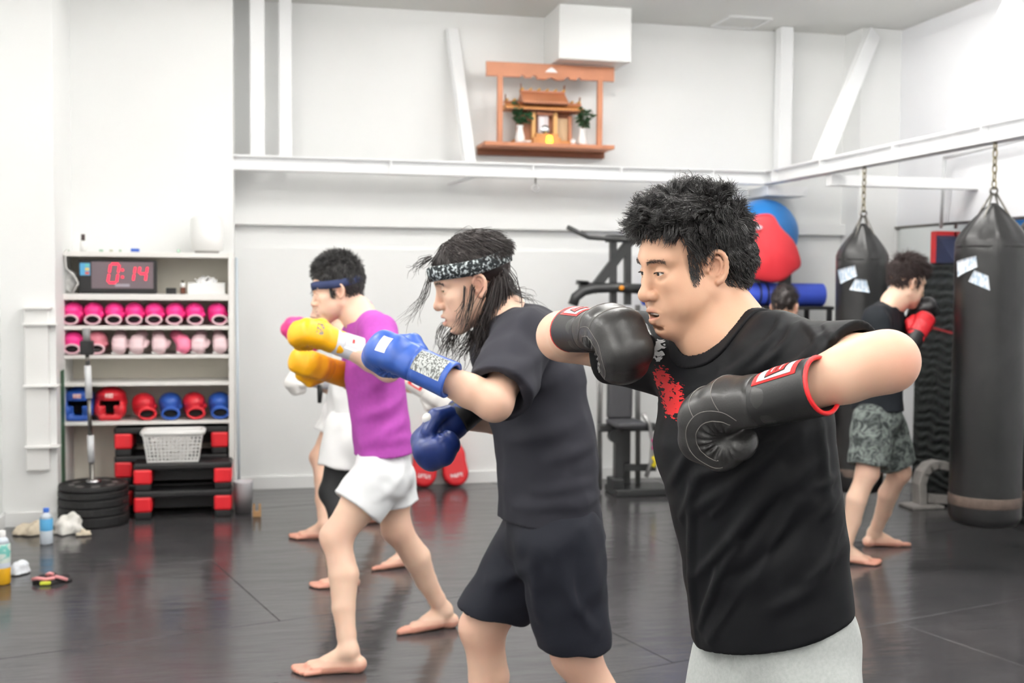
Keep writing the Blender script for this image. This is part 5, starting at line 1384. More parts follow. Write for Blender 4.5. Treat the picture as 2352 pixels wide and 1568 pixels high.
# gloves lying on the shelf, cuff opening to the front
def shelf_glove_sdf():
    s = S(); s.add(s_ell((0, 0.030, 0.092), (0.060, 0.080, 0.052))); s.add(s_ell((0, 0.06, 0.06), (0.054, 0.06, 0.055)), 0.02)
    s.add(s_cone((0.052, 0.00, 0.070), (0.046, 0.07, 0.06), 0.016, 0.020), 0.008)
    s.add(s_loft([((0, 0.05, 0.045), (1, 0, 0), (0, 0, 1), 0.050, 0.034, 0.034), ((0.004, -0.062, 0.037), (1, 0, 0), (0, 0, 1), 0.049, 0.032, 0.032)]), 0.012)
    s.cut(s_plane((0, -0.060, 0), (0, -1, -0.1)), 0.003)
    s.sub(s_loft([((0.004, -0.10, 0.037), (1, 0, 0), (0, 0, 1), 0.040, 0.024, 0.024), ((0, 0.01, 0.040), (1, 0, 0), (0, 0, 1), 0.034, 0.02, 0.02)]), 0.003)
    return s
_SGV, _SGF = polygonise(shelf_glove_sdf(), (-0.09, -0.08, -0.01), (0.09, 0.15, 0.16), 0.006)
M_lin_pink = mat('pale_lining', (232, 196, 204), 0.6); M_hollow_shade = mat('hollow_shade', (16, 14, 15), 0.9); M_paleg = mat('pale_pink_leather', (236, 208, 212), 0.45)  # the near-black one paints the shade inside hollow cuffs and headguards
M_dusty = mat('dusty_pink_leather', (226, 140, 154), 0.45); M_midpink = mat('pink_leather', (244, 130, 164), 0.42); M_shpink = mat('bright_pink_leather', (246, 62, 150), 0.4)
M_shred = mat('red_glove_leather', (204, 36, 48), 0.38); M_shblue = mat('blue_glove_leather', (38, 84, 170), 0.38)
def shelf_glove(x, y, z, m, m_ring, label, group, sc=1.0, rz=0.0, m_in=None):
    t = thing('boxing_glove', label, 'boxing glove', (x, y, z), rz, group)
    mesh_obj('padding', _SGV * sc, _SGF, m, t, local=True)
    mb = MB().tube([(0.004 * sc + 0.0445 * sc * math.cos(a), -0.062 * sc, 0.037 * sc + 0.028 * sc * math.sin(a)) for a in np.linspace(0, 2 * math.pi, 24, endpoint=False)], 0.0075 * sc, 6, closed=True)
    mesh_obj('cuff_rim', mb.V, mb.F, m_ring, t, local=True)
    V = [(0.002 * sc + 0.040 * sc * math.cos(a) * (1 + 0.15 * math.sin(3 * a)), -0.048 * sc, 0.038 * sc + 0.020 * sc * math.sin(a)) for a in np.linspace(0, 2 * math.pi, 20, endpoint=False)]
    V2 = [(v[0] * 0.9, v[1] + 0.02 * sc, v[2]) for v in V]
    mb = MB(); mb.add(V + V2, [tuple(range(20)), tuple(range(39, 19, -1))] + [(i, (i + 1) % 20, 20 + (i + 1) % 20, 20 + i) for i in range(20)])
    mesh_obj('opening_shade', mb.V, mb.F, M_hollow_shade, t, smooth=False, local=True)  # dark plug added as painted shade in the cuff hollow
    return t
def fist_glove(x, y, z, m, label, group, sc=0.72, rz=0.0):
    t = thing('boxing_glove', label, 'boxing glove', (x, y, z), rz, group)
    R = np.column_stack([(0, -1, 0), (1, 0, 0), (0, 0, 1)]) @ roty(0.25)
    V = (_GV * sc @ R.T) * (1.08, 1, 1); V2 = _CV * sc @ R.T; dz = V[:, 2].min()
    mesh_obj('padding', V - (0, 0, dz), _GF, m, t, local=True); mesh_obj('cuff', V2 - (0, 0, dz), _CF, m, t, local=True)
    st = MB().box((-0.02, -0.085, 0.012), (0.05, 0.012, 0.014)); mesh_obj('strap_end', st.V, st.F, M_white, t, smooth=False, local=True)
    return t
XS = lambda px, y=YS + 0.07: on_y(px, 750, y)[0]
for i, px in enumerate((166, 214, 262, 308, 354, 401, 447, 500)):
    shelf_glove(XS(px), YS + 0.075, BZ['b'], M_shpink, M_lin_pink, 'hot pink boxing glove with cuff to the front, on the shelf of eight', 'hot pink gloves on the upper glove shelf', 1.0, (-0.12, 0, 0, 0.03, 0, -0.04, 0.05, 0.16)[i])
shelf_glove(XS(166), YS + 0.075, BZ['c'], M_shpink, M_lin_pink, 'hot pink boxing glove among paler gloves, behind the upright bar', None)
shelf_glove(XS(222), YS + 0.08, BZ['c'], M_dusty, M_lin_pink, 'dusty pink boxing glove beside the bright pink one on the lower shelf', None)
for i, px in enumerate((273, 318, 363, 411, 458, 503)):
    if i == 3: fist_glove(XS(px), YS + 0.12, BZ['c'], M_midpink, 'rose pink boxing glove with dark print between pale gloves', None, 0.72, 0.35)
    else: fist_glove(XS(px), YS + 0.12, BZ['c'], M_paleg, 'very pale pink boxing glove, fist to the front', 'pale pink gloves on the lower glove shelf', 0.72, (0.05, -0.1, 0.1, 0, -0.06, 0.08)[i])
for px, m, lb, rz in ((330, M_shred, 'red boxing glove next to the red headguard', 0.25), (389, M_shblue, 'blue boxing glove between two red gloves', 0.05), (445, M_shred, 'red boxing glove between two blue gloves', 0.12), (503, M_shblue, 'blue boxing glove at the side panel of the shelf', 0.05)):
    shelf_glove(XS(px), YS + 0.085, BZ['e'], m, m, lb, None, 1.17, rz)

def headguard(px, m, mlabel, label):
    x = XS(px, YS + 0.13)
    t = thing('headguard', label, 'headguard', (x, YS + 0.13, BZ['e']))
    s = S().add(s_ell((0, 0, 0.104), (0.098, 0.108, 0.106))); s.add(s_ell((0, -0.02, 0.160), (0.088, 0.09, 0.045)), 0.015)
    for k in (-1, 1): s.add(s_ell((k * 0.062, -0.055, 0.070), (0.036, 0.050, 0.05)), 0.012)
    s.add(s_cone((-0.05, -0.075, 0.024), (0.05, -0.075, 0.024), 0.022, 0.022), 0.012)
    s.sub(s_ell((0, 0.01, 0.098), (0.070, 0.085, 0.075)), 0.004)
    s.sub(s_box((0, -0.10, 0.112), (0.060, 0.07, 0.016), rnd=0.008), 0.006); s.sub(s_box((0, -0.10, 0.078), (0.026, 0.08, 0.040), rnd=0.01), 0.006)
    s.cut(s_plane((0, 0, 0.001), (0, 0, -1)), 0.004)
    V, Fq = polygonise(s, (-0.13, -0.14, -0.01), (0.13, 0.13, 0.24), 0.006)
    mesh_obj('padding', V, Fq, m, t, local=True)
    V, Fq = patch_on(s, ((-0.036, -0.15, 0.148), (0.036, -0.15, 0.148), (0.034, -0.14, 0.186), (-0.034, -0.14, 0.186)), lift=0.002); mesh_obj('brow_label', V, Fq, mlabel, t, local=True)
    MB().box((0, 0.03, 0.10), (0.11, 0.02, 0.12)).build('interior_shade', M_hollow_shade, t, local=True)  # dark block added as painted shade inside the empty headguard
M_lab_pk = mat_scribble('headguard_label_print', (226, 196, 192), (208, 110, 110), (60, 60, 60))
headguard(181, M_shblue, M_lab_pk, 'blue padded headguard with face opening and brow label')
headguard(254, M_shred, M_lab_pk, 'red padded headguard with face opening and brow label')

# digital round timer
yt = YS + 0.04; a0 = on_y(180, 669, yt); a1 = on_y(360, 597, yt); zc = (BZ['a'] + a1[2]) / 2; hh = a1[2] - BZ['a']
tx0, tx1 = a0[0], a1[0]; tw = tx1 - tx0; tc_ = (tx0 + tx1) / 2
clock = thing('round_timer', 'black digital round timer with red 0:14 display', 'timer', (tc_, yt, BZ['a']))
MB().box((0, 0.02, hh / 2), (tw, 0.05, hh)).build('case', M_black, clock, local=True, bevel=0.012)
M_disp = mat('timer_panel', (112, 98, 104), 0.3); M_led = mat('red_led', (255, 40, 70), 0.4, emit=0.9); M_dim = mat('timer_brand_grey', (160, 156, 166), 0.5)
fr = lambda px, py: (on_y(px, py, yt)[0] - tc_, on_y(px, py, yt)[2] - BZ['a'])
(xa, za), (xb, zb) = fr(211, 662), fr(352, 602)
MB().bounds((xa, -0.012, za), (xb, -0.004, zb)).build('display_panel', M_disp, clock, local=True)
SEG = {'a': ((0, 2), (1, 2)), 'b': ((1, 2), (1, 1)), 'c': ((1, 1), (1, 0)), 'd': ((0, 0), (1, 0)), 'e': ((0, 0), (0, 1)), 'f': ((0, 1), (0, 2)), 'g': ((0, 1), (1, 1))}
def digit(ch, px0, px1, py0, py1):
    (x0, z0), (x1, z1) = fr(px0, py1), fr(px1, py0); sl = 0.16
    for k in {'0': 'abcdef', '1': 'bc', '4': 'bcfg'}[ch]:
        (u0, v0), (u1, v1) = SEG[k]
        A = np.array([x0 + (x1 - x0) * u0 + sl * (z1 - z0) * v0 / 2, 0, z0 + (z1 - z0) * v0 / 2]); B = np.array([x0 + (x1 - x0) * u1 + sl * (z1 - z0) * v1 / 2, 0, z0 + (z1 - z0) * v1 / 2])
        A2, B2 = A + (B - A) * 0.1, B - (B - A) * 0.1
        mb = MB().bar((A2[0], -0.014, A2[2]), (B2[0], -0.014, B2[2]), 0.008, 0.012, up=(0, 0, 1) if abs((B - A)[2]) < 1e-4 else (1, 0, 0)); mb.build('digit_segment', M_led, clock, local=True)
digit('0', 248, 268, 606, 649); digit('1', 296, 306, 612, 645); digit('4', 317, 334, 612, 645)
for py in (620, 636):
    x, z = fr(282, py); MB().box((x, -0.014, z), (0.014, 0.006, 0.014)).build('colon_dot', M_led, clock, local=True)
(x0, z0), (x1, z1) = fr(265, 658), fr(298, 652); MB().bounds((x0, -0.0135, z0), (x1, -0.010, z1)).build('brand_strip', M_dim, clock, local=True)
(x0, z0), (x1, z1) = fr(184, 632), fr(207, 604); MB().bounds((x0, -0.008, z0), (x1, -0.003, z1)).build('control_sticker', mat('sticker_blue', (90, 170, 214), 0.5), clock, local=True)
for k, colr in enumerate(((214, 96, 84), (236, 206, 110), (110, 200, 190))):
    (x0, z0), (x1, z1) = fr(196, 630 - k * 9), fr(205, 624 - k * 9); MB().bounds((x0, -0.0095, z0), (x1, -0.007, z1)).build('sticker_button', mat('sticker_btn%d' % k, colr, 0.5), clock, local=True)
# cord from shelf top to timer
cp = [on_y(x, y, YS - 0.012) for x, y in ((155, 572), (150, 592), (152, 615), (170, 632), (180, 650), (168, 672))]
tag(MB().tube(cp, 0.004, 6).build('power_cord', M_white, smooth=True), 'white power cord looping beside the timer', 'cord')
o = S().add(s_ell((0, 0, 0.06), (0.055, 0.05, 0.075))); o.disp(wav(2, 0.008, 0.05)); o.cut(s_plane((0, 0, 0.002), (0, 0, -1)))
V, Fq = polygonise(o, (-0.1, -0.1, -0.01), (0.1, 0.1, 0.16), 0.008); xx = on_y(158, 650, YS + 0.12)[0]
t = thing('plastic_bag', 'crumpled translucent plastic bag beside the timer', 'bag', (xx, YS + 0.14, BZ['a'])); mesh_obj('bag_skin', V, Fq, mat('bag_plastic', (214, 214, 212), 0.3), t, local=True)
# small things on the first shelf
def px_box(name, px0, py0, px1, py1, y, zb, dep, m, label, cat, bevel=0.004):
    x0 = on_y(px0, py1, y)[0]; x1 = on_y(px1, py1, y)[0]; z1 = on_y(px0, py0, y)[2]
    o = MB().bounds((x0, y, zb), (x1, y + dep, z1)).build(name, m, bevel=bevel, loc=((x0 + x1) / 2, y + dep / 2, zb)); tag(o, label, cat); return o
t = thing('tissue_box', 'white tissue box with a tissue pulled out, on the timer shelf', 'tissue box', (on_y(474, 670, YS + 0.06)[0], YS + 0.1, BZ['a']))
bx0, bx1 = on_y(431, 670, YS + 0.05)[0], on_y(517, 670, YS + 0.05)[0]
MB().bounds((bx0, YS + 0.05, BZ['a']), (bx1, YS + 0.16, zs(648, YS + .05))).build('carton', M_white, t, bevel=0.003)
o = S().add(s_ell((0, 0, 0), (0.06, 0.03, 0.035))); o.disp(wav(6, 0.010, 0.03)); V, Fq = polygonise(o, (-.1, -.08, -.06), (.1, .08, .07), 0.006)
mesh_obj('tissue', V + ((bx0 + bx1) / 2, YS + 0.10, zs(648, YS + .05)), Fq, mat('tissue_paper', (246, 246, 246), 0.9), t)
px_box('black_case', 381, 661, 404, 673, YS + 0.05, BZ['a'], 0.06, M_black, 'small black case between timer and brown bottle', 'case')
def bottle(name, x, y, z, h, r, parts, label, cat='bottle', group=None):
    t = thing(name, label, cat, (x, y, z), group=group)
    for nm, prof, m in parts:
        MB().lathe([(rr * r, zz * h) for rr, zz in prof], (0, 0, 0), 20).build(nm, m, t, smooth=True, local=True)
    return t
M_brown = mat('brown_glass', (110, 66, 52), 0.2); M_clearw = mat('clear_plastic', (222, 230, 236), 0.08, trans=0.75)
xb_ = on_y(420, 670, YS + 0.06)[0]
bottle('medicine_bottle', xb_, YS + 0.07, BZ['a'], 0.085, 0.017, (('body', [(1, 0), (1, .5), (.95, .55)], M_brown), ('label', [(1.02, .5), (1.02, .8), (.6, .85)], M_white), ('cap', [(.6, .85), (.6, 1), (.1, 1.0)], mat('dark_cap', (70, 60, 40), 0.5))), 'small brown medicine bottle beside the tissue box')
# things on top of the shelf
x = on_y(191, 570, YS + 0.06)[0]
bottle('spray_bottle', x, YS + 0.06, BZ['top'], 0.105, 0.02, (('body', [(1, 0), (1, .55), (.6, .62)], M_white), ('cap', [(.55, .62), (.6, .66), (.6, 1), (.2, 1.0)], mat('dark_brown_cap', (58, 44, 44), 0.5))), 'small white bottle with black cap on the shelf top')
px_box('eraser', 300, 570, 320, 580, YS + 0.05, BZ['top'], 0.03, mat('blue_wrap', (60, 98, 190), 0.5), 'small blue wrapped block on the shelf top', 'block')
t = thing('air_purifier', 'tall white rounded appliance on the shelf top', 'appliance', (on_y(475, 570, YS + 0.12)[0], YS + 0.14, BZ['top']))
MB().lathe([(0.075, 0.012), (0.100, 0.018), (0.104, 0.10), (0.098, 0.215), (0.080, 0.232), (0.02, 0.236)], (0, 0, 0), 28, sy=0.9).build('body', M_white, t, smooth=True, local=True)
MB().lathe([(0.070, 0.0), (0.078, 0.004), (0.075, 0.013)], (0, 0, 0), 28, sy=0.9).build('foot', mat('grey_foot', (170, 168, 164), 0.5), t, smooth=True, local=True)
for px, w in ((155, 6), (232, 9), (255, 8), (276, 6), (410, 6)):
    px_box('trinket', px - w / 2, 573, px + w / 2, 580, YS + 0.05, BZ['top'], 0.02, mat('trinket%d' % px, (206 - px % 60, 196, 170), 0.6), {155: 'small pale clip beside the power cord on the shelf top', 232: 'flat pale scrap next to the white bottle on the shelf top', 255: 'flat beige scrap between bottle and blue block', 276: 'small beige scrap close to the blue block', 410: 'small brown scrap in front of the white appliance'}[px], 'trinket', 0.002)

# pale pole beside the shelf, green board between pillar and shelf
o = MB().tube([on_y(549, 1118, YS + 0.1) * (1, 1, 0), on_y(543, 592, YS + 0.36)], 0.010, 8).build('mop_pole', mat('pale_blue_plastic', (216, 226, 234), 0.3), smooth=True); tag(o, 'slim pale blue pole leaning beside the shelf', 'pole')
xg = on_y(140, 1000, YP + 0.20)[0]; t = thing('green_board', 'tall narrow green board with grey clip between pillar and shelf', 'board', (xg, YP + 0.2, 0))
MB().bounds((xg - 0.014, YP + 0.14, 0), (xg + 0.014, YP + 0.26, on_y(140, 850, YP + .2)[2])).build('board', mat('green_paint', (52, 98, 70), 0.5), t)
MB().bounds((xg - 0.018, YP + 0.13, on_y(140, 850, YP + .2)[2]), (xg + 0.010, YP + 0.2, on_y(140, 765, YP + .2)[2])).build('clip', mat('grey_clip', (176, 178, 178), 0.4), t)

# white wall rack on the pillar
t = thing('wall_rack', 'white wall rack with small ledges on the pillar', 'rack', on_y(95, 900, YP))
x0, x1 = on_y(57, 900, YP - .05)[0], on_y(112, 900, YP - .05)[0]; z0, z1 = on_y(90, 1080, YP - .05)[2], on_y(90, 704, YP - .05)[2]
MB().bounds((x0, YP - 0.05, z0), (x1, YP, z1)).build('panel', M_white, t, bevel=0.006)
for py in (705, 742, 884, 1024):
    z = on_y(90, py, YP - .06)[2]; MB().bounds((x0 - 0.004, YP - 0.085, z - 0.012), (x1 + (0.06 if py > 710 else 0.02), YP, z)).build('ledge', M_white, t, bevel=0.003)

# ------------------------------------------------------------------ weight plates with an upright bar
pc_ = on_y(215, 1150, 7.27); pc_ = np.array([pc_[0], pc_[1], 0]); rp = 0.205
M_rub = mat('black_rubber', (30, 30, 31), 0.55); M_hub = mat('plate_hub', (150, 148, 146), 0.45, metal=0.6)
z = 0.0
for i, th in enumerate((0.062, 0.052, 0.050, 0.044, 0.034)):
    t = thing('weight_plate', 'black rubber weight plate, %s of the stack under the bar' % ('lowest', 'second from the bottom', 'middle one', 'second from the top', 'topmost')[i], 'weight plate', (pc_[0], pc_[1], z))
    r = rp * (1.0, 1.0, 0.995, 0.99, 0.98)[i]
    MB().lathe([(0.03, 0.002), (r - 0.008, 0.002), (r, 0.008), (r, th - 0.008), (r - 0.008, th - 0.001), (r - 0.028, th - 0.001), (r - 0.036, th - 0.006), (0.07, th - 0.006), (0.065, th - 0.001), (0.03, th - 0.001)], (0, 0, 0), 40).build('rubber_disc', M_rub, t, smooth=False, local=True)
    if i == 4:
        for a in np.linspace(0.3, 6.5, 9)[:-1]:
            MB().box((0.125 * math.cos(a), 0.125 * math.sin(a), th - 0.005), (0.030, 0.05, 0.003), rotz(a)).build('plate_lettering', M_hub, t, local=True)
    z += th
ZP = z
bt_ = on_y(198, 752, pc_[1]); d = norm(bt_ - np.array([pc_[0], pc_[1], 0.0]))
t = thing('barbell', 'short silver bar standing upright in the weight plates with a black clamp', 'barbell', (pc_[0], pc_[1], 0.0))
base_ = np.array([pc_[0], pc_[1], 0.002]); at = lambda zz: base_ + d * ((zz) / d[2])
zz = lambda py: on_y(205, py, pc_[1])[2]
MB().tube([at(0.002), at(zz(1062))], 0.0145, 12).build('lower_sleeve', M_dkchrome, t, smooth=True)
MB().tube([at(zz(1062)), at(zz(1000))], 0.020, 12).build('grip', mat('pale_grip', (214, 216, 218), 0.4), t, smooth=True)
MB().tube([at(zz(1000)), at(zz(915))], 0.0125, 12).build('shaft', M_dkchrome, t, smooth=True)
MB().tube([at(zz(915)), at(zz(840))], 0.020, 12).build('grip', mat('pale_grip', (214, 216, 218), 0.4), t, smooth=True)
MB().tube([at(zz(840)), at(zz(815))], 0.0125, 12).build('shaft', M_dkchrome, t, smooth=True)
MB().box(at(zz(799)), (0.075, 0.06, 0.085), None).build('clamp', M_black, t, bevel=0.008)
MB().box(at(zz(805)) + np.array([0.05, 0, 0]), (0.05, 0.03, 0.018)).build('clamp_lever', M_black, t, bevel=0.005)
MB().tube([at(zz(785)), at(zz(755))], 0.022, 12).build('upper_sleeve', mat('grey_sleeve', (140, 140, 140), 0.4), t, smooth=True)
MB().lathe([(0.045, 0), (0.045, 0.012), (0.03, 0.022), (0.02, 0.022)], (pc_[0], pc_[1], ZP), 20).build('collar', M_chrome, t, smooth=True)

# ------------------------------------------------------------------ aerobic steps
M_stepred = mat('step_red', (232, 40, 50), 0.4); M_stepk = mat('step_black', (28, 27, 29), 0.5); M_steptop = mat('step_grey_edge', (74, 72, 76), 0.5)
def step(x0, x1, y, z, h, label, dep=0.34):
    t = thing('aerobic_step', label, 'step', ((x0 + x1) / 2, y + dep / 2, z)); W_ = x1 - x0
    MB().box((0, 0, h - 0.022), (W_, dep, 0.044)).build('platform', M_stepk, t, local=True, bevel=0.012)
    MB().box((0, 0, h - 0.005), (W_ * 0.96, dep * 0.92, 0.008)).build('top_mat', M_steptop, t, local=True, bevel=0.003)
    MB().box((0, dep * 0.30, h * 0.52), (W_ * 0.9, 0.03, h * 0.55)).build('back_rib', M_stepk, t, local=True)
    for s in (-1, 1):
        MB().box((s * (W_ / 2 - 0.055), 0, h * 0.52), (0.108, dep + 0.008, h * 0.56)).build('riser', M_stepred, t, local=True, bevel=0.014)
        MB().box((s * (W_ / 2 - 0.055), 0, h * 0.12), (0.10, dep - 0.01, h * 0.24)).build('foot', M_stepk, t, local=True, bevel=0.008)
    return t
yf = on_z(420, 1190)[1]; fx0, fx1 = on_y(306, 1150, yf)[0], on_y(533, 1150, yf)[0]; H1 = on_y(420, 1126, yf)[2]; H2 = on_y(420, 1063, yf)[2]
step(fx0, fx1, yf, 0.0, H1, 'black aerobic step with red corner blocks on the floor in front', 0.205)
step(fx0, fx1, yf, H1, H2 - H1, 'black aerobic step stacked under the white basket', 0.205)
yr = YS + 0.02; rx0, rx1 = on_y(262, 1050, yr)[0], min(on_y(526, 1050, yr)[0], sx1 - 0.02); zt = on_y(400, 980, yr)[2]; hr_ = zt / 3
for i in range(3):
    step(rx0, rx1, yr, i * hr_, hr_, 'black and red aerobic step stacked inside the shelf, %s' % ('lowest of three', 'middle of three', 'top of three')[i], YW - 0.03 - yr)
# white basket
by = yf + 0.015; bx0, bx1 = on_y(327, 995, by)[0], on_y(465, 995, by)[0]; bb0, bb1 = on_y(341, 1058, by)[0], on_y(455, 1058, by)[0]
bz0, bz1 = H2 + 0.002, on_y(396, 990, by)[2]; hd0, hd1 = 0.075, 0.085; cx = (bx0 + bx1) / 2; cy = yf + 0.10
t = thing('laundry_basket', 'white plastic lattice basket on the stacked steps', 'basket', (cx, cy, bz0))
w0, w1 = (bb1 - bb0) / 2, (bx1 - bx0) / 2; hB = bz1 - bz0
rim = [(s1 * w1, s2 * hd1) for s1, s2 in ((-1, -1), (1, -1), (1, 1), (-1, 1))]
rp_ = []
for k in range(4):
    a, b = np.array(rim[k]), np.array(rim[(k + 1) % 4]); rp_ += [(*(a + (b - a) * 0.08), hB - 0.012), (*(a + (b - a) * 0.92), hB - 0.012)]
MB().tube(rp_, 0.017, 8, closed=True).build('rim', M_white, t, smooth=True, local=True)
MB().box((0, 0, 0.006), (2 * w0, 2 * hd0, 0.012)).build('bottom', M_white, t, local=True)
for (ax, s) in ((0, -1), (0, 1), (1, -1), (1, 1)):
    mb = MB(); n = 15 if ax == 0 else 9
    def bp_(u, v):     # u -1..1 along, v 0..1 up
        ww = w0 + (w1 - w0) * v; dd = hd0 + (hd1 - hd0) * v
        return np.array([u * ww, s * dd, v * hB]) if ax == 0 else np.array([s * ww, u * dd, v * hB])
    for i in range(n): 
        u = -1 + 2 * i / (n - 1); mb.bar(bp_(u, 0.0), bp_(u, 0.96), 0.007, 0.007, up=(1, 0, 0) if ax == 0 else (0, 1, 0))
    for v in np.linspace(0.04, 0.94, 9): mb.bar(bp_(-1, v), bp_(1, v), 0.005, 0.007)
    mb.build('lattice_wall', M_white, t, local=True)
o = S().add(s_ell((0, 0, hB * 0.45), (w0 * 0.92, hd0 * 0.9, hB * 0.40))); o.disp(wav(4, 0.012, 0.07)); V, Fq = polygonise(o, (-w1, -hd1, 0), (w1, hd1, hB), 0.011)
c_ = mesh_obj('folded_towels', V + np.array([cx, cy, bz0]), Fq, mat('basket_cloth', (236, 234, 230), 0.9, var=0.08, vscale=20), None, loc=(cx, cy, bz0)); tag(c_, 'heap of pale towels inside the white basket', 'towels')

# bin and small wooden thing
bc = on_z(559, 1176); t = thing('waste_bin', 'white translucent plastic bin beside the steps', 'bin', (bc[0], bc[1], 0))
hb = on_y(559, 1104, bc[1])[2]; rb = 22 * depth(bc) / FPX
MB().lathe([(rb * 0.80, 0.004), (rb * 0.84, 0.0), (rb, hb - 0.01), (rb * 1.04, hb), (rb * 0.97, hb), (rb * 0.78, 0.02), (0.001, 0.02)], (0, 0, 0), 28).build('bucket', mat('bin_plastic', (226, 226, 230), 0.35), t, smooth=True, local=True)
wc = on_z(590, 1186); t = thing('wooden_clapper', 'small wooden pronged block on the floor beside the bin', 'wood block', (wc[0], wc[1], 0))
M_lw = mat('light_wood', (182, 142, 98), 0.6, var=0.1)
MB().box((0, 0, 0.017), (0.052, 0.035, 0.034)).build('block', M_lw, t, local=True, bevel=0.003)
for s in (-1, 1): MB().box((s * 0.018, 0, 0.055), (0.014, 0.03, 0.05)).build('prong', M_lw, t, local=True, bevel=0.003)

# ------------------------------------------------------------------ bottles and cloths on the floor
wb = on_z(107, 1248); sc_ = depth(wb) / FPX; hw_ = (1248 - 1165) * sc_; rw_ = 14.5 * sc_
M_water = mat('water_bottle_plastic', (216, 226, 236), 0.12, spec=0.6); M_blab = mat('blue_label', (96, 178, 228), 0.4); M_bcap = mat('blue_cap', (52, 112, 214), 0.4)
bottle('water_bottle', wb[0], wb[1], 0, hw_, rw_, (('body', [(.9, 0), (1, .03), (1, .36), (.96, .38)], M_water), ('label', [(1, .38), (1.01, .39), (1.01, .70), (.98, .71)], M_blab), ('shoulder', [(.98, .70), (.8, .80), (.42, .88), (.40, .90)], M_water), ('cap', [(.44, .88), (.46, .89), (.46, .99), (.1, 1.0)], M_bcap)), 'clear water bottle with blue cap and blue label on the floor')
tb = on_z(6, 1340); sc_ = depth(tb) / FPX; ht_ = (1340 - 1216) * sc_; rt_ = 18 * sc_
M_teab = mat('tea_yellow', (226, 172, 30), 0.12, spec=0.6); M_tlab = mat_scribble('tea_label_print', (226, 238, 230), (120, 200, 190), (14, 14, 30))
bottle('tea_bottle', tb[0], tb[1], 0, ht_, rt_, (('liquid', [(.9, 0), (1, .03), (1, .30), (.98, .31)], M_teab), ('band', [(.98, .31), (1, .33), (1, .40), (.98, .41)], M_water), ('label', [(1, .41), (1.01, .42), (1.01, .72), (.96, .76)], M_tlab), ('shoulder', [(.96, .76), (.7, .84), (.42, .88)], M_water), ('cap', [(.44, .87), (.46, .88), (.46, .99), (.1, 1.0)], M_white)), 'yellow tea bottle with printed label on the floor at the left wall')
def cloth_heap(name, px, py, w, dpt, hgt, m, seed, label, cat, rz=0.0, amp=0.013, lam=0.10):
    c = on_z(px, py); s = S().add(s_ell((0, 0, 0), (w, dpt, hgt), rotz(rz))); s.add(s_ell((w * 0.3, dpt * 0.2, 0), (w * 0.6, dpt * 0.6, hgt * 1.15), rotz(rz + 0.6)), 0.03)
    s.disp(wav(seed, amp, lam)); s.disp(wav(seed + 1, amp * 0.22, lam * 0.4)); s.cut(s_plane((0, 0, 0.003), (0, 0, -1)), 0.003)
    V, Fq = polygonise(s, (-w * 1.5, -w * 1.5, -0.01), (w * 1.5, w * 1.5, hgt * 2), 0.008)
    o = mesh_obj(name, V + c, Fq, m, None, loc=c); tag(o, label, cat); return o
M_towel = mat('white_towel', (240, 238, 232), 0.9, bump=0.3, bscale=150); M_beige = mat('beige_cloth', (214, 202, 180), 0.9, bump=0.2, bscale=120)
cloth_heap('towel', 156, 1222, 0.085, 0.09, 0.095, M_towel, 3, 'crumpled white towel on the floor beside the water bottle', 'towel', 0.3)
cloth_heap('cloth_bag', 72, 1226, 0.10, 0.07, 0.062, M_beige, 7, 'crumpled beige cloth bag at the foot of the pillar', 'bag', 0.0, 0.012)
cloth_heap('hand_wrap', 190, 1230, 0.045, 0.03, 0.022, M_beige, 9, 'short beige strip of cloth at the edge of the white towel', 'cloth', 0.0, 0.006, 0.05)
cloth_heap('sports_cap', 42, 1316, 0.045, 0.06, 0.05, mat('cap_cloth', (226, 230, 236), 0.8, var=0.15, vscale=40), 5, 'small white cloth beside the tea bottle', 'cloth', 0.2, 0.006, 0.06)
gc = on_z(120, 1335); t = thing('hand_mitts', 'pair of black and pink training mitts dropped on the floor', 'mitts', gc)
s = S().add(s_ell((0, 0, 0.0), (0.085, 0.06, 0.040))); s.disp(wav(21, 0.010, 0.06)); s.cut(s_plane((0, 0, 0.002), (0, 0, -1)))
V, Fq = polygonise(s, (-.12, -.1, -.01), (.12, .1, .07), 0.007); mesh_obj('mitt_body', V, Fq, mat('mitt_black', (34, 30, 32), 0.7), t, local=True)
M_mp = mat('mitt_pink', (222, 150, 152), 0.7)
for pth in (((-.085, -.02, .02), (-.06, -.045, .03), (-.02, -.055, .025), (.02, -.05, .03)), ((.02, -.045, .035), (.05, -.04, .025), (.075, -.035, .012)), ((-.02, -.03, .04), (-.005, -.04, .05), (.01, -.03, .042))):
    MB().tube(pth, 0.009, 7).build('pink_trim', M_mp, t, smooth=True, local=True)
MB().box((-0.02, -0.068, 0.010), (0.05, 0.02, 0.016)).build('yellow_tag', mat('lime_tag', (206, 214, 70), 0.6), t, local=True, bevel=0.005)

# ------------------------------------------------------------------ household shrine on the back wall
YK = 7.96
kx0, kx1 = on_y(1113, 328, YK)[0], on_y(1412, 340, YK)[0]; kz = on_y(1262, 333, YK)[2]
ks = thing('shrine_shelf', 'orange wooden wall shelf with posts and carved header around a small shrine', 'shelf', ((kx0 + kx1) / 2, YB, kz))
MB().bounds((kx0, YK, kz - 0.014), (kx1, YB, kz + 0.014)).build('board', M_orange_w, ks, bevel=0.003)
M_dkw = mat('dark_cedar', (138, 84, 56), 0.5, var=0.1)
MB().bounds((kx0, YB - 0.05, kz - 0.055), (kx1, YB, kz - 0.014)).build('wall_cleat', M_dkw, ks, bevel=0.002)
hz0, hz1 = on_y(1263, 182, YK + .03)[2], on_y(1263, 148, YK + .03)[2]
hx0, hx1 = on_y(1117, 160, YK + .03)[0], on_y(1410, 170, YK + .03)[0]
poly = [(hx0, hz1), (hx0, hz0 + .004)]
nn = lambda f: hx0 + (hx1 - hx0) * f
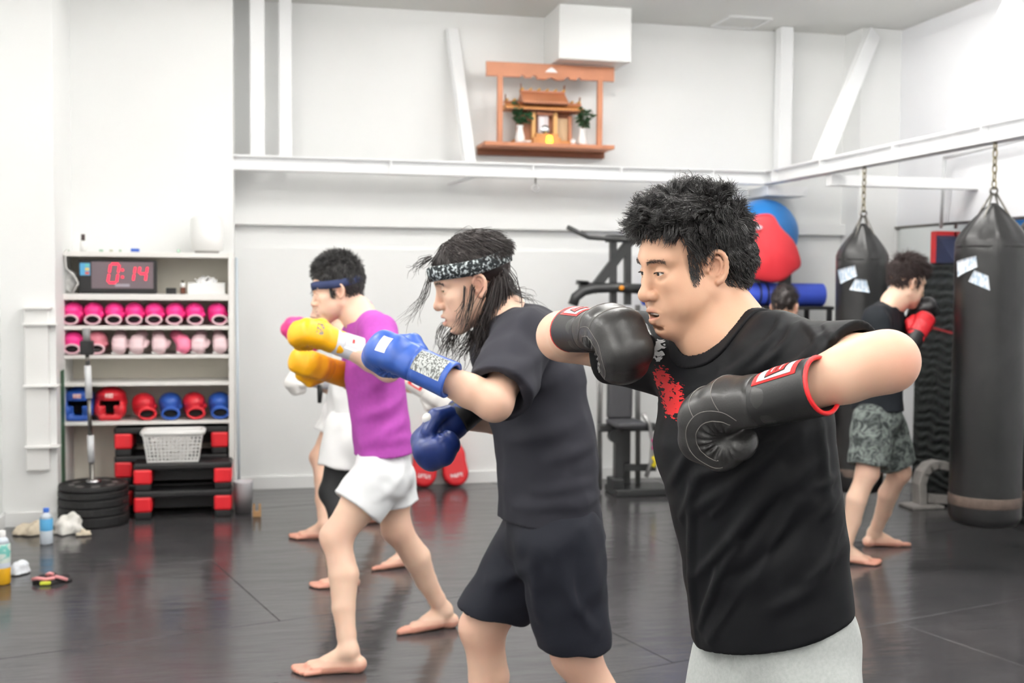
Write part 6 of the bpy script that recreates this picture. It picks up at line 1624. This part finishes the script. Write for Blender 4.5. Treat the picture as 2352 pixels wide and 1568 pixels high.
for f, dz in ((.26, 0), (.27, .016), (.29, .012), (.30, -.004), (.35, 0), (.36, .016), (.385, .012), (.395, -.006), (.45, -.010), (.47, -.004), (.5, .008), (.53, -.004), (.55, -.010), (.605, -.006), (.615, .012), (.64, .016), (.65, 0), (.70, -.004), (.71, .012), (.73, .016), (.74, 0)): poly.append((nn(f), hz0 + .004 + dz))
poly += [(hx1, hz0 + .004), (hx1, hz1)]
MB().prism(poly, (0, YK + 0.035, 0), (1, 0, 0), (0, 0, 1), 0.03).build('header', M_orange_w, ks)
for px in (1148, 1377):
    x = on_y(px, 260, YK + .035)[0]; MB().bounds((x - 0.019, YK + 0.018, kz + 0.014), (x + 0.019, YK + 0.052, hz0 + 0.03)).build('post', M_orange_w, ks, bevel=0.003)
MB().prism([(-.045, -.012), (-.02, .012), (0, .024), (.02, .012), (.045, -.012)], (nn(.5), YK + 0.016, (hz0 + hz1) / 2 + .006), (1, 0, 0), (0, 0, 1), 0.008).build('silver_emblem', mat('emblem_silver', (214, 206, 204), 0.3, metal=0.4), ks)
# shrine building
YH = 8.06; sxc = on_y(1250, 290, YH)[0]; S0 = kz + 0.014
sh_ = thing('miniature_shrine', 'small cedar household shrine with three roofs on the orange shelf', 'shrine', (sxc, YH, S0))
zh = lambda py: on_y(1250, py, YH)[2] - S0
xh = lambda px: on_y(px, 290, YH)[0] - sxc
def bl(nm, x0, x1, y0, y1, z0, z1, m=M_cedar, bv=0.002): MB().bounds((x0, y0, z0), (x1, y1, z1)).build(nm, m, sh_, local=True, bevel=bv)
bl('base_block', xh(1180), xh(1322), -0.02, 0.12, 0, 0.03); bl('step_block', xh(1222), xh(1285), -0.05, 0.02, 0, 0.045); bl('step_block', xh(1228), xh(1280), -0.035, 0.02, 0.045, 0.075)
bl('back_wall', xh(1192), xh(1316), 0.08, 0.10, 0.03, zh(246), M_orange_w)
for px in (1226, 1276): bl('pillar', xh(px) - .014, xh(px) + .014, 0.0, 0.03, 0.03, zh(248), mat('cream_cedar', (226, 176, 112), 0.55, var=0.08))
for px in (1196, 1312): bl('pillar', xh(px) - .012, xh(px) + .012, 0.02, 0.05, 0.03, zh(262), M_orange_w)
bl('side_panel', xh(1200), xh(1222), 0.045, 0.06, 0.03, zh(268), M_orange_w); bl('side_panel', xh(1282), xh(1308), 0.045, 0.06, 0.03, zh(268), mat('pale_panel', (206, 176, 140), 0.6))
bl('door', xh(1238), xh(1262), 0.03, 0.05, 0.045, zh(264), mat('door_white', (228, 220, 222), 0.6)); bl('lintel', xh(1232), xh(1270), 0.0, 0.03, zh(264), zh(250), M_orange_w)
bl('talisman', xh(1240), xh(1252), 0.02, 0.031, 0.06, zh(268), mat('talisman_paper', (246, 240, 244), 0.7))
def roof(x0, x1, zb, zt, over, m, nm):
    dx = (x1 - x0) * 0.10
    V = [(x0, -over, zb), (x1, -over, zb), (x1, 0.13, zb), (x0, 0.13, zb), (x0 + dx * 0.2, 0.03, zt), (x1 - dx * 0.2, 0.03, zt), (x1 - dx * .2, 0.06, zt), (x0 + dx * .2, 0.06, zt), (x0, -over, zb + .012), (x1, -over, zb + .012), (x1, .13, zb + .012), (x0, .13, zb + .012)]
    F_ = [(3, 2, 1, 0), (0, 1, 9, 8), (1, 2, 10, 9), (2, 3, 11, 10), (3, 0, 8, 11), (8, 9, 5, 4), (9, 10, 6, 5), (10, 11, 7, 6), (11, 8, 4, 7), (4, 5, 6, 7)]
    r_ = mesh_obj(nm, V, F_, m, sh_, smooth=False, local=True)
    MB().bounds((x0 + dx * .1, 0.02, zt), (x1 - dx * .1, 0.07, zt + 0.014)).build('ridge_beam', M_orange_w, r_, local=True)
    n = max(3, int((x1 - x0) / 0.05))
    for i in range(n):
        x = x0 + dx * .4 + (x1 - x0 - dx * .8) * i / (n - 1); MB().tube([(x, 0.0, zt + .020), (x, 0.09, zt + .020)], 0.008, 7).build('ridge_log', mat('ridge_gold', (216, 168, 84), 0.5), r_, smooth=True, local=True)
    for s, x in ((-1, x0 + dx * .3), (1, x1 - dx * .3)):
        MB().bar((x, 0.045, zt), (x + s * 0.004, 0.03, zt + 0.06), 0.010, 0.006).build('finial', M_dkw, r_, local=True)
    mb = MB(); nr = int((x1 - x0) / 0.022)
    for i in range(nr): mb.box((x0 + (x1 - x0) * (i + .5) / nr, -over + 0.02, zb - 0.006), (0.007, 0.06, 0.010))
    mb.build('rafters', M_dkw, r_, local=True)
roof(xh(1158), xh(1338), zh(254), zh(238), 0.05, M_cedar, 'side_roof'); roof(xh(1196), xh(1300), zh(240), zh(212), 0.07, M_orange_w, 'main_roof')
bl('eave_beam', xh(1180), xh(1320), 0.0, 0.08, zh(258), zh(252), M_dkw)
# vases with sprigs
M_leaf = mat('sakaki_leaf', (62, 104, 70), 0.45, var=0.25, vscale=30); M_stem = mat('sprig_stem', (92, 80, 58), 0.7); M_porc = mat('white_porcelain', (244, 243, 242), 0.25)
rs_ = np.random.RandomState(2)
def leaf_mesh():
    P_ = [(0, 0, 0), (.010, .013, .002), (.024, .015, .003), (.040, .008, .0), (.048, 0, -.003), (.040, -.008, 0), (.024, -.015, .003), (.010, -.013, .002), (.024, 0, -.003)]
    return np.array(P_), [(0, 1, 8), (1, 2, 8), (2, 3, 8), (3, 4, 8), (4, 5, 8), (5, 6, 8), (6, 7, 8), (7, 0, 8)]
LV, LF = leaf_mesh()
for px, ptop, pbot, label in ((1194, 288, 328, 'white porcelain vase on the shrine shelf beside the first post'), (1337, 296, 333, 'white porcelain vase on the shrine shelf beside the post under the duct')):
    y_ = YK + 0.07; c = on_y(px, pbot, y_); c[2] = S0; hv = on_y(px, ptop, y_)[2] - S0
    t = thing('porcelain_vase', label, 'vase', c); MB().lathe([(.030, 0), (.036, .006), (.034, hv * .35), (.022, hv * .75), (.021, hv * .9), (.027, hv), (.018, hv), (.016, hv * .8)], (0, 0, 0), 20).build('vase_body', M_porc, t, smooth=True, local=True)
    sp = thing('sakaki_sprig', 'leafy green sprig standing in the %s porcelain vase' % ('first' if px < 1250 else 'second'), 'sprig', (c[0], c[1], S0 + hv * 0.8))
    for k in range(7):
        a = rs_.uniform(0, 6.28); r_ = rs_.uniform(0.02, 0.085); tipp = np.array([r_ * math.cos(a), r_ * math.sin(a) * .5, rs_.uniform(.10, .20)])
        path = [np.array([0, 0, 0.0]), tipp * (.35, .35, .5), tipp]
        MB().tube(path, 0.0022, 5).build('stem', M_stem, sp, smooth=True, local=True)
        for j in range(12):
            f = rs_.uniform(.25, 1.05); p = tipp * f; aa = rs_.uniform(0, 6.28); Rl = rotz(aa) @ roty(rs_.uniform(-.7, .5)) @ rotx(rs_.uniform(-.6, .6))
            mesh_obj('leaf', (LV * rs_.uniform(.8, 1.2)) @ Rl.T + p, LF, M_leaf, sp, smooth=False, local=True)
# offerings
def small(name, px, py, y, prof, m, label, cat):
    c = on_y(px, py, y); c[2] = S0; t = thing(name, label, cat, c); MB().lathe(prof, (0, 0, 0), 16).build('body', m, t, smooth=True, local=True); return t
t = small('offering_light', 1262, 330, YK + .05, [(.018, 0), (.024, .006), (.026, .02), (.02, .055), (.005, .06)], mat('candle_glow', (255, 214, 60), 0.4, emit=1.6), 'glowing yellow votive light in front of the shrine', 'light')
small('offering_dish', 1212, 330, YK + .04, [(.012, 0), (.014, .004), (.030, .014), (.028, .016), (.005, .008)], M_porc, 'small white dish beside the first vase', 'dish')
small('offering_cup', 1316, 332, YK + .04, [(.012, 0), (.018, .010), (.020, .030), (.016, .034), (.005, .040)], M_porc, 'small lidded white cup beside the second vase', 'cup')
c = on_y(1251, 300, YH - .01); t = thing('round_mirror', 'small round shiny mirror on stand before the shrine door', 'mirror', (c[0], YK + 0.075, S0))
MB().lathe([(.030, -.003), (.032, 0), (.030, .003), (.001, .004)], (0, 0, .105), 24, rotx(math.pi / 2)).build('disc', M_chrome, t, smooth=True, local=True); MB().lathe([(.022, 0), (.018, .01), (.006, .03), (.006, .075)], (0, 0, 0), 12).build('stand', M_dkw, t, smooth=True, local=True)

# ------------------------------------------------------------------ multi-gym behind the boxers
YG = 7.62; gp = lambda x, y, yy=YG: on_y(x, y, yy)
gym = thing('multi_gym', 'black steel multi gym with lat bar and backrest by the back wall', 'gym machine', on_z(1450, 1140))
M_gk = mat('gym_black', (44, 45, 46), 0.42, spec=0.6); M_gpad = mat('gym_pad', (66, 66, 70), 0.6, bump=0.05); M_grod = mat('gym_rod', (176, 176, 176), 0.3, metal=0.7)
lb = [gp(1303, 521, YG - .12), gp(1352, 545, YG - .12), gp(1440, 551, YG - .12), gp(1530, 554, YG - .12), gp(1580, 532, YG - .12)]
MB().tube(lb, 0.016, 8).build('lat_bar', M_gk, gym, smooth=True)
MB().bar(gp(1448, 552), gp(1360, 668), 0.05, 0.06).build('boom', M_gk, gym)
MB().bar(gp(1392, 548), gp(1520, 548), 0.05, 0.05).build('top_beam', M_gk, gym)
for px in (1408, 1441): MB().bar(gp(px, 548), gp(px, 700), 0.045, 0.045, up=(0, 1, 0)).build('upright', M_gk, gym)
MB().bar(gp(1330, 655), gp(1500, 660), 0.05, 0.045).build('cross_beam', M_gk, gym)
MB().bar(gp(1325, 648), gp(1350, 650), 0.05, 0.03).build('foam_grip', M_gk, gym)
arc = [gp(x, y, YG - .05) for x, y in ((1316, 700), (1322, 682), (1340, 668), (1365, 662), (1420, 660), (1470, 664))]
MB().tube(arc, 0.035, 10).build('press_arm', M_gk, gym, smooth=True)
MB().tube([gp(1428, 661, YG - .10), gp(1428, 661, YG - .04)], 0.018, 10).build('orange_knob', mat('orange_knob', (222, 140, 30), 0.4), gym, smooth=True)
for px in (1374, 1380, 1462, 1468): MB().tube([gp(px, 700, YG + .08), gp(px, 1125, YG + .08)], 0.010, 8).build('guide_rod', M_grod, gym, smooth=True)
pd = MB().bounds(gp(1391, 960) * (1, 0, 1) + (0, YG - .07, 0), gp(1449, 800) * (1, 0, 1) + (0, YG, 0)); pd.build('backrest_pad', M_gpad, gym, bevel=0.02, seg=3)
MB().bounds(gp(1372, 990) * (1, 0, 1) + (0, YG - .06, 0), gp(1505, 970) * (1, 0, 1) + (0, YG + .02, 0)).build('seat_rail', M_gk, gym, bevel=0.01)
MB().bounds(gp(1388, 972) * (1, 0, 1) + (0, YG - .30, 0), gp(1455, 958) * (1, 0, 1) + (0, YG - .02, 0)).build('seat_pad', M_gpad, gym, bevel=0.015)
MB().lathe([(.05, -.03), (.05, .03)], gp(1413, 1000, YG - .06), 20, rotx(math.pi / 2)).build('pivot_hub', M_gk, gym)
fz = lambda px, yy=YG: gp(px, 1000, yy) * (1, 1, 0)
MB().bar(fz(1421) + ZU * .04, gp(1421, 985), 0.06, 0.06, up=(0, 1, 0)).build('seat_post', M_gk, gym)
MB().bar(gp(1432, 1073), gp(1505, 1073), 0.05, 0.045).build('lower_beam', M_gk, gym)
MB().bar(gp(1435, 850, YG + .1), fz(1435, YG + .1), 0.07, 0.07, up=(0, 1, 0)).build('rear_upright', M_gk, gym)
MB().tube([gp(x, y, YG - .1) for x, y in ((1478, 950), (1492, 975), (1499, 1015), (1496, 1060), (1484, 1095))], 0.016, 8).build('side_handle', M_grod, gym, smooth=True)
MB().bounds(fz(1405) + (0, -.12, 0), fz(1535) + (0, .16, .05)).build('base_frame', M_gk, gym, bevel=0.008)
MB().bounds(fz(1400) + (0, -.10, .05), fz(1425) + (0, .06, .12)).build('base_bracket', M_gk, gym, bevel=0.006)
for nm, py, m in (('pink_band', 1020, mat('band_pink', (226, 70, 150), 0.5)), ('yellow_band', 1060, mat('band_yellow', (228, 208, 40), 0.5))):
    MB().tube([gp(1500, py - 12, YG - .12), gp(1506, py, YG - .12), gp(1500, py + 12, YG - .12)], 0.016, 8).build(nm, m, gym, smooth=True)

# red kick shields leaning against the back wall
def kick_shield(px, py_top, py_bot, tilt, label):
    c = on_y(px, py_bot, YB - 0.16); c[2] = 0; z1 = on_y(px, py_top, YB - .08)[2]
    t = thing('kick_shield', label, 'kick shield', c); L = z1
    s = S().add(s_cone((0, 0, 0.105), (0, 0, 0.24), 0.094, 0.085)); s.add(s_cone((0, 0, .24), (0, 0, L - .06), .085, .052), .03)
    s.cut(s_plane((0, -.045, 0), (0, -1, 0)), 0.018); s.cut(s_plane((0, .045, 0), (0, 1, 0)), 0.012)
    Rt = roty(tilt) @ rotx(-0.16); V, Fq = polygonise(s, (-.12, -.07, -.01), (.12, .07, L + .05), 0.009); V = V @ Rt.T; dz = V[:, 2].min()
    mesh_obj('pad', V - (0, 0, dz), Fq, M_red, t, local=True)
    V, Fq = patch_on(s, ((-.045, -.08, .075), (.045, -.08, .075), (.045, -.08, .105), (-.045, -.08, .105)), lift=.002); V = V @ Rt.T
    mesh_obj('white_logo', V - (0, 0, dz), Fq, mat_scribble('shield_logo', (236, 214, 216), (216, 90, 96), (40, 40, 40)), t, local=True)
    mb = MB().box((0, .052, L * .5), (.12, .03, L * .5)); mesh_obj('rear_strap', np.array(mb.V) @ Rt.T - (0, 0, dz), mb.F, M_black, t, smooth=False, local=True)
kick_shield(968, 985, 1113, 0.16, 'red kick shield with white logo leaning right on the back wall')
kick_shield(1052, 985, 1113, -0.16, 'red kick shield with white logo leaning left on the back wall')

# ------------------------------------------------------------------ corner rack with ball, curved shield and mat roll
YC = 7.92; r0 = on_y(1580, 700, YC); r1 = on_y(1890, 700, YC); rz_ = on_y(1800, 702, YC)[2]
rk = thing('storage_rack', 'dark metal rack in the corner under the mat roll and ball', 'rack', ((r0[0] + r1[0]) / 2, YC, 0))
for x in (r0[0] + .03, r1[0] - .03):
    for y in (YC - .16, YC + .20): MB().bounds((x - .015, y - .015, 0), (x + .015, y + .015, rz_ - .02)).build('leg', M_blackm, rk)
MB().bounds((r0[0], YC - .18, rz_ - .025), (r1[0], YC + .22, rz_)).build('top_board', M_blackm, rk, bevel=.004)
MB().bounds((r0[0], YC - .18, .45), (r1[0], YC + .22, .47)).build('lower_board', M_blackm, rk, bevel=.004)
mr = 0.084; t = thing('exercise_mat', 'rolled blue exercise mat lying on the corner rack', 'mat', ((r0[0] + r1[0]) / 2, YC - .095, rz_))
a, b = np.array([on_y(1468, 700, YC)[0], YC - .095, rz_ + mr]), np.array([on_y(1887, 670, YC - .095)[0], YC - .095, rz_ + mr])
MB().tube([a, b], mr, 28).build('roll', mat('mat_blue', (58, 84, 198), 0.6, bump=.1, bscale=60), t, smooth=False)
for px in (1736, 1753): x = on_y(px, 670, YC - .095)[0]; MB().tube([(x, YC - .095, rz_ + mr), (x + .012, YC - .095, rz_ + mr)], mr + .004, 28).build('strap', M_black, t)
bc_ = on_y(1752, 538, YC + .09); rbq = 80 * depth(bc_) / FPX
t = thing('exercise_ball', 'blue exercise ball resting behind the red curved shield', 'ball', (bc_[0], YC + .09, bc_[2] - rbq))
V, Fq = polygonise(s_ball((0, 0, rbq), rbq), (-.3, -.3, -.02), (.3, .3, .6), .02); mesh_obj('ball_skin', V, Fq, mat('ball_blue', (40, 122, 196), 0.4), t, local=True)
tag(MB().tube([(bc_[0], YC + .09, rz_ + .001), (bc_[0], YC + .09, bc_[2] - rbq + .01)], 0.09, 20).build('ball_stand', M_blackm, None, smooth=False), 'black drum stand under the blue exercise ball', 'stand')
YQ = YC - .22; out = [(1700, 505), (1735, 492), (1768, 487), (1780, 497), (1788, 517), (1806, 534), (1824, 549), (1836, 575), (1846, 608), (1838, 618), (1822, 626), (1808, 642), (1784, 651), (1758, 648), (1730, 640), (1712, 636), (1700, 628)]
P3 = [on_y(x, y, YQ) for x, y in out]; cc = np.mean(P3, 0); t = thing('curved_shield', 'red curved body shield with white oval label leaning on the blue ball', 'kick shield', (cc[0], YQ, rz_ + 2 * mr))
def curved(P3, th):
    n = len(P3); ctr = np.mean(P3, 0); V = []; F_ = []; rings = [(1.0, .03), (1.0, -.005), (.94, -.028), (.75, -.04), (.4, -.055), (0.02, -.062)]
    for s_, dy in rings:
        for p in P3: q = ctr + (p - ctr) * s_; V.append((q[0], q[1] + dy + 0.5 * (q[0] - ctr[0]) ** 2, q[2]))
    for i in range(len(rings) - 1): F_ += [(i * n + k, (i + 1) * n + k, (i + 1) * n + (k + 1) % n, i * n + (k + 1) % n) for k in range(n)]
    F_ += [tuple(range(n))[::1], tuple((len(rings) - 1) * n + k for k in range(n))[::-1]]; return V, F_
V, F_ = curved(P3, .05); o = mesh_obj('pad', V, F_, mat('shield_red', (226, 58, 68), 0.42), t)
ss_ = o.modifiers.new('s', 'SUBSURF'); ss_.levels = 1; ss_.render_levels = 2
lc = on_y(1741, 522, YQ - .065); MB().lathe([(.034, -.004), (.034, .001), (.001, .002)], lc, 24, rotx(math.pi / 2) , sx=1.0, sy=.45).build('oval_label', mat('oval_label', (226, 222, 234), 0.4), t, smooth=False)
MB().bounds((cc[0] + .06, YQ - .01, rz_ + 2 * mr - .02), (cc[0] + .13, YQ + .05, on_y(1800, 630, YQ)[2])).build('handle_strap', M_black, t)

# ------------------------------------------------------------------ punching bags
M_bag = mat('bag_leather', (19, 19, 20), 0.38, var=.12, vscale=5, bump=.18, bscale=22, spec=.6); M_sticker = mat_scribble('bag_sticker', (226, 232, 240), (176, 196, 214), (40, 40, 18))
M_bseam = mat('bag_worn_seam', (92, 78, 70), 0.6, var=.25, vscale=25); M_link = mat('chain_steel', (150, 142, 120), 0.35, metal=1.0)
lnk = MB().tube([(0, .011 * math.cos(a), (.024 if math.sin(a) > 0 else -.024) * (abs(math.sin(a)) ** .7)) for a in np.linspace(0, 2 * math.pi, 14, endpoint=False)], .0045, 5, closed=True)
_linkmesh = [None]
def punching_bag(x, y, r, z0, z1, ztop, label, stick=(), seed=0):
    t = thing('punching_bag', label, 'punching bag', (x, y, z0))
    n = 56; prof = []; H_ = z1 - z0
    for k in np.linspace(0, 1, 7): a = k * math.pi / 2; prof.append((r * (.75 + .25 * math.sin(a)), .05 * (1 - math.cos(a)), 0))
    for z_ in np.linspace(.08, H_ - .12, 22): prof.append((r * (1 + .012 * math.sin(z_ * 9 + seed)), z_, .25 if z_ > H_ - .5 else .06))
    for k in np.linspace(0.15, 1, 9): prof.append((r * (1 - .92 * k ** 1.35), H_ - .12 + .20 * k, 1.0 * (1 - .4 * k)))
    V = []; rs = np.random.RandomState(seed); ph = rs.uniform(0, 6.28, 3)
    for rr, z_, w_ in prof:
        for k in range(n):
            a = 2 * math.pi * k / n; f = 1 + w_ * (.030 * math.sin(7 * a + ph[0]) + .022 * math.sin(13 * a + ph[1] + z_ * 2) + .012 * math.sin(4 * a + ph[2]))
            V.append((rr * f * math.cos(a), rr * f * math.sin(a), z_))
    m_ = len(prof); F_ = [(i * n + k, i * n + (k + 1) % n, (i + 1) * n + (k + 1) % n, (i + 1) * n + k) for i in range(m_ - 1) for k in range(n)] + [tuple(range(n - 1, -1, -1)), tuple((m_ - 1) * n + k for k in range(n))]
    body = mesh_obj('bag_body', V, F_, M_bag, t, local=True)
    MB().lathe([(r * 1.004, .10), (r * 1.012, .104), (r * 1.012, .150), (r * 1.004, .154)], (0, 0, 0), n).build('bottom_seam', M_bseam, t, smooth=True, local=True)
    MB().lathe([(r * 1.003, H_ - .150), (r * 1.016, H_ - .146), (r * 1.010, H_ - .135), (r * .995, H_ - .13)], (0, 0, 0), n).build('top_seam', M_bag, t, smooth=True, local=True)
    hub = H_ + .13
    for k in range(4):
        a = k * math.pi / 2 + .5; MB().tube([(r * .62 * math.cos(a), r * .62 * math.sin(a), H_ - .03), (.012 * math.cos(a), .012 * math.sin(a), hub)], .006, 6).build('hanging_strap', M_dkchrome, t, smooth=True, local=True)
    MB().tube([(.02 * math.cos(a), 0, hub + .012 + .02 * math.sin(a)) for a in np.linspace(0, 2 * math.pi, 14, endpoint=False)], .006, 6, closed=True).build('shackle', M_dkchrome, t, smooth=True, local=True)
    zc_ = hub + .045; k = 0
    while zc_ < ztop - z0 - .01:
        if _linkmesh[0] is None:
            o = mesh_obj('chain_link', lnk.V, lnk.F, M_link, t, local=True); _linkmesh[0] = o.data
        else:
            o = bpy.data.objects.new('chain_link', _linkmesh[0]); COL.objects.link(o); o.parent = t
        o.location = (0, 0, zc_); o.rotation_euler = (0, 0, (k % 2) * math.pi / 2 + .4); zc_ += .039; k += 1
    MB().tube([(0, 0, zc_ - .03), (0, 0, ztop - z0)], .010, 8).build('beam_hook', M_dkchrome, t, smooth=True, local=True)
    cyl = s_cone((x, y, 0), (x, y, 3), r * 1.0, r * 1.0)
    for pxs in stick:
        Q = trace(cyl, pxs, 4.0, 8.5)
        if len(Q) == 4: V, F2 = patch_on(cyl, Q, lift=.006); mesh_obj('sticker', V, F2, M_sticker, t)
    return t
zbb = ZBm - 0.05
p = on_x(1978, 700, XBm); punching_bag(XBm, p[1], .157, .18, on_y(1978, 528, p[1])[2] - .04, zbb, 'black punching bag with two white stickers beside the corner rack',
             [[(1926, 620), (1964, 609), (1969, 634), (1933, 652)], [(1965, 640), (1990, 643), (1997, 672), (1952, 665)]], 1)
p = on_x(2272, 800, XBm); punching_bag(XBm, p[1], .178, on_y(2272, 1200, p[1])[2], on_y(2272, 484, p[1])[2] - .04, zbb, 'black punching bag with two white stickers near the steel bench foot',
             [[(2200, 600), (2243, 587), (2246, 613), (2202, 636)], [(2226, 646), (2239, 620), (2270, 633), (2274, 667)]], 2)
punching_bag(4.22, 5.58, .16, .2, 1.86, CEIL, 'black punching bag hanging close to the right wall', (), 3)

# ------------------------------------------------------------------ right wall: mat, mirror, rail, bench foot, kick pad
def mat_rib():
    m = mat('black_crash_mat', (28, 33, 32), 0.5, spec=.45); nt = m.node_tree; b = nt.nodes['Principled BSDF']; tc = nt.nodes.new('ShaderNodeTexCoord')
    w = nt.nodes.new('ShaderNodeTexWave'); w.bands_direction = 'Z'; w.inputs['Scale'].default_value = 5; w.inputs['Distortion'].default_value = 6; w.inputs['Detail'].default_value = 2
    nt.links.new(tc.outputs['Object'], w.inputs['Vector']); bp = nt.nodes.new('ShaderNodeBump'); bp.inputs['Strength'].default_value = .5; bp.inputs['Distance'].default_value = .03
    nt.links.new(w.outputs['Fac'], bp.inputs['Height']); nt.links.new(bp.outputs['Normal'], b.inputs['Normal']); return m
zt_ = on_x(2120, 605, 4.58)[2]
t = thing('crash_mat', 'tall black crash mat standing against the right wall', 'mat', (4.6, 6.7, 0))
MB().bounds((4.58, 5.95, 0), (4.745, 7.45, zt_)).build('mat_cover', mat_rib(), t, bevel=.03, seg=3)
MB().bar(on_x(2105, 742, 4.574), on_x(2200, 768, 4.574), .004, .016).build('red_stripe', mat('stripe_red', (150, 40, 44), .6), t)
mz = on_x(2056, 526, XR - .03)[2]; my = on_x(2056, 526, XR - .03)[1]
t = thing('wall_mirror', 'wall mirror with slim metal frame on the right wall', 'mirror', (XR - .02, 6.0, zt_ + .01))
MB().bounds((XR - .012, 3.2, zt_ + .01), (XR - .002, my, mz)).build('glass', mat('mirror_glass', (236, 240, 240), 0.02, metal=1.0), t)
MB().bounds((XR - .035, 3.2, mz), (XR - .002, my, mz + .018)).build('top_rail', M_dkchrome, t); MB().bounds((XR - .03, my - .012, zt_ + .01), (XR - .002, my, mz)).build('side_rail', M_trim, t)
t = thing('wall_rail', 'grey pipe rail with a drop post on the right wall', 'rail', on_x(2170, 362, 4.66))
MB().tube([on_x(2170, 362, 4.66), on_x(2352, 318, 4.66), on_x(2480, 286, 4.66)], .016, 8).build('pipe', M_steel, t, smooth=True); MB().tube([on_x(2170, 362, 4.66), on_x(2161, 524, 4.68)], .012, 8).build('drop_post', mat('grey_pipe', (190, 192, 194), .4), t, smooth=True)
t = thing('kick_pad', 'red and navy kick pad standing on the crash mat', 'kick pad', (4.66, 7.0, zt_))
p0 = on_x(2136, 601, 4.58); p1 = on_x(2190, 601, 4.58); zk = on_x(2136, 532, 4.58)[2]
MB().prism([(p0[1], zt_), (p0[1], zk), (p0[1] - .10, zk - .05), (p1[1], zt_)], (4.66, 0, 0), (0, 1, 0), (0, 0, 1), .14).build('pad', mat('pad_navy', (36, 44, 74), .5), t)
MB().bounds((4.585, p0[1] - .055, zt_), (4.735, p0[1] + .01, zk + .003)).build('red_face', mat('pad_red', (206, 50, 52), .5), t, bevel=.006)
bf = on_z(2140, 1162); t = thing('bench_foot', 'worn grey curved steel bench leg with red tip beside the punching bag', 'bench leg', bf)
M_bench = mat('worn_grey_paint', (172, 168, 164), .55, var=.18, vscale=14); yb_ = bf[1]
pth = [on_y(x, y, yb_) for x, y in ((2112, 1158), (2111, 1110), (2117, 1086), (2130, 1071), (2148, 1065), (2176, 1070))]
mb = MB(); w_ = .035
for a, b in zip(pth[:-1], pth[1:]): mb.bar(a - norm(b - a) * .01, b + norm(b - a) * .01, .10, .055 if a[2] < .3 else .06, up=(0, -.0, 1) if abs((b - a)[2]) < abs((b - a)[0]) else (1, 0, 0))
mb.build('curved_leg', M_bench, t, bevel=.006)
MB().bounds((on_y(2172, 1060, yb_)[0], yb_ - .055, on_y(2172, 1074, yb_)[2]), (on_y(2180, 1060, yb_)[0], yb_ + .055, on_y(2172, 1062, yb_)[2])).build('red_tip', M_redtrim, t)
MB().bounds((on_y(2078, 1160, yb_)[0], yb_ - .10, 0), (on_y(2150, 1160, yb_)[0], yb_ + .08, .02)).build('base_plate', M_bench, t, bevel=.004)
MB().bar(on_y(2125, 1142, yb_), on_y(2180, 1147, yb_), .09, .055).build('cross_bar', M_bench, t, bevel=.005)
